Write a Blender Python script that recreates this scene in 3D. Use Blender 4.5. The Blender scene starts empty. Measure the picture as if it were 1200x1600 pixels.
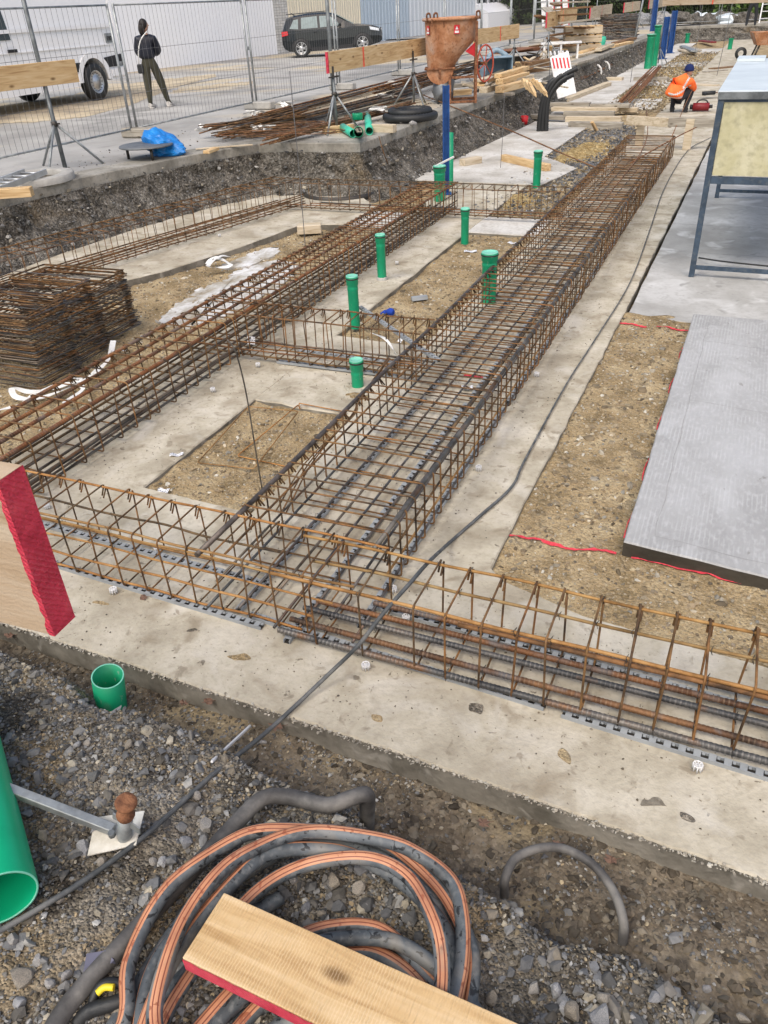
import bpy, bmesh, math, random
import numpy as np
from mathutils import Vector, Matrix, noise
random.seed(7); np.random.seed(7)
sc = bpy.context.scene
R = math.radians
# ------------------------------------------------------------------ camera
F = 1215.0; CH = 2.3
_a = 100.0; _b = (-F*F-628*_a)/828
_n = np.array([_a, _b, -F]); UP = -_n/np.linalg.norm(_n)
_y = np.array([628., 828., -F]); _y /= np.linalg.norm(_y); _y = _y-UP*(_y@UP); _y /= np.linalg.norm(_y)
_x = np.cross(_y, UP); RM = np.array([_x, _y, UP])
cam = bpy.data.cameras.new('camera'); co = bpy.data.objects.new('camera', cam); sc.collection.objects.link(co)
m4 = Matrix([list(RM[0])+[0], list(RM[1])+[0], list(RM[2])+[CH], [0, 0, 0, 1]]); co.matrix_world = m4
cam.sensor_fit = 'VERTICAL'; cam.sensor_height = 32.0; cam.lens = 32.0*F/1600; cam.clip_start = .05; cam.clip_end = 600
sc.camera = co
# ------------------------------------------------------------------ world, sun, exposure
w = bpy.data.worlds.new('World'); sc.world = w; w.use_nodes = True
nt = w.node_tree; bg = nt.nodes['Background']
sky = nt.nodes.new('ShaderNodeTexSky'); sky.sky_type = 'NISHITA'; sky.sun_disc = False
sky.sun_elevation = R(52); sky.sun_rotation = R(150); sky.dust_density = 4; sky.air_density = 1.0; sky.ozone_density = .3
nt.links.new(sky.outputs[0], bg.inputs[0]); bg.inputs[1].default_value = .12
sl = bpy.data.lights.new('sun', 'SUN'); sl.energy = 1.5; sl.angle = R(24); sl.color = (1, .95, .86)
so = bpy.data.objects.new('sun', sl); sc.collection.objects.link(so)
so.rotation_euler = (R(38), 0, R(150-180)); so.location = (0, 0, 20)
sc.view_settings.view_transform = 'Standard'; sc.view_settings.look = 'None'
sc.view_settings.gamma = 1; sc.view_settings.use_curve_mapping = False; sc.view_settings.exposure = .66

# ------------------------------------------------------------------ helpers
def at(px, py, z=0.0):
    d = RM @ np.array([px-600, 800-py, -F]); t = (z-CH)/d[2]
    return Vector((d[0]*t, d[1]*t, z))
def proj(p):
    c = RM.T @ (np.array(p, float)-[0, 0, CH]); return 600+F*c[0]/-c[2], 800-F*c[1]/-c[2]
COL = sc.collection
def tag(o, label=None, cat=None, group=None, kind=None):
    if label: o['label'] = label
    if cat: o['category'] = cat
    if group: o['group'] = group
    if kind: o['kind'] = kind
    return o
def empty(name, loc, rz=0, label=None, cat=None, group=None):
    o = bpy.data.objects.new(name, None); COL.objects.link(o); o.location = loc; o.rotation_euler = (0, 0, rz)
    o.empty_display_size = .1
    return tag(o, label, cat, group)
class MB:
    def __init__(s): s.v = []; s.f = []; s.m = []; s.sm = []
    def add(s, vs, fs, mi=0, smooth=False):
        b = len(s.v); s.v += [tuple(v) for v in vs]
        for k, f in enumerate(fs):
            s.f.append(tuple(i+b for i in f)); s.m.append(mi[k] if isinstance(mi, (list, tuple)) else mi); s.sm.append(smooth)
        return s
    def box(s, c, d, M=None, mi=0, ch=0.0):
        x, y, z = d[0]/2, d[1]/2, d[2]/2
        if ch:
            bm = bmesh.new(); bmesh.ops.create_cube(bm, size=1)
            for v in bm.verts: v.co = Vector((v.co.x*d[0], v.co.y*d[1], v.co.z*d[2]))
            bmesh.ops.bevel(bm, geom=bm.edges[:], offset=ch, segments=1, affect='EDGES')
            vs = [v.co.copy() for v in bm.verts]; bm.verts.index_update(); fs = [[v.index for v in f.verts] for f in bm.faces]; bm.free()
        else:
            vs = [Vector((a, b, e)) for a in (-x, x) for b in (-y, y) for e in (-z, z)]
            fs = [(0, 1, 3, 2), (4, 6, 7, 5), (0, 4, 5, 1), (2, 3, 7, 6), (0, 2, 6, 4), (1, 5, 7, 3)]
        if M is not None: vs = [M @ v for v in vs]
        vs = [v+Vector(c) for v in vs]
        return s.add(vs, fs, mi)
    def beam(s, A, B, w, h, mi=0, ch=0.0, up=Vector((0, 0, 1)), roll=0):
        A = Vector(A); B = Vector(B); d = B-A; L = d.length; d.normalize()
        if abs(d.dot(up)) > .98: up = Vector((0, 1, 0))
        sd = d.cross(up).normalized(); u = sd.cross(d)
        M = Matrix((d, sd, u)).transposed() @ Matrix.Rotation(roll, 3, 'X')
        return s.box((A+B)/2, (L, w, h), M, mi, ch)
    def tube(s, pts, r, n=6, mi=0, closed=False, caps=True, smooth=True, twist=None, mf=None):
        pts = [Vector(p) for p in pts]; N = len(pts); rr = r if isinstance(r, (list, tuple)) else [r]*N
        T = []
        for i in range(N):
            a = pts[(i-1) % N] if (closed or i > 0) else pts[i]; b = pts[(i+1) % N] if (closed or i < N-1) else pts[i]
            t = b-a; T.append(t.normalized() if t.length > 1e-9 else Vector((0, 0, 1)))
        u = T[0].orthogonal().normalized() if abs(T[0].z) > .9 else Vector((0, 0, 1)).cross(T[0]).normalized()
        vs = []
        for i in range(N):
            u = (u-T[i]*u.dot(T[i])).normalized(); v = T[i].cross(u); tw = twist(i/(N-1)) if twist else 0
            for k in range(n):
                a = 2*math.pi*k/n+tw; vs.append(pts[i]+(u*math.cos(a)+v*math.sin(a))*rr[i])
        fs = []; ms = []
        for i in range(N if closed else N-1):
            j = (i+1) % N
            for k in range(n):
                l = (k+1) % n; fs.append((i*n+k, i*n+l, j*n+l, j*n+k)); ms.append(mf(k) if mf else mi)
        s.add(vs, fs, ms, smooth)
        if caps and not closed:
            b = len(s.v)-len(vs); s.f.append(tuple(b+k for k in range(n))[::-1]); s.m.append(mi); s.sm.append(False)
            s.f.append(tuple(b+(N-1)*n+k for k in range(n))); s.m.append(mi); s.sm.append(False)
        return s
    def cyl(s, A, B, r, n=12, mi=0, r2=None, caps=True, smooth=True):
        return s.tube([A, B], [r, r if r2 is None else r2], n, mi, caps=caps, smooth=smooth)
    def lathe(s, prof, n=20, mi=0, c=(0, 0, 0), M=None, smooth=True):
        vs = []
        for (r, z) in prof:
            for k in range(n):
                a = 2*math.pi*k/n; p = Vector((r*math.cos(a), r*math.sin(a), z)); vs.append((M @ p if M is not None else p)+Vector(c))
        fs = [(i*n+k, i*n+(k+1) % n, (i+1)*n+(k+1) % n, (i+1)*n+k) for i in range(len(prof)-1) for k in range(n)]
        return s.add(vs, fs, mi, smooth)
    def prism(s, poly, z0, z1, mi=0):     # poly: list of (x,y)
        n = len(poly); vs = [(x, y, z0) for x, y in poly]+[(x, y, z1) for x, y in poly]
        return s.add(vs, [tuple(range(n))[::-1], tuple(range(n, 2*n))]+[(i, (i+1) % n, n+(i+1) % n, n+i) for i in range(n)], mi)
    def extr(s, prof, A, B, up=Vector((0, 0, 1)), mi=0, smooth=False):   # profile (side,up) along A-B
        A = Vector(A); B = Vector(B); d = (B-A).normalized(); sd = d.cross(up).normalized(); n = len(prof)
        vs = [A+sd*a+up*b for a, b in prof]+[B+sd*a+up*b for a, b in prof]
        return s.add(vs, [tuple(range(n)), tuple(range(n, 2*n))[::-1]]+[(i, n+i, n+(i+1) % n, (i+1) % n) for i in range(n)], mi, smooth)
    def mesh(s, name, mats):
        me = bpy.data.meshes.new(name); me.from_pydata(s.v, [], s.f)
        for m in (mats if isinstance(mats, (list, tuple)) else [mats]): me.materials.append(m)
        me.polygons.foreach_set('material_index', s.m); me.polygons.foreach_set('use_smooth', s.sm)
        bm = bmesh.new(); bm.from_mesh(me); bmesh.ops.recalc_face_normals(bm, faces=bm.faces); bm.to_mesh(me); bm.free()
        return me
    def build(s, name, mats, parent=None, loc=None, **k):
        o = bpy.data.objects.new(name, s.mesh(name, mats)); COL.objects.link(o)
        if parent is not None: o.parent = parent
        if loc is not None: o.location = loc
        return tag(o, **k)
    def top(s, name, mats, label, cat, group=None, base=None):
        """a one-mesh thing: origin moved to its base"""
        if base is None:
            a = np.array(s.v); base = Vector((a[:, 0].mean(), a[:, 1].mean(), a[:, 2].min()))
        base = Vector(base); s.v = [tuple(Vector(v)-base) for v in s.v]
        return s.build(name, mats, loc=base, label=label, cat=cat, group=group)
def inst(me, name, parent, loc=(0, 0, 0), rot=(0, 0, 0), scale=(1, 1, 1)):
    o = bpy.data.objects.new(name, me); COL.objects.link(o)
    if parent is not None: o.parent = parent
    o.location = loc; o.rotation_euler = rot; o.scale = scale; return o
def copy_tree(o, parent=None):
    kids = [c for c in sc.objects if c.parent == o] if parent is None and False else list(o.children)
    c = o.copy(); COL.objects.link(c); c.parent = parent
    for ch in kids: copy_tree(ch, c)
    return c
def crom(P, k=8, closed=False):
    P = [Vector(p) for p in P]; out = []; n = len(P)
    rng = range(n) if closed else range(n-1)
    for i in rng:
        p0 = P[(i-1) % n] if closed or i else P[0]*2-P[1]; p1 = P[i]; p2 = P[(i+1) % n]
        p3 = P[(i+2) % n] if closed or i+2 < n else P[-1]*2-P[-2]
        for j in range(k):
            t = j/k; out.append(.5*((2*p1)+(p2-p0)*t+(2*p0-5*p1+4*p2-p3)*t*t+(3*p1-p0-3*p2+p3)*t**3))
    if not closed: out.append(P[-1])
    return out
def S(t): t = max(0., min(1., t)); return t*t*(3-2*t)
U = random.uniform

# ------------------------------------------------------------------ materials
def mat(name, cols, scale=5, rough=.8, bump=.2, bscale=40, metal=0, stops=None, objrand=0, detail=6, spec=.4, stretch=(1, 1, 1), fine=None, spots=None, coords='Object', attr=None, bdist=.01, spotlo=.62):
    m = bpy.data.materials.new(name); m.use_nodes = True; n = m.node_tree.nodes; L = m.node_tree.links
    b = n['Principled BSDF']; b.inputs['Roughness'].default_value = rough; b.inputs['Metallic'].default_value = metal
    b.inputs['Specular IOR Level'].default_value = spec
    tc = n.new('ShaderNodeTexCoord'); mp = n.new('ShaderNodeMapping'); L.new(tc.outputs[coords], mp.inputs[0]); mp.inputs['Scale'].default_value = stretch
    if objrand:
        oi = n.new('ShaderNodeObjectInfo'); ad = n.new('ShaderNodeVectorMath'); ad.operation = 'ADD'
        cx = n.new('ShaderNodeCombineXYZ'); mu = n.new('ShaderNodeMath'); mu.operation = 'MULTIPLY'; mu.inputs[1].default_value = 37
        L.new(oi.outputs['Random'], mu.inputs[0]); L.new(mu.outputs[0], cx.inputs[0]); L.new(mu.outputs[0], cx.inputs[1])
        L.new(mp.outputs[0], ad.inputs[0]); L.new(cx.outputs[0], ad.inputs[1]); vec = ad.outputs[0]
    else: vec = mp.outputs[0]
    no = n.new('ShaderNodeTexNoise'); no.inputs['Scale'].default_value = scale; no.inputs['Detail'].default_value = detail; no.inputs['Roughness'].default_value = .62
    L.new(vec, no.inputs['Vector'])
    rp = n.new('ShaderNodeValToRGB'); L.new(no.outputs['Fac'], rp.inputs[0]); k = len(cols)
    st = stops or [.36+.28*i/(k-1) if k > 1 else .5 for i in range(k)]
    while len(rp.color_ramp.elements) < k: rp.color_ramp.elements.new(.5)
    for e, c, p in zip(rp.color_ramp.elements, cols, st): e.position = p; e.color = (*c, 1)
    out = rp.outputs[0]
    def mix(a, bcol, fac, typ='MIX'):
        x = n.new('ShaderNodeMix'); x.data_type = 'RGBA'; x.blend_type = typ
        if isinstance(fac, float): x.inputs[0].default_value = fac
        else: L.new(fac, x.inputs[0])
        L.new(a, x.inputs[6])
        if isinstance(bcol, tuple): x.inputs[7].default_value = (*bcol, 1)
        else: L.new(bcol, x.inputs[7])
        return x.outputs[2]
    def rampf(src, lo, hi, a=0., bb=1.):
        q = n.new('ShaderNodeMapRange'); q.inputs[1].default_value = lo; q.inputs[2].default_value = hi; q.inputs[3].default_value = a; q.inputs[4].default_value = bb
        L.new(src, q.inputs[0]); return q.outputs[0]
    def nz(s, d=4, dist=0):
        q = n.new('ShaderNodeTexNoise'); q.inputs['Scale'].default_value = s; q.inputs['Detail'].default_value = d; q.inputs['Distortion'].default_value = dist; L.new(vec, q.inputs['Vector']); return q.outputs['Fac']
    if fine:            # fine = (scale, colour, amount)
        out = mix(out, fine[1], rampf(nz(fine[0], 8), .5, .72, 0, fine[2]))
    if spots:           # list of (scale, colour, lo, hi, amount)
        for (s_, c_, lo, hi, am) in spots: out = mix(out, c_, rampf(nz(s_, 5, .6), lo, hi, 0, am))
    if objrand and objrand is not True and isinstance(objrand, tuple):
        rp2 = n.new('ShaderNodeValToRGB'); L.new(oi.outputs['Random'], rp2.inputs[0])
        els = rp2.color_ramp.elements
        while len(els) < len(objrand): els.new(.5)
        for i, (e, c) in enumerate(zip(els, objrand)): e.position = i/(len(objrand)-1); e.color = (*c, 1)
        out = mix(out, rp2.outputs[0], 1.0, 'MULTIPLY')
    if attr:
        at_ = n.new('ShaderNodeAttribute'); at_.attribute_name = attr; out = mix(out, at_.outputs['Color'], 1.0, 'MULTIPLY')
    L.new(out, b.inputs['Base Color'])
    if bump:
        bn = n.new('ShaderNodeBump'); bn.inputs['Strength'].default_value = bump; bn.inputs['Distance'].default_value = bdist
        L.new(nz(bscale, 8), bn.inputs['Height']); L.new(bn.outputs[0], b.inputs['Normal'])
    return m
def woodmat(name, c1, c2, c3, rough=.75, knots=True, saw=.25, axis=0):
    m = bpy.data.materials.new(name); m.use_nodes = True; n = m.node_tree.nodes; L = m.node_tree.links; b = n['Principled BSDF']
    b.inputs['Roughness'].default_value = rough; b.inputs['Specular IOR Level'].default_value = .25
    tc = n.new('ShaderNodeTexCoord'); oi = n.new('ShaderNodeObjectInfo'); mp = n.new('ShaderNodeMapping'); L.new(tc.outputs['Object'], mp.inputs[0])
    cx = n.new('ShaderNodeCombineXYZ'); mu = n.new('ShaderNodeMath'); mu.operation = 'MULTIPLY'; mu.inputs[1].default_value = 23
    L.new(oi.outputs['Random'], mu.inputs[0]); L.new(mu.outputs[0], cx.inputs[0]); L.new(mu.outputs[0], cx.inputs[2]); L.new(cx.outputs[0], mp.inputs['Location'])
    sc_ = [9, 9, 9]; sc_[axis] = .9; mp.inputs['Scale'].default_value = sc_
    a = n.new('ShaderNodeTexNoise'); a.inputs['Scale'].default_value = 2.2; a.inputs['Detail'].default_value = 6; a.inputs['Distortion'].default_value = 1.4; L.new(mp.outputs[0], a.inputs[0])
    r = n.new('ShaderNodeValToRGB'); e = r.color_ramp.elements; e[0].position = .3; e[0].color = (*c1, 1); e[1].position = .7; e[1].color = (*c3, 1); q = e.new(.5); q.color = (*c2, 1); L.new(a.outputs['Fac'], r.inputs[0])
    out = r.outputs[0]
    if knots:
        vo = n.new('ShaderNodeTexVoronoi'); mp2 = n.new('ShaderNodeMapping'); s2 = [9, 9, 9]; s2[axis] = 4.; mp2.inputs['Scale'].default_value = s2
        L.new(tc.outputs['Object'], mp2.inputs[0]); L.new(cx.outputs[0], mp2.inputs['Location']); L.new(mp2.outputs[0], vo.inputs[0]); vo.inputs['Scale'].default_value = .8
        mr = n.new('ShaderNodeMapRange'); mr.inputs[1].default_value = .06; mr.inputs[2].default_value = .16; mr.inputs[3].default_value = .85; mr.inputs[4].default_value = 0; L.new(vo.outputs['Distance'], mr.inputs[0])
        x = n.new('ShaderNodeMix'); x.data_type = 'RGBA'; L.new(mr.outputs[0], x.inputs[0]); L.new(out, x.inputs[6]); x.inputs[7].default_value = (c1[0]*.35, c1[1]*.3, c1[2]*.25, 1); out = x.outputs[2]
    L.new(out, b.inputs['Base Color'])
    wv = n.new('ShaderNodeTexNoise'); wv.inputs['Scale'].default_value = 5; wv.inputs['Detail'].default_value = 8
    mp3 = n.new('ShaderNodeMapping'); s3 = [3, 3, 3]; s3[axis] = 30; mp3.inputs['Scale'].default_value = s3; L.new(tc.outputs['Object'], mp3.inputs[0]); L.new(mp3.outputs[0], wv.inputs[0])
    bn = n.new('ShaderNodeBump'); bn.inputs['Strength'].default_value = saw; bn.inputs['Distance'].default_value = .004; L.new(wv.outputs['Fac'], bn.inputs['Height']); L.new(bn.outputs[0], b.inputs['Normal'])
    return m
def flat(name, c, rough=.5, metal=0, bump=0, bscale=60, var=.2, **k):
    d = tuple(x*(1-var) for x in c); return mat(name, [d, c, tuple(min(1, x*(1+var*.6)) for x in c)], scale=6, rough=rough, metal=metal, bump=bump, bscale=bscale, **k)
M = {}
M['concrete'] = mat('concrete_blinding', [(.335, .298, .228), (.455, .412, .325), (.555, .512, .425)], scale=2.6, rough=.92, bump=.4, bscale=60, coords='Object', detail=10,
                    fine=(34, (.27, .235, .185), .4), spots=[(5.5, (.25, .205, .145), .55, .7, .7), (26, (.12, .1, .075), .67, .715, .8), (3.1, (.62, .59, .53), .55, .7, .55), (1.1, (.3, .255, .19), .54, .68, .5), (13, (.2, .165, .12), .62, .7, .6)], spec=.15)
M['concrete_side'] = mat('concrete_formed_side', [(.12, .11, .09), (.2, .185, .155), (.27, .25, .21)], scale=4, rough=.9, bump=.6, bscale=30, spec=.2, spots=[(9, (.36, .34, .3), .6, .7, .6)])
M['slab_new'] = mat('concrete_new_slab', [(.29, .29, .285), (.36, .36, .357), (.43, .435, .44)], scale=1.3, rough=.62, bump=.35, bscale=70, spec=.35, stretch=(1, .5, 1), detail=9,
                    fine=(38, (.5, .5, .505), .5), spots=[(3, (.5, .505, .51), .55, .68, .5), (14, (.2, .19, .17), .66, .72, .7)])
M['slab_old'] = mat('concrete_light_slab', [(.28, .27, .25), (.38, .372, .352), (.5, .495, .48)], scale=.9, rough=.6, bump=.3, bscale=50, spec=.35, stretch=(1, 1, 1), detail=9,
                    fine=(22, (.3, .29, .27), .5), spots=[(3.4, (.62, .62, .61), .56, .68, .6), (7, (.24, .235, .22), .62, .72, .7)])
M['slab_edge'] = mat('slab_edge_dark', [(.035, .03, .022), (.06, .052, .04)], scale=6, rough=.7, bump=.4, bscale=40)  # near-black tone for the sides of the raised slab
M['soil'] = mat('tan_soil', [(.19, .138, .072), (.32, .238, .132), (.42, .335, .205)], scale=3.5, rough=.95, bump=1., bscale=45, detail=12, spec=.15, bdist=.02,
                fine=(60, (.42, .35, .24), .6), spots=[(7, (.1, .08, .055), .6, .7, .55), (30, (.5, .44, .34), .66, .72, .6)])
M['ochre'] = mat('ochre_gravel', [(.25, .17, .07), (.4, .29, .13), (.5, .4, .22)], scale=12, rough=.95, bump=1., bscale=60, bdist=.03, spec=.15)
M['dark_soil'] = mat('dark_soil', [(.06, .051, .04), (.115, .1, .078), (.2, .175, .14)], scale=3.2, rough=.95, bump=1., bscale=40, detail=12, spec=.2, bdist=.02,
                     fine=(60, (.3, .27, .22), .6), spots=[(2.2, (.28, .215, .13), .54, .66, .7), (5, (.05, .042, .033), .6, .68, .75), (3.1, (.33, .3, .26), .6, .72, .5)])
M['wall_soil'] = mat('trench_wall_soil', [(.045, .04, .033), (.1, .09, .075), (.19, .175, .15)], scale=5, rough=.95, bump=1., bscale=22, detail=12, spec=.2, bdist=.04,
                     fine=(30, (.3, .285, .26), .7), spots=[(1.3, (.2, .15, .09), .6, .72, .5)])
M['grey_gravel'] = mat('dark_grey_gravel', [(.09, .09, .09), (.15, .152, .155), (.22, .225, .23)], scale=10, rough=.9, bump=.9, bscale=60, spec=.3, bdist=.02, fine=(50, (.32, .32, .32), .5))
M['asphalt'] = mat('street_asphalt', [(.25, .243, .23), (.34, .332, .315), (.43, .42, .4)], scale=.45, rough=.85, bump=.5, bscale=50, spec=.25, detail=12, bdist=.01,
                   fine=(30, (.36, .34, .3), .5), spots=[(.22, (.5, .42, .29), .53, .6, .8), (.5, (.17, .168, .16), .58, .66, .7)])
M['kerb'] = mat('kerb_concrete', [(.2, .19, .165), (.29, .275, .24), (.36, .345, .31)], scale=2, rough=.9, bump=.5, bscale=35, spec=.2, fine=(25, (.14, .13, .11), .5), spots=[(5, (.12, .11, .09), .6, .7, .5)])
M['stone'] = mat('stone', [(.7, .7, .7), (1, 1, 1)], scale=30, rough=.75, bump=.3, bscale=80, attr='tint', spec=.35)
M['stone1'] = mat('stone_single', [(.2, .2, .2), (.33, .33, .34), (.46, .45, .43)], scale=14, rough=.75, bump=.4, bscale=60, objrand=((.6, .62, .66), (1, 1, 1), (.8, .7, .55), (.75, .76, .8)), spec=.35)
RUST = ((.75, .8, .85), (1, .9, .75), (1.25, 1.0, .75), (.85, .85, .9), (1.1, .85, .65))
M['rebar'] = mat('rebar_rusty', [(.045, .033, .023), (.145, .09, .045), (.27, .165, .078)], scale=9, rough=.75, metal=.25, bump=.25, bscale=160, objrand=RUST, spec=.4, detail=8)
M['rebar_orange'] = mat('rebar_orange', [(.17, .095, .032), (.33, .19, .07), (.46, .30, .13)], scale=7, rough=.75, metal=.2, bump=.25, bscale=160, objrand=RUST)
M['rebar_red'] = mat('rebar_red_rust', [(.09, .045, .025), (.19, .1, .052), (.3, .17, .09)], scale=8, rough=.8, metal=.2, bump=.25, bscale=160, objrand=RUST)
M['rebar_grey'] = mat('rebar_grey_steel', [(.05, .047, .045), (.12, .12, .12), (.21, .2, .19)], scale=6, rough=.5, metal=.55, bump=.2, bscale=160, objrand=RUST, spots=[(4, (.16, .08, .035), .55, .66, .7)])
M['green'] = flat('green_pvc', (.006, .27, .13), rough=.42, spots=[(8, (.13, .26, .19), .56, .7, .5), (50, (.2, .3, .24), .64, .68, .6)], stretch=(1, 1, .4))
M['green_light'] = flat('green_pvc_cap', (.2, .56, .42), rough=.35)
M['rubber'] = flat('black_rubber', (.022, .023, .024), rough=.5, bump=.2)
M['hose'] = mat('grey_black_hose', [(.045, .052, .058), (.085, .097, .107), (.15, .165, .175)], scale=5, rough=.5, bump=.1, bscale=40, spec=.4, fine=(60, (.25, .25, .24), .4), spots=[(42, (.012, .013, .015), .6, .63, .9), (7, (.24, .22, .19), .56, .7, .6)])
M['hose_orange'] = mat('hose_orange_stripe', [(.36, .16, .09), (.5, .22, .115), (.6, .29, .16)], scale=5, rough=.5, bump=.05, spots=[(38, (.25, .06, .025), .6, .64, .7), (9, (.3, .24, .18), .58, .7, .6)])
M['hose_line'] = flat('hose_dark_line', (.2, .06, .035), rough=.5)
M['pipe_grey'] = mat('dirty_grey_pipe', [(.05, .047, .045), (.1, .095, .09), (.19, .18, .165)], scale=6, rough=.6, bump=.2, bscale=50, stretch=(1, 1, 1))
M['wood'] = woodmat('pine_board', (.42, .26, .12), (.6, .42, .22), (.68, .52, .31))
M['wood_pale'] = woodmat('pale_timber', (.38, .3, .2), (.52, .44, .32), (.62, .54, .42))
M['wood_grey'] = woodmat('weathered_timber', (.2, .175, .14), (.32, .29, .24), (.42, .39, .33))
M['wood_brown'] = woodmat('brown_timber', (.1, .055, .03), (.19, .11, .055), (.28, .17, .09))
M['wood_near'] = woodmat('near_board_face', (.36, .25, .15), (.47, .36, .25), (.53, .44, .33), saw=.5)
M['red_paint'] = mat('red_spray_paint', [(.42, .02, .045), (.55, .035, .07), (.62, .06, .09)], scale=14, rough=.7, bump=.5, bscale=40, stretch=(1, 1, 1))
M['orange_paint'] = flat('orange_spray_paint', (.85, .13, .07), rough=.7)
M['pink_mark'] = mat('red_ground_mark', [(.5, .03, .05), (.75, .08, .1)], scale=30, rough=.9, bump=.6)
M['galv'] = mat('galvanised_steel', [(.22, .235, .24), (.33, .35, .355), (.42, .44, .44)], scale=8, rough=.5, metal=.6, bump=.1, bscale=50, fine=(30, (.2, .2, .19), .5))
M['galv_dark'] = mat('dark_galvanised_steel', [(.11, .12, .125), (.17, .185, .19), (.24, .26, .265)], scale=8, rough=.55, metal=.5, bump=.1)
M['steel_dark'] = flat('dark_steel', (.06, .055, .05), rough=.5, metal=.5)
M['rustcoat'] = mat('rusty_painted_steel', [(.3, .12, .05), (.42, .2, .1), (.5, .29, .18)], scale=3.5, rough=.7, bump=.3, bscale=30, fine=(20, (.18, .07, .03), .7), spots=[(2, (.45, .36, .3), .52, .68, .7), (14, (.12, .05, .02), .64, .7, .8)])
M['rust'] = mat('brown_rust', [(.1, .04, .02), (.2, .085, .04), (.3, .14, .07)], scale=20, rough=.85, bump=.5, bscale=80)
M['grey_metal'] = flat('grey_worn_metal', (.16, .17, .18), rough=.5, metal=.4, bump=.2)
M['blue_steel'] = mat('blue_painted_steel', [(.008, .045, .17), (.016, .08, .28)], scale=8, rough=.4, bump=.1, spots=[(20, (.1, .12, .16), .66, .72, .6)])
M['frame_blue'] = mat('slate_blue_frame', [(.03, .048, .072), (.055, .085, .125)], scale=10, rough=.5, bump=.1, fine=(30, (.12, .13, .13), .5))
M['sheet'] = mat('pale_blue_sheet', [(.5, .56, .6), (.62, .68, .71)], scale=2, rough=.4, bump=.1, spots=[(9, (.3, .32, .32), .68, .73, .7)])
M['yellow_ply'] = mat('yellowed_panel', [(.36, .33, .19), (.48, .45, .28), (.56, .53, .37)], scale=2.2, rough=.75, bump=.3, bscale=25, fine=(16, (.3, .28, .18), .6), spots=[(6, (.2, .19, .14), .66, .73, .6)])
M['white'] = flat('white_plastic', (.72, .72, .72), rough=.5)
M['paper'] = mat('printed_label', [(.78, .79, .82), (.8, .8, .82)], scale=5, rough=.6, bump=0)
M['ink'] = flat('dark_ink', (.05, .06, .1), rough=.7)
M['zincplate'] = mat('cream_dusty_plate', [(.45, .42, .35), (.58, .55, .48), (.66, .64, .58)], scale=12, rough=.8, bump=.3, bscale=40, spots=[(22, (.25, .23, .2), .62, .7, .7)])
M['tarp'] = mat('blue_plastic_bag', [(.01, .14, .45), (.02, .24, .65)], scale=6, rough=.35, bump=.4, bscale=15, bdist=.02)
M['blue_cloth'] = flat('blue_cloth', (.01, .05, .35), rough=.8)
M['leaf'] = flat('dead_leaf', (.17, .1, .07), rough=.8)
M['purple'] = flat('grey_violet_rubber', (.11, .11, .16), rough=.6)
M['yellow'] = flat('yellow_plastic', (.75, .6, .03), rough=.45)
M['strap'] = mat('white_strap', [(.62, .61, .58), (.78, .78, .76)], scale=9, rough=.6, bump=.2, spots=[(14, (.4, .36, .3), .62, .7, .6)])
M['glass'] = flat('dark_glass', (.03, .04, .045), rough=.08, spec=.8)
M['glass_pale'] = flat('glass_painted_sky', (.2, .26, .26), rough=.1, spec=.8)  # pale base colour paints the sky's reflection into the car windows
M['van_white'] = flat('van_white_paint', (.86, .87, .88), rough=.3, spec=.5, var=.02)
M['car_dark'] = flat('dark_blue_black_paint', (.006, .01, .013), rough=.12, spec=.6, var=.02)
M['plastic_black'] = flat('black_trim', (.02, .021, .023), rough=.6)
M['chrome'] = flat('alloy_silver', (.55, .56, .57), rough=.3, metal=.8)
M['lamp_red'] = flat('red_lamp', (.5, .01, .015), rough=.2)
M['lamp_clear'] = flat('clear_lamp', (.7, .74, .78), rough=.1)
M['wall_white'] = mat('white_rendered_wall', [(.82, .84, .87), (.86, .88, .9)], scale=.6, rough=.8, bump=.05)
M['metal_blue'] = flat('pale_blue_corrugated', (.40, .49, .58), rough=.5, var=.04)
M['metal_cream'] = flat('cream_corrugated', (.68, .64, .52), rough=.5, var=.04)
M['brick_wall'] = flat('whitewashed_brick', (.6, .6, .58), rough=.9, bump=.3, objrand=((.8, .8, .8), (1, 1, 1), (.9, .88, .85)))
M['mortar'] = flat('mortar', (.3, .29, .27), rough=.95)
M['vest'] = mat('hi_vis_orange', [(.85, .13, .02), (1., .2, .04)], scale=8, rough=.7, bump=.4, bscale=12, bdist=.02)
M['reflect'] = flat('reflective_tape', (.55, .55, .53), rough=.4)
M['navy'] = flat('navy_knit', (.008, .018, .09), rough=.9, bump=.3)
M['dark_cloth'] = flat('dark_trousers', (.025, .027, .032), rough=.9, bump=.3, bscale=20)
M['puffer'] = flat('black_puffer', (.012, .014, .024), rough=.5, bump=.6, bscale=14)
M['olive'] = flat('olive_trousers', (.05, .048, .032), rough=.9)
M['skin'] = flat('skin', (.45, .26, .18), rough=.6)
M['hair'] = flat('dark_hair', (.015, .01, .008), rough=.6)
M['shoe'] = flat('pale_shoe', (.5, .48, .45), rough=.7)
M['hedge'] = mat('hedge_leaves', [(.012, .02, .006), (.03, .05, .014), (.07, .1, .03)], scale=2.5, rough=.8, bump=0, attr='tint')
M['bark'] = flat('bark', (.06, .045, .03), rough=.9)
M['cone_red'] = flat('signal_red', (.55, .02, .03), rough=.5)
M['concrete_pre'] = mat('precast_concrete', [(.3, .29, .27), (.42, .41, .38)], scale=6, rough=.9, bump=.4, bscale=40)
M['redtool'] = flat('red_tool', (.2, .015, .02), rough=.5)
M['wheel_red'] = flat('red_hand_wheel', (.5, .09, .05), rough=.5)
M['wire'] = flat('wire_grey', (.16, .16, .165), rough=.6, metal=.4)
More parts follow.
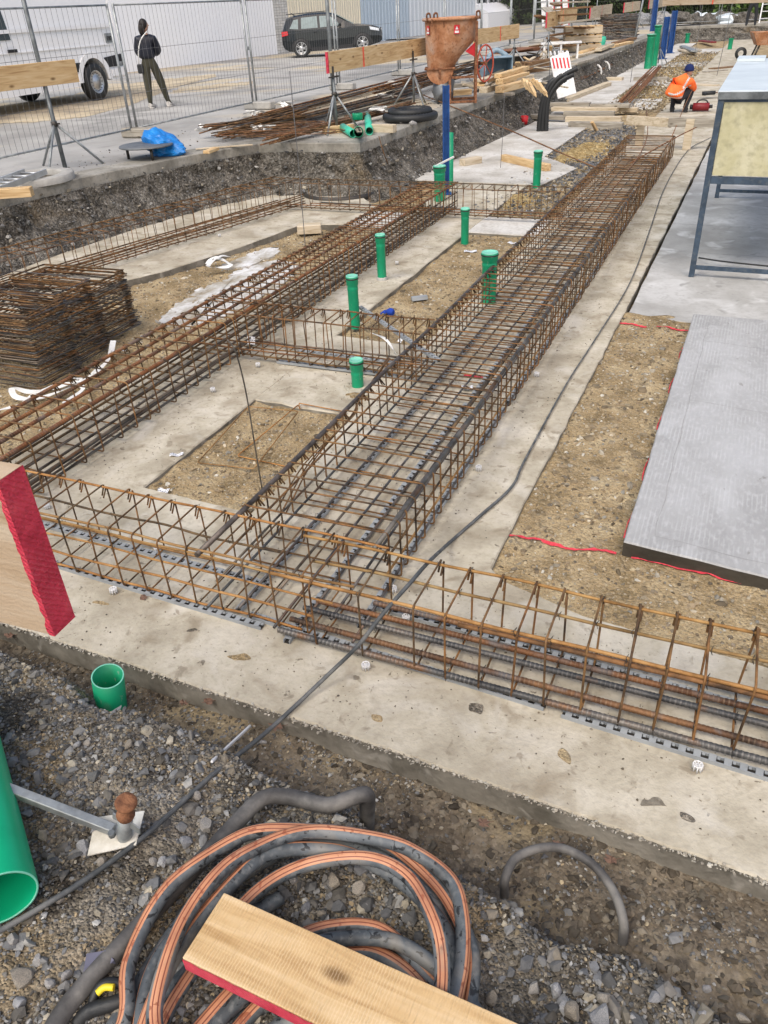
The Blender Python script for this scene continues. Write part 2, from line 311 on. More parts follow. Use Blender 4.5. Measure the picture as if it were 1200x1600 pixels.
M['mortar_white'] = mat('white_mortar_spill', [(.28, .24, .18), (.42, .40, .36), (.56, .555, .54), (.66, .66, .66)], scale=5, rough=.95, bump=.9, bscale=40, detail=12, fine=(18, (.3, .26, .19), .6), stretch=(1, .6, 1))
M['cardboard'] = flat('brown_block', (.3, .24, .16), rough=.9)
M['plaque'] = flat('aluminium_pale', (.5, .51, .52), rough=.4, metal=.6)

M['concrete_pale'] = mat('concrete_pale', [(.36, .34, .3), (.5, .48, .44), (.6, .59, .56)], scale=1.2, rough=.85, bump=.4, bscale=50, detail=10, fine=(30, (.26, .24, .2), .5), spots=[(3, (.66, .65, .63), .55, .7, .6), (6, (.24, .21, .17), .62, .72, .6)], spec=.25)
M['metal_pale'] = flat('paler_corrugated', (.58, .64, .7), rough=.5, var=.04)
def voro_bump(m, sc_, st=.8, dist=.012, tint=None):
    """adds a granular (crushed stone) relief under the noise bump"""
    n = m.node_tree.nodes; L = m.node_tree.links; b = n['Principled BSDF']; tc = n.new('ShaderNodeTexCoord'); v = n.new('ShaderNodeTexVoronoi'); v.inputs['Scale'].default_value = sc_; L.new(tc.outputs['Object'], v.inputs[0])
    bn = n.new('ShaderNodeBump'); bn.inputs['Strength'].default_value = st; bn.inputs['Distance'].default_value = dist; bn.invert = True; L.new(v.outputs['Distance'], bn.inputs['Height'])
    old = b.inputs['Normal'].links[0].from_socket if b.inputs['Normal'].is_linked else None
    if old: L.new(old, bn.inputs['Normal'])
    L.new(bn.outputs[0], b.inputs['Normal'])
    if tint:
        src = b.inputs['Base Color'].links[0].from_socket; x = n.new('ShaderNodeMix'); x.data_type = 'RGBA'; x.blend_type = 'MULTIPLY'; x.inputs[0].default_value = tint
        hs = n.new('ShaderNodeSeparateColor'); L.new(v.outputs['Color'], hs.inputs[0]); mr = n.new('ShaderNodeMapRange'); mr.inputs[3].default_value = .45; mr.inputs[4].default_value = 1.7; L.new(hs.outputs[0], mr.inputs[0])
        L.new(src, x.inputs[6]); L.new(mr.outputs[0], x.inputs[7]); L.new(x.outputs[2], b.inputs['Base Color'])
voro_bump(M['dark_soil'], 110, .9, .01, .75); voro_bump(M['wall_soil'], 45, .8, .02, .7); voro_bump(M['soil'], 120, .5, .006, .35); voro_bump(M['grey_gravel'], 40, 1, .02, .7); voro_bump(M['ochre'], 50, 1, .015, .6)
def wave_lines(m, sc_, dist, amt, col, axis='X', bstr=.4):
    n = m.node_tree.nodes; L = m.node_tree.links; b = n['Principled BSDF']; tc = n.new('ShaderNodeTexCoord'); v = n.new('ShaderNodeTexWave'); v.bands_direction = axis; v.inputs['Scale'].default_value = sc_; v.inputs['Distortion'].default_value = dist; v.inputs['Detail'].default_value = 4; v.inputs['Detail Scale'].default_value = 3; L.new(tc.outputs['Object'], v.inputs[0])
    no = n.new('ShaderNodeTexNoise'); no.inputs['Scale'].default_value = 7; L.new(tc.outputs['Object'], no.inputs[0]); mu = n.new('ShaderNodeMath'); mu.operation = 'MULTIPLY'; mr = n.new('ShaderNodeMapRange'); mr.inputs[1].default_value = .42; mr.inputs[2].default_value = .62; L.new(no.outputs['Fac'], mr.inputs[0])
    mr2 = n.new('ShaderNodeMapRange'); mr2.inputs[1].default_value = .6; mr2.inputs[2].default_value = .95; mr2.inputs[4].default_value = amt; L.new(v.outputs['Fac'], mr2.inputs[0]); L.new(mr.outputs[0], mu.inputs[0]); L.new(mr2.outputs[0], mu.inputs[1])
    src = b.inputs['Base Color'].links[0].from_socket; x = n.new('ShaderNodeMix'); x.data_type = 'RGBA'; L.new(mu.outputs[0], x.inputs[0]); L.new(src, x.inputs[6]); x.inputs[7].default_value = (*col, 1); L.new(x.outputs[2], b.inputs['Base Color'])
    if bstr:
        old = b.inputs['Normal'].links[0].from_socket if b.inputs['Normal'].is_linked else None; bn = n.new('ShaderNodeBump'); bn.inputs['Strength'].default_value = bstr; bn.inputs['Distance'].default_value = .003; L.new(v.outputs['Fac'], bn.inputs['Height'])
        if old: L.new(old, bn.inputs['Normal'])
        L.new(bn.outputs[0], b.inputs['Normal'])
wave_lines(M['slab_new'], 14, 1.2, .3, (.56, .57, .575), 'X', .25); wave_lines(M['red_paint'], 55, 4, .5, (.72, .16, .2), 'DIAGONAL', .5)
wave_lines(M['wood_near'], 30, 7, .16, (.6, .48, .34), 'Z', .12)
M['wood_sawn'] = woodmat('sawn_pine', (.40, .24, .10), (.56, .38, .19), (.66, .49, .29), saw=.9)
wave_lines(M['wood_sawn'], 38, 3, .35, (.74, .58, .38), 'X', .35)
M['green_bright'] = flat('green_pvc_bright', (.004, .36, .17), rough=.3, var=.08)
M['rebar_thick_dark'] = mat('rebar_thick_dark', [(.04, .04, .042), (.10, .098, .095), (.17, .15, .13)], scale=4, rough=.5, metal=.5, bump=.2, bscale=120, spots=[(5, (.2, .1, .045), .56, .68, .8)])
M['rebar_thick'] = mat('rebar_thick', [(.06, .035, .022), (.18, .085, .04), (.30, .15, .065)], scale=4, rough=.6, metal=.35, bump=.2, bscale=120, detail=8, spots=[(6, (.16, .15, .145), .52, .66, .8)], objrand=((.85, .9, .95), (1.1, 1, .9), (1.2, .95, .8)))


M['cable_grey'] = mat('dusty_cable', [(.05, .055, .058), (.09, .095, .098), (.16, .16, .155)], scale=8, rough=.7, bump=.2, bscale=60)
M['street_earth'] = mat('pale_ochre_street_earth', [(.3, .26, .2), (.46, .38, .26), (.55, .47, .34)], scale=1.4, rough=.95, bump=.8, bscale=40, detail=12, fine=(20, (.34, .32, .28), .7), spec=.15)

wave_lines(M['rebar_thick'], 17, .6, .4, (.33, .23, .15), 'Y', .5); wave_lines(M['rebar_thick_dark'], 17, .6, .4, (.3, .28, .26), 'Y', .5)
M['mud'] = mat('ditch_mud', [(.075, .058, .04), (.135, .108, .076), (.2, .165, .118)], scale=4, rough=.8, bump=1., bscale=22, detail=12, spec=.3, bdist=.02, fine=(50, (.23, .2, .16), .5), spots=[(3, (.27, .215, .13), .54, .66, .8), (8, (.05, .042, .034), .6, .7, .8)])
voro_bump(M['mud'], 70, .5, .008, .3)
M['damp'] = mat('damp_cement', [(.15, .13, .1), (.24, .215, .17)], scale=40, rough=.9, bump=.8, bscale=60)
# ================================================================== SETTING
def nz(x, y, s, z=0.): return noise.noise(Vector((x*s, y*s, z)))
def grid(name, xs, ys, hf, m, **k):
    nx, ny = len(xs), len(ys); vs = [(x, y, hf(x, y)) for y in ys for x in xs]
    fs = [(j*nx+i, j*nx+i+1, (j+1)*nx+i+1, (j+1)*nx+i) for j in range(ny-1) for i in range(nx-1)]
    me = bpy.data.meshes.new(name); me.from_pydata(vs, [], fs); me.materials.append(m)
    me.polygons.foreach_set('use_smooth', [True]*len(fs))
    o = bpy.data.objects.new(name, me); COL.objects.link(o); return tag(o, kind='structure', **k)
SOIL_Z = -.03
# kerb line (outer top edge of the street slab) from near to far
KL = [(-9.2, .5), (-8.4, 4.0), (-7.85, 6.9), (-7.66, 8.1), (-7.2, 9.9), (-6.75, 10.85), (-6.4, 10.95), (-5.18, 11.05), (-5.1, 12.8), (-4.96, 18.3), (-4.85, 37), (-4.75, 49), (6, 49.4)]
def soil_h(x, y):
    h = SOIL_Z+.012*nz(x, y, 1.7)+.014*nz(x, y, 6, 3)+.010*nz(x, y, 15, 5)
    if x > -.95 and y > 6.86 and y < 29.5: return -.12
    if x < -3.9: h -= .045
    elif x < -2 and y > 4.5: h -= .015
    return h
grid('pit_floor', np.concatenate([np.arange(-9.5, -6, .09), np.arange(-6, .8, .035), np.arange(.8, 6.01, .2)]), np.concatenate([np.arange(1.9, 9.3, .035), np.arange(9.3, 16, .09), np.arange(16, 51, .5)]), soil_h, M['soil'])
# foreground ditch and gravel bank
def bank_edge(x): return float(np.interp(x, [-4, -1.94, -1.37, -.9, -.31, .12, .46, 2], [1.75, 1.53, 1.50, 1.42, 1.31, 1.25, 1.21, 1.05]))
def bank_h(x, y):
    e = bank_edge(x)+.05*nz(x, 0, 4)+.02*nz(x, y, 13)
    t = S((e+.06-y)/.14)
    rough_ = .5+t
    ditch = -.13+.035*nz(x, y, 3.1, 9)
    t *= 1-.95*math.exp(-((x+1.93)/.14)**2-((y-1.6)/.13)**2)
    if x > -.4: ditch += .03*S((x+.4)/.5)
    top = .13+.03*nz(x, y, 2)+.05*S((e-.2-y)/.6)
    return ditch*(1-t)+top*t+.012*nz(x, y, 14, 2)*rough_+.007*nz(x, y, 37, 4)
GR = grid('ground', np.arange(-5, 4.01, .025), np.arange(-2.0, 2.02, .025), bank_h, M['dark_soil']); GR.data.materials.append(M['mud'])
for p_ in GR.data.polygons:
    c_ = p_.center
    if c_.y > bank_edge(c_.x)+.03+.05*nz(c_.x, c_.y, 7): p_.material_index = 1
# concrete strips: outline polygons with slightly ragged edges
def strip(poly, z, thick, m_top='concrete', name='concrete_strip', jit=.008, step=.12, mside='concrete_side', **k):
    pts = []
    n = len(poly)
    for i in range(n):
        a = Vector(poly[i]); b = Vector(poly[(i+1) % n]); L = (b-a).length; c = min(400, max(1, int(L/step)))
        nrm = Vector((-(b-a).y, (b-a).x)).normalized()
        for j in range(c):
            p = a+(b-a)*(j/c)
            if j: p = p+nrm*(jit*(1.2*nz(p.x, p.y, 1.3, 7)+.9*nz(p.x, p.y, 9, 1)+1.0*nz(p.x, p.y, 31, 2)))
            pts.append((p.x, p.y))
    n = len(pts); bv = .006
    cx = sum(p[0] for p in pts)/n; cy = sum(p[1] for p in pts)/n
    vs = []; fs = []; ms = []
    def off(i, d):
        a = Vector(pts[i-1]); b = Vector(pts[(i+1) % n]); t = (b-a).normalized(); return (pts[i][0]-t.y*-d*sgn, pts[i][1]+t.x*-d*sgn)
    area = sum(pts[i][0]*pts[(i+1) % n][1]-pts[(i+1) % n][0]*pts[i][1] for i in range(n)); sgn = 1 if area > 0 else -1
    ring0 = [off(i, -bv) for i in range(n)]
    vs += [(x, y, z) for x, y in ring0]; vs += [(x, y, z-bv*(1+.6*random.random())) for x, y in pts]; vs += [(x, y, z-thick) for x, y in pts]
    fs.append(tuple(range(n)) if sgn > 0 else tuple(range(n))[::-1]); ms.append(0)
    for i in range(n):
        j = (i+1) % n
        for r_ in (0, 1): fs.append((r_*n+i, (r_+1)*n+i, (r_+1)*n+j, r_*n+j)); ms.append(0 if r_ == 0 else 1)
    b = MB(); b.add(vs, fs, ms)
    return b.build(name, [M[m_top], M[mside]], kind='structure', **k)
edge = [(-9, 1.80), (-2.79, 1.765), (-1.41, 1.745), (-.36, 1.72), (.45, 1.685), (4, 1.60)]
strip(edge+[(4, 2.4), (.43, 2.66), (-.3, 2.72), (-.72, 2.84), (-.8, 2.92), (-2.2, 2.95), (-2.9, 2.98), (-3.9, 2.99), (-4.1, 3.0), (-9, 3.2)], 0, .13, jit=.006, step=.02)
strip([(-2.17, 2.8), (-.80, 2.8), (-.76, 6.7), (-.74, 12), (-.73, 16), (-.62, 49), (-2.0, 49), (-2.08, 16), (-2.12, 9)], -.004, .09)
strip([(-4.05, 2.8), (-2.92, 2.8), (-2.93, 7), (-2.95, 12.2), (-4.0, 12.2), (-4.02, 8)], -.006, .09)
strip([(-3.2, 4.24), (-2.0, 4.22), (-2.0, 5.53), (-3.2, 5.58)], -.010, .07, jit=.02)
strip([(-5.0, 9.15), (-2.0, 9.12), (-2.0, 9.98), (-5.0, 10.0)], -.011, .07, 'concrete_pale')
strip([(-5.05, 12.0), (-2.75, 11.95), (-2.6, 12.6), (-2.5, 13.3), (-3.25, 14.3), (-3.2, 18.4), (-4.5, 18.4), (-4.55, 16.8), (-4.75, 12.9)], 0.0, .09, 'concrete_pale')
strip([(-7.3, 4.6), (-6.1, 5.3), (-5.84, 6.3), (-5.6, 6.75), (-5.3, 7.87), (-5.12, 9.0), (-4.5, 9.16), (-4.5, 10.05), (-5.2, 10.9), (-6.4, 10.7), (-7.1, 9.3), (-7.3, 7)], -.002, .11)
# far strips between the trench wall and the long strip
for k_, (x0, x1, y0, y1) in enumerate([(-4.55, -2.3, 20.9, 22.9), (-4.5, -3.5, 22.9, 47), (-3.5, -2.0, 26.4, 28.4), (-3.5, -2.0, 33, 35), (-3.5, -2.0, 39.5, 42.5)]):
    strip([(x0, y0), (x1, y0), (x1, y1), (x0, y1)], -.001-.003*k_, .09, 'concrete_pale', step=.6)
strip([(-4.6, 18.42), (-3.25, 18.42), (-3.25, 20.88), (-4.6, 20.88)], -.03, .05, 'concrete_pale', step=.5)
# right hand slabs
strip([(-.235, 3.27), (3.5, 2.86), (3.5, 6.72), (-.205, 6.70)], .055, .11, 'slab_new', name='raised_slab', mside='slab_edge', jit=.004)
strip([(-.735, 6.74), (5, 6.76), (5, 49), (-.56, 49), (-.70, 16), (-.715, 12)], -.03, .05, 'slab_old', name='light_slab', step=.3, jit=.01)
grid('ochre_mound', np.arange(-3.2, -2.06, .05), np.arange(13.4, 18.2, .07), lambda x, y: -.11+.15*math.exp(-((x+2.65)/.42)**2-((y-15.2)/1.1)**2)+.09*math.exp(-((x+2.9)/.25)**2-((y-14.3)/.6)**2)+.04*nz(x, y, 5)+.02*nz(x, y, 15), M['ochre'])
grid('grey_gravel_bed', np.arange(-3.3, -1.9, .06), np.arange(11.9, 18.4, .07), lambda x, y: -.043+.012*nz(x, y, 6)+.01*nz(x, y, 19), M['grey_gravel'])
grid('ochre_mound', np.arange(-3.1, -2.1, .05), np.arange(10.0, 11.9, .05), lambda x, y: -.08+.08*math.exp(-((x+2.85)/.3)**2-((y-11.1)/.6)**2)+.03*nz(x, y, 6), M['ochre'])
def far_bed(x, y): return -.02+.02*nz(x, y, 2)+.01*nz(x, y, 8)
grid('far_gravel_bed', np.arange(-3.6, -1.95, .1), np.arange(22.9, 40, .2), lambda x, y: -.03+.015*nz(x, y, 4), M['ochre'])
grid('far_gravel_bed', np.arange(-.55, 3, .1), np.arange(30, 48, .3), lambda x, y: -.02+.015*nz(x, y, 4), M['soil'])
# mortar spill
def blob(poly, z, m, name, jit=.06, thick=.006, seed=0, sub=22):
    P = crom([(x, y, 0) for x, y in poly], sub, True)
    P = [p+Vector((nz(p.x, p.y, 5, seed), nz(p.x, p.y, 5, seed+4), 0))*jit+Vector((nz(p.x, p.y, 21, seed), nz(p.x, p.y, 21, seed+9), 0))*jit*.8 for p in P]
    b = MB(); b.prism([(p.x, p.y) for p in P], z-.03, z+thick); return b.build(name, M[m], kind='structure')
blob([(-4.78, 5.6), (-4.35, 5.55), (-4.2, 6.3), (-4.22, 7.1), (-4.45, 7.65), (-4.85, 7.5), (-4.9, 6.6)], -.066, 'mortar_white', 'mortar_spill', jit=.12)
blob([(-5.2, 7.3), (-4.95, 7.35), (-4.85, 8.0), (-5.1, 8.1)], -.068, 'mortar_white', 'mortar_spill', seed=3)
# dark smears and stains on the strips, spray marks
def mark(A, B, wd, z, m='pink_mark', name='spray_mark', seed=0):
    A = Vector((A[0], A[1])); B = Vector((B[0], B[1])); n = max(4, int((B-A).length/.012)); d = (B-A).normalized(); s = Vector((-d.y, d.x)); vs = []
    for i in range(n+1):
        p = A+(B-A)*i/n; o1 = wd*(.5+.5*nz(i, seed, .31)+.4*nz(i, seed, .9)); o2 = wd*(.5+.5*nz(i, seed+7, .37)+.4*nz(i, seed+7, .8)); wv = s*.012*nz(i, seed, .05)
        for q in (p+s*o1+wv, p-s*o2+wv): vs.append((q.x, q.y, z+ (soil_h(q.x, q.y)-SOIL_Z if name == 'spray_mark' and z < -.02 else 0)))
    b = MB(); b.add(vs, [(2*i, 2*i+1, 2*i+3, 2*i+2) for i in range(n)]); return b.build(name, M[m], kind='structure')
a_ = at(790, 841, -.04); b_ = at(962, 871, -.04); mark(a_, b_, .020, SOIL_Z+.009, seed=1)
a_ = at(985, 878, -.05); b_ = at(1200, 930, -.05); mark(a_, b_, .012, SOIL_Z+.009, seed=2)
mark(at(958, 507, -.04), at(1010, 513, -.04), .022, SOIL_Z+.009, seed=3); mark(at(1025, 514, -.04), at(1075, 520, -.04), .022, SOIL_Z+.009, seed=4)
for k_ in range(5): mark((-.244+.004*k_, 3.4+.62*k_), (-.241+.004*k_, 3.4+.62*k_+.25), .006, SOIL_Z+.009, seed=6+k_)
mark(at(725, 586), at(765, 592), .02, .001, name='paint_mark', seed=8); mark(at(905, 370), at(925, 373), .03, .001, name='paint_mark', seed=9)
# street
def street_h(x, y):
    k = S((y-17)/8)
    return .646-.16*S((y-20)/9)*S((-x-11)/4)
def inside_pit(x, y):
    if y > 49.3: return False
    for (a, b) in zip(KL[:-1], KL[1:]):
        pass
    return x > float(np.interp(y, [p[1] for p in KL[:-1]], [p[0] for p in KL[:-1]]))
b = MB(); prev = None; ysl = sorted(set([round(v, 3) for v in list(np.arange(-2, 49, 1.0))+[p[1] for p in KL[1:-1]]]))
cols = []
for y in ysl:
    xk = float(np.interp(y, [p[1] for p in KL[:-1]], [p[0] for p in KL[:-1]]))-.25
    cols.append([(x, y, street_h(x, y)) for x in np.linspace(xk, -60, 60)[:]] if False else [(xk+(-60-xk)*(i/60)**2, y, street_h(xk+(-60-xk)*(i/60)**2, y)) for i in range(61)])
vs = [p for c in cols for p in c]; fs = [(j*61+i, (j+1)*61+i, (j+1)*61+i+1, j*61+i+1) for j in range(len(cols)-1) for i in range(60)]
b.add(vs, fs, 0, True); b.build('street', M['asphalt'], kind='structure')
b = MB(); b.add([(-60, 49, street_h(-60, 49)-.001), (60, 49.5, .64), (200, 400, .6), (-200, 400, .6)], [(0, 1, 2, 3)]); b.build('far_ground', M['asphalt'], kind='structure')
b = MB(); b.add([(-300, -100, -.6), (300, -100, -.6), (300, 500, -.6), (-300, 500, -.6)], [(0, 1, 2, 3)]); b.build('base_ground', M['dark_soil'], kind='structure')
# kerb slab along the trench: 0.15 thick concrete band
P = []
for i in range(len(KL)-1):
    a = Vector(KL[i]); c = Vector(KL[i+1]); n = max(1, int((c-a).length/.08))
    for j in range(n):
        p = a+(c-a)*j/n; P.append(Vector((p.x+.02*nz(p.x, p.y, 3)+.012*nz(p.x, p.y, 14), p.y+.02*nz(p.x, p.y, 3, 5)+.012*nz(p.x, p.y, 14, 5))))
P.append(Vector(KL[-1])); n = len(P)
NR = []
for i in range(n):
    t = (P[min(n-1, i+1)]-P[max(0, i-1)]).normalized(); NR.append(Vector((-t.y, t.x)))   # points to the street (left/back)
b = MB(); vs = []
for i, p in enumerate(P):
    q = p+NR[i]*.45; bz = .50+.025*nz(p.x, p.y, 3)
    vs += [(q.x, q.y, .650), (p.x+NR[i].x*.012, p.y+NR[i].y*.012, .652), (p.x, p.y, .640), (p.x, p.y, bz)]
fs = [(i*4+k, i*4+k+1, (i+1)*4+k+1, (i+1)*4+k) for i in range(n-1) for k in range(3)]
b.add(vs, fs); b.build('concrete_kerb', M['kerb'], kind='structure')
# trench wall: lofted, displaced
b = MB(); K = 14; vs = []
PP = crom([(p.x, p.y, 0) for p in P], 1)
n2 = len(PP)
for i, p in enumerate(PP):
    t = (PP[min(n2-1, i+1)]-PP[max(0, i-1)]).normalized(); nr = Vector((-t.y, t.x, 0))
    for k in range(K+1):
        u = k/K; z = .53*(1-u)+(-.09)*u
        off = -(.02+.48*u**1.4)+.12*math.sin(u*3.14)*.4
        dx = .075*nz(p.x*1.0+z*3, p.y, 2.2, z*2)+.035*nz(p.x, p.y, 9, z*9)+.02*nz(p.x, p.y, 25, z*25)
        q = p+nr*(off+dx*min(1, u*4+.25)); vs.append((q.x, q.y, z+.02*nz(p.x, p.y, 8, z*5)*(0 if k == 0 else 1)))
fs = [(i*(K+1)+k, (i+1)*(K+1)+k, (i+1)*(K+1)+k+1, i*(K+1)+k+1) for i in range(n2-1) for k in range(K)]
b.add(vs, fs, 0, False); TW = b.build('trench_wall', M['wall_soil'], kind='structure'); TWV = np.array(vs)
# ------------------------------------------------------------------ scattered stones (nobody could count them)
def ico(sub):
    bm = bmesh.new(); bmesh.ops.create_icosphere(bm, subdivisions=sub, radius=1); bm.verts.index_update()
    v = np.array([x.co[:] for x in bm.verts]); f = np.array([[q.index for q in x.verts] for x in bm.faces]); bm.free(); return v, f
def stones(name, pos, size, pal, sub=1, label=None, flatz=.7, bright=(.45, 1.3)):
    V0, F0 = ico(sub); n = len(pos); nv = len(V0)
    var = []
    for k in range(24):
        v = V0*(1.15+.1*np.random.rand(nv))[:, None]
        for _q in range(7):
            nn = np.random.randn(3); nn /= np.linalg.norm(nn); dd = np.random.uniform(.42, .75); ex_ = np.maximum(0, v@nn-dd); v = v-ex_[:, None]*nn
        var.append(v)
    var = np.array(var)[np.random.randint(0, 24, n)]
    q = np.random.randn(n, 4); q /= np.linalg.norm(q, axis=1)[:, None]; a, b_, c, d = q.T
    Rm = np.stack([np.stack([1-2*(c*c+d*d), 2*(b_*c-a*d), 2*(b_*d+a*c)], -1), np.stack([2*(b_*c+a*d), 1-2*(b_*b_+d*d), 2*(c*d-a*b_)], -1), np.stack([2*(b_*d-a*c), 2*(c*d+a*b_), 1-2*(b_*b_+c*c)], -1)], 1)
    sc3 = size[:, None]*(np.random.rand(n, 3)*.8+.6)
    v = np.einsum('nij,nkj->nki', Rm, var*sc3[:, None, :]); v[:, :, 2] *= flatz; v += pos[:, None, :]
    f = F0[None]+(np.arange(n)*nv)[:, None, None]
    me = bpy.data.meshes.new(name); me.vertices.add(n*nv); me.vertices.foreach_set('co', v.ravel().astype(np.float32))
    nf = n*len(F0); me.loops.add(nf*3); me.loops.foreach_set('vertex_index', f.ravel().astype(np.int32)); me.polygons.add(nf)
    me.polygons.foreach_set('loop_start', np.arange(0, nf*3, 3, dtype=np.int32)); me.update(calc_edges=True)
    pal = np.array(pal); c = pal[np.random.randint(0, len(pal), n)]*np.random.uniform(bright[0], bright[1], n)[:, None]
    ca = me.color_attributes.new('tint', 'FLOAT_COLOR', 'POINT'); cc = np.ones((n, nv, 4)); cc[:, :, :3] = c[:, None, :]; ca.data.foreach_set('color', cc.ravel().astype(np.float32))
    me.polygons.foreach_set('use_smooth', np.zeros(nf, dtype=bool)); me.materials.append(M['stone']); o = bpy.data.objects.new(name, me); COL.objects.link(o)
    return tag(o, label, 'gravel', kind='stuff')
GREY = [(.13, .13, .13), (.19, .19, .188), (.28, .278, .27), (.17, .172, .176), (.11, .11, .108), (.38, .372, .35), (.24, .21, .165), (.38, .34, .265), (.2, .188, .17), (.15, .14, .125)]
TAN = [(.3, .23, .14), (.38, .31, .2), (.45, .39, .29), (.25, .19, .12), (.5, .47, .4), (.22, .18, .13)]
def scat(n, x0, x1, y0, y1, hf, smin, smax, pw=2.2, keep=None, bury=.25):
    x = np.random.uniform(x0, x1, n); y = np.random.uniform(y0, y1, n)
    if keep is not None:
        k = np.array([random.random() < keep(a, b) for a, b in zip(x, y)]); x = x[k]; y = y[k]
    s = smin+(smax-smin)*np.random.rand(len(x))**pw
    z = np.array([hf(a, b) for a, b in zip(x, y)])+s*bury
    return np.stack([x, y, z], 1), s
def kp(x, y):
    e = bank_edge(x); d = e-y
    if d < -.06: return (.10 if x > -.7 else .4)+.4*(nz(x, y, 5, 33) > .18)
    base = 1.0 if nz(x, y, 3.3, 21) > -.18 else .3
    return base
p, s = scat(64000, -2.7, .75, .25, 1.76, bank_h, .002, .0085, 2.0, kp); stones('fine_gravel', p, s, GREY+TAN[:2], 1 if False else 1, 'fine grey gravel covering the bank in the foreground')
p, s = scat(5200, -2.7, .7, .25, 1.6, bank_h, .008, .026, 3.2, lambda x, y: kp(x, y)*(.9 if bank_edge(x)-y > .05 else .12)); stones('gravel', p, s, GREY, 2 if False else 1, 'coarse grey crushed stone strewn over the foreground bank')
def sp(x, y):
    if -2.9 < x < -2.18 and 3.0 < y < 4.22: return 1
    if -2.9 < x < -2.1 and 5.6 < y < 9.1: return .8
    if x > -.78 and 2.75 < y < 6.7 and x < .7: return 1 if x < -.2 or y < 3.2 else 0
    if -5.9 < x < -4.05 and 3.0 < y < 9.2: return .8
    return 0
p, s = scat(3000, -5.9, .7, 2.7, 9.2, soil_h, .012, .034, 2.8, sp, -.1); stones('clods', p, s, [(.3, .23, .14), (.36, .29, .19), (.26, .2, .125)]*2+[(.48, .43, .34)], 1, 'larger clods and pale stones on the exposed soil')
def onstrip(x, y):
    return 1 if (1.80 < y < 2.65 and -4 < x < .5) or (-2.1 < x < -.85 and 2.9 < y < 12) or (-4 < x < -3 and 2.9 < y < 9) or (-3.1 < x < -2 and 4.35 < y < 5.4) else 0
p, s = scat(16000, -4, .5, 1.8, 12, lambda x, y: .0, .0012, .005, 2.5, onstrip, .4); stones('crumbs', p, s, [(.16, .13, .09), (.3, .26, .2), (.1, .085, .07), (.4, .36, .3)], 1, 'fine crumbs of dirt strewn on the concrete strips')
p, s = scat(60000, -5.9, .7, 2.7, 9.2, soil_h, .003, .016, 3.2, sp, .1); stones('pebbles', p, s, TAN, 1, 'tan pebbles and clods on the exposed soil between the strips')
p, s = scat(9000, -3.3, -1.95, 10.0, 18.3, lambda x, y: -.02, .008, .03, 2.5, lambda x, y: .5); stones('bed_gravel', p, s, GREY[:5]+TAN[:3], 1, 'grey and ochre gravel in the far bed between the strips')
p, s = scat(3000, -3.5, -2.0, 20, 40, lambda x, y: 0, .015, .04, 2, lambda x, y: 1); stones('bed_gravel', p, s, TAN, 1, 'pale gravel in the distant beds')
idx = np.random.randint(0, len(TWV), 9000); p = TWV[idx]+np.random.randn(9000, 3)*.03; s = .008+.03*np.random.rand(9000)**3; k = (p[:, 1] > 3)&(p[:, 1] < 49); stones('wall_stones', p[k], s[k], GREY, 1, 'stones and rubble sticking out of the dark trench wall')
# street grit
x = np.random.uniform(-9, -5, 2500); y = np.random.uniform(5, 30, 2500); k = np.array([not inside_pit(a+.3, b_) for a, b_ in zip(x, y)]); p = np.stack([x, y, np.full(2500, .655)], 1)[k]; stones('street_grit', p, .004+.014*np.random.rand(len(p))**3, GREY+TAN, 1, 'grit and small debris on the pavement beside the trench')
# larger single stones of the foreground
SM = []
for k in range(5):
    v, f = ico(2); v = v*1.15
    for _q in range(10):
        nn = np.random.randn(3); nn /= np.linalg.norm(nn); dd = np.random.uniform(.5, .85); v = v-np.maximum(0, v@nn-dd)[:, None]*nn
    v = v+np.random.randn(*v.shape)*.015; b = MB(); b.add([tuple(q) for q in v], [tuple(q) for q in f]); SM.append(b.mesh('stone', M['stone1']))
big = [(130, 1325, .026), (128, 1285, .02), (160, 1345, .02), (187, 1335, .02), (325, 1290, .03), (308, 1242, .017), (290, 1318, .022), (255, 1348, .02), (240, 1345, .014), (150, 1298, .02), (32, 1525, .035), (20, 1470, .022), (75, 1535, .018), (105, 1525, .016), (558, 1388, .024), (520, 1375, .02), (457, 1375, .016), (480, 1415, .018), (505, 1425, .017), (515, 1398, .013), (895, 1582, .024), (940, 1585, .032), (870, 1550, .02), (882, 1572, .015), (835, 1545, .02), (708, 1247, .02), (945, 1560, .02), (390, 1395, .015), (360, 1490, .012), (60, 1500, .016), (110, 1240, .012), (200, 1165, .018), (118, 1165, .017), (135, 1160, .014), (410, 1160, .014), (30, 1568, .02), (1020, 1560, .018), (1095, 1585, .02), (990, 1590, .014), (1160, 1592, .02), (770, 1560, .02), (1105, 1545, .014), (250, 1245, .012), (75, 1180, .012), (95, 1405, .015), (70, 1430, .013), (225, 1405, .012)]
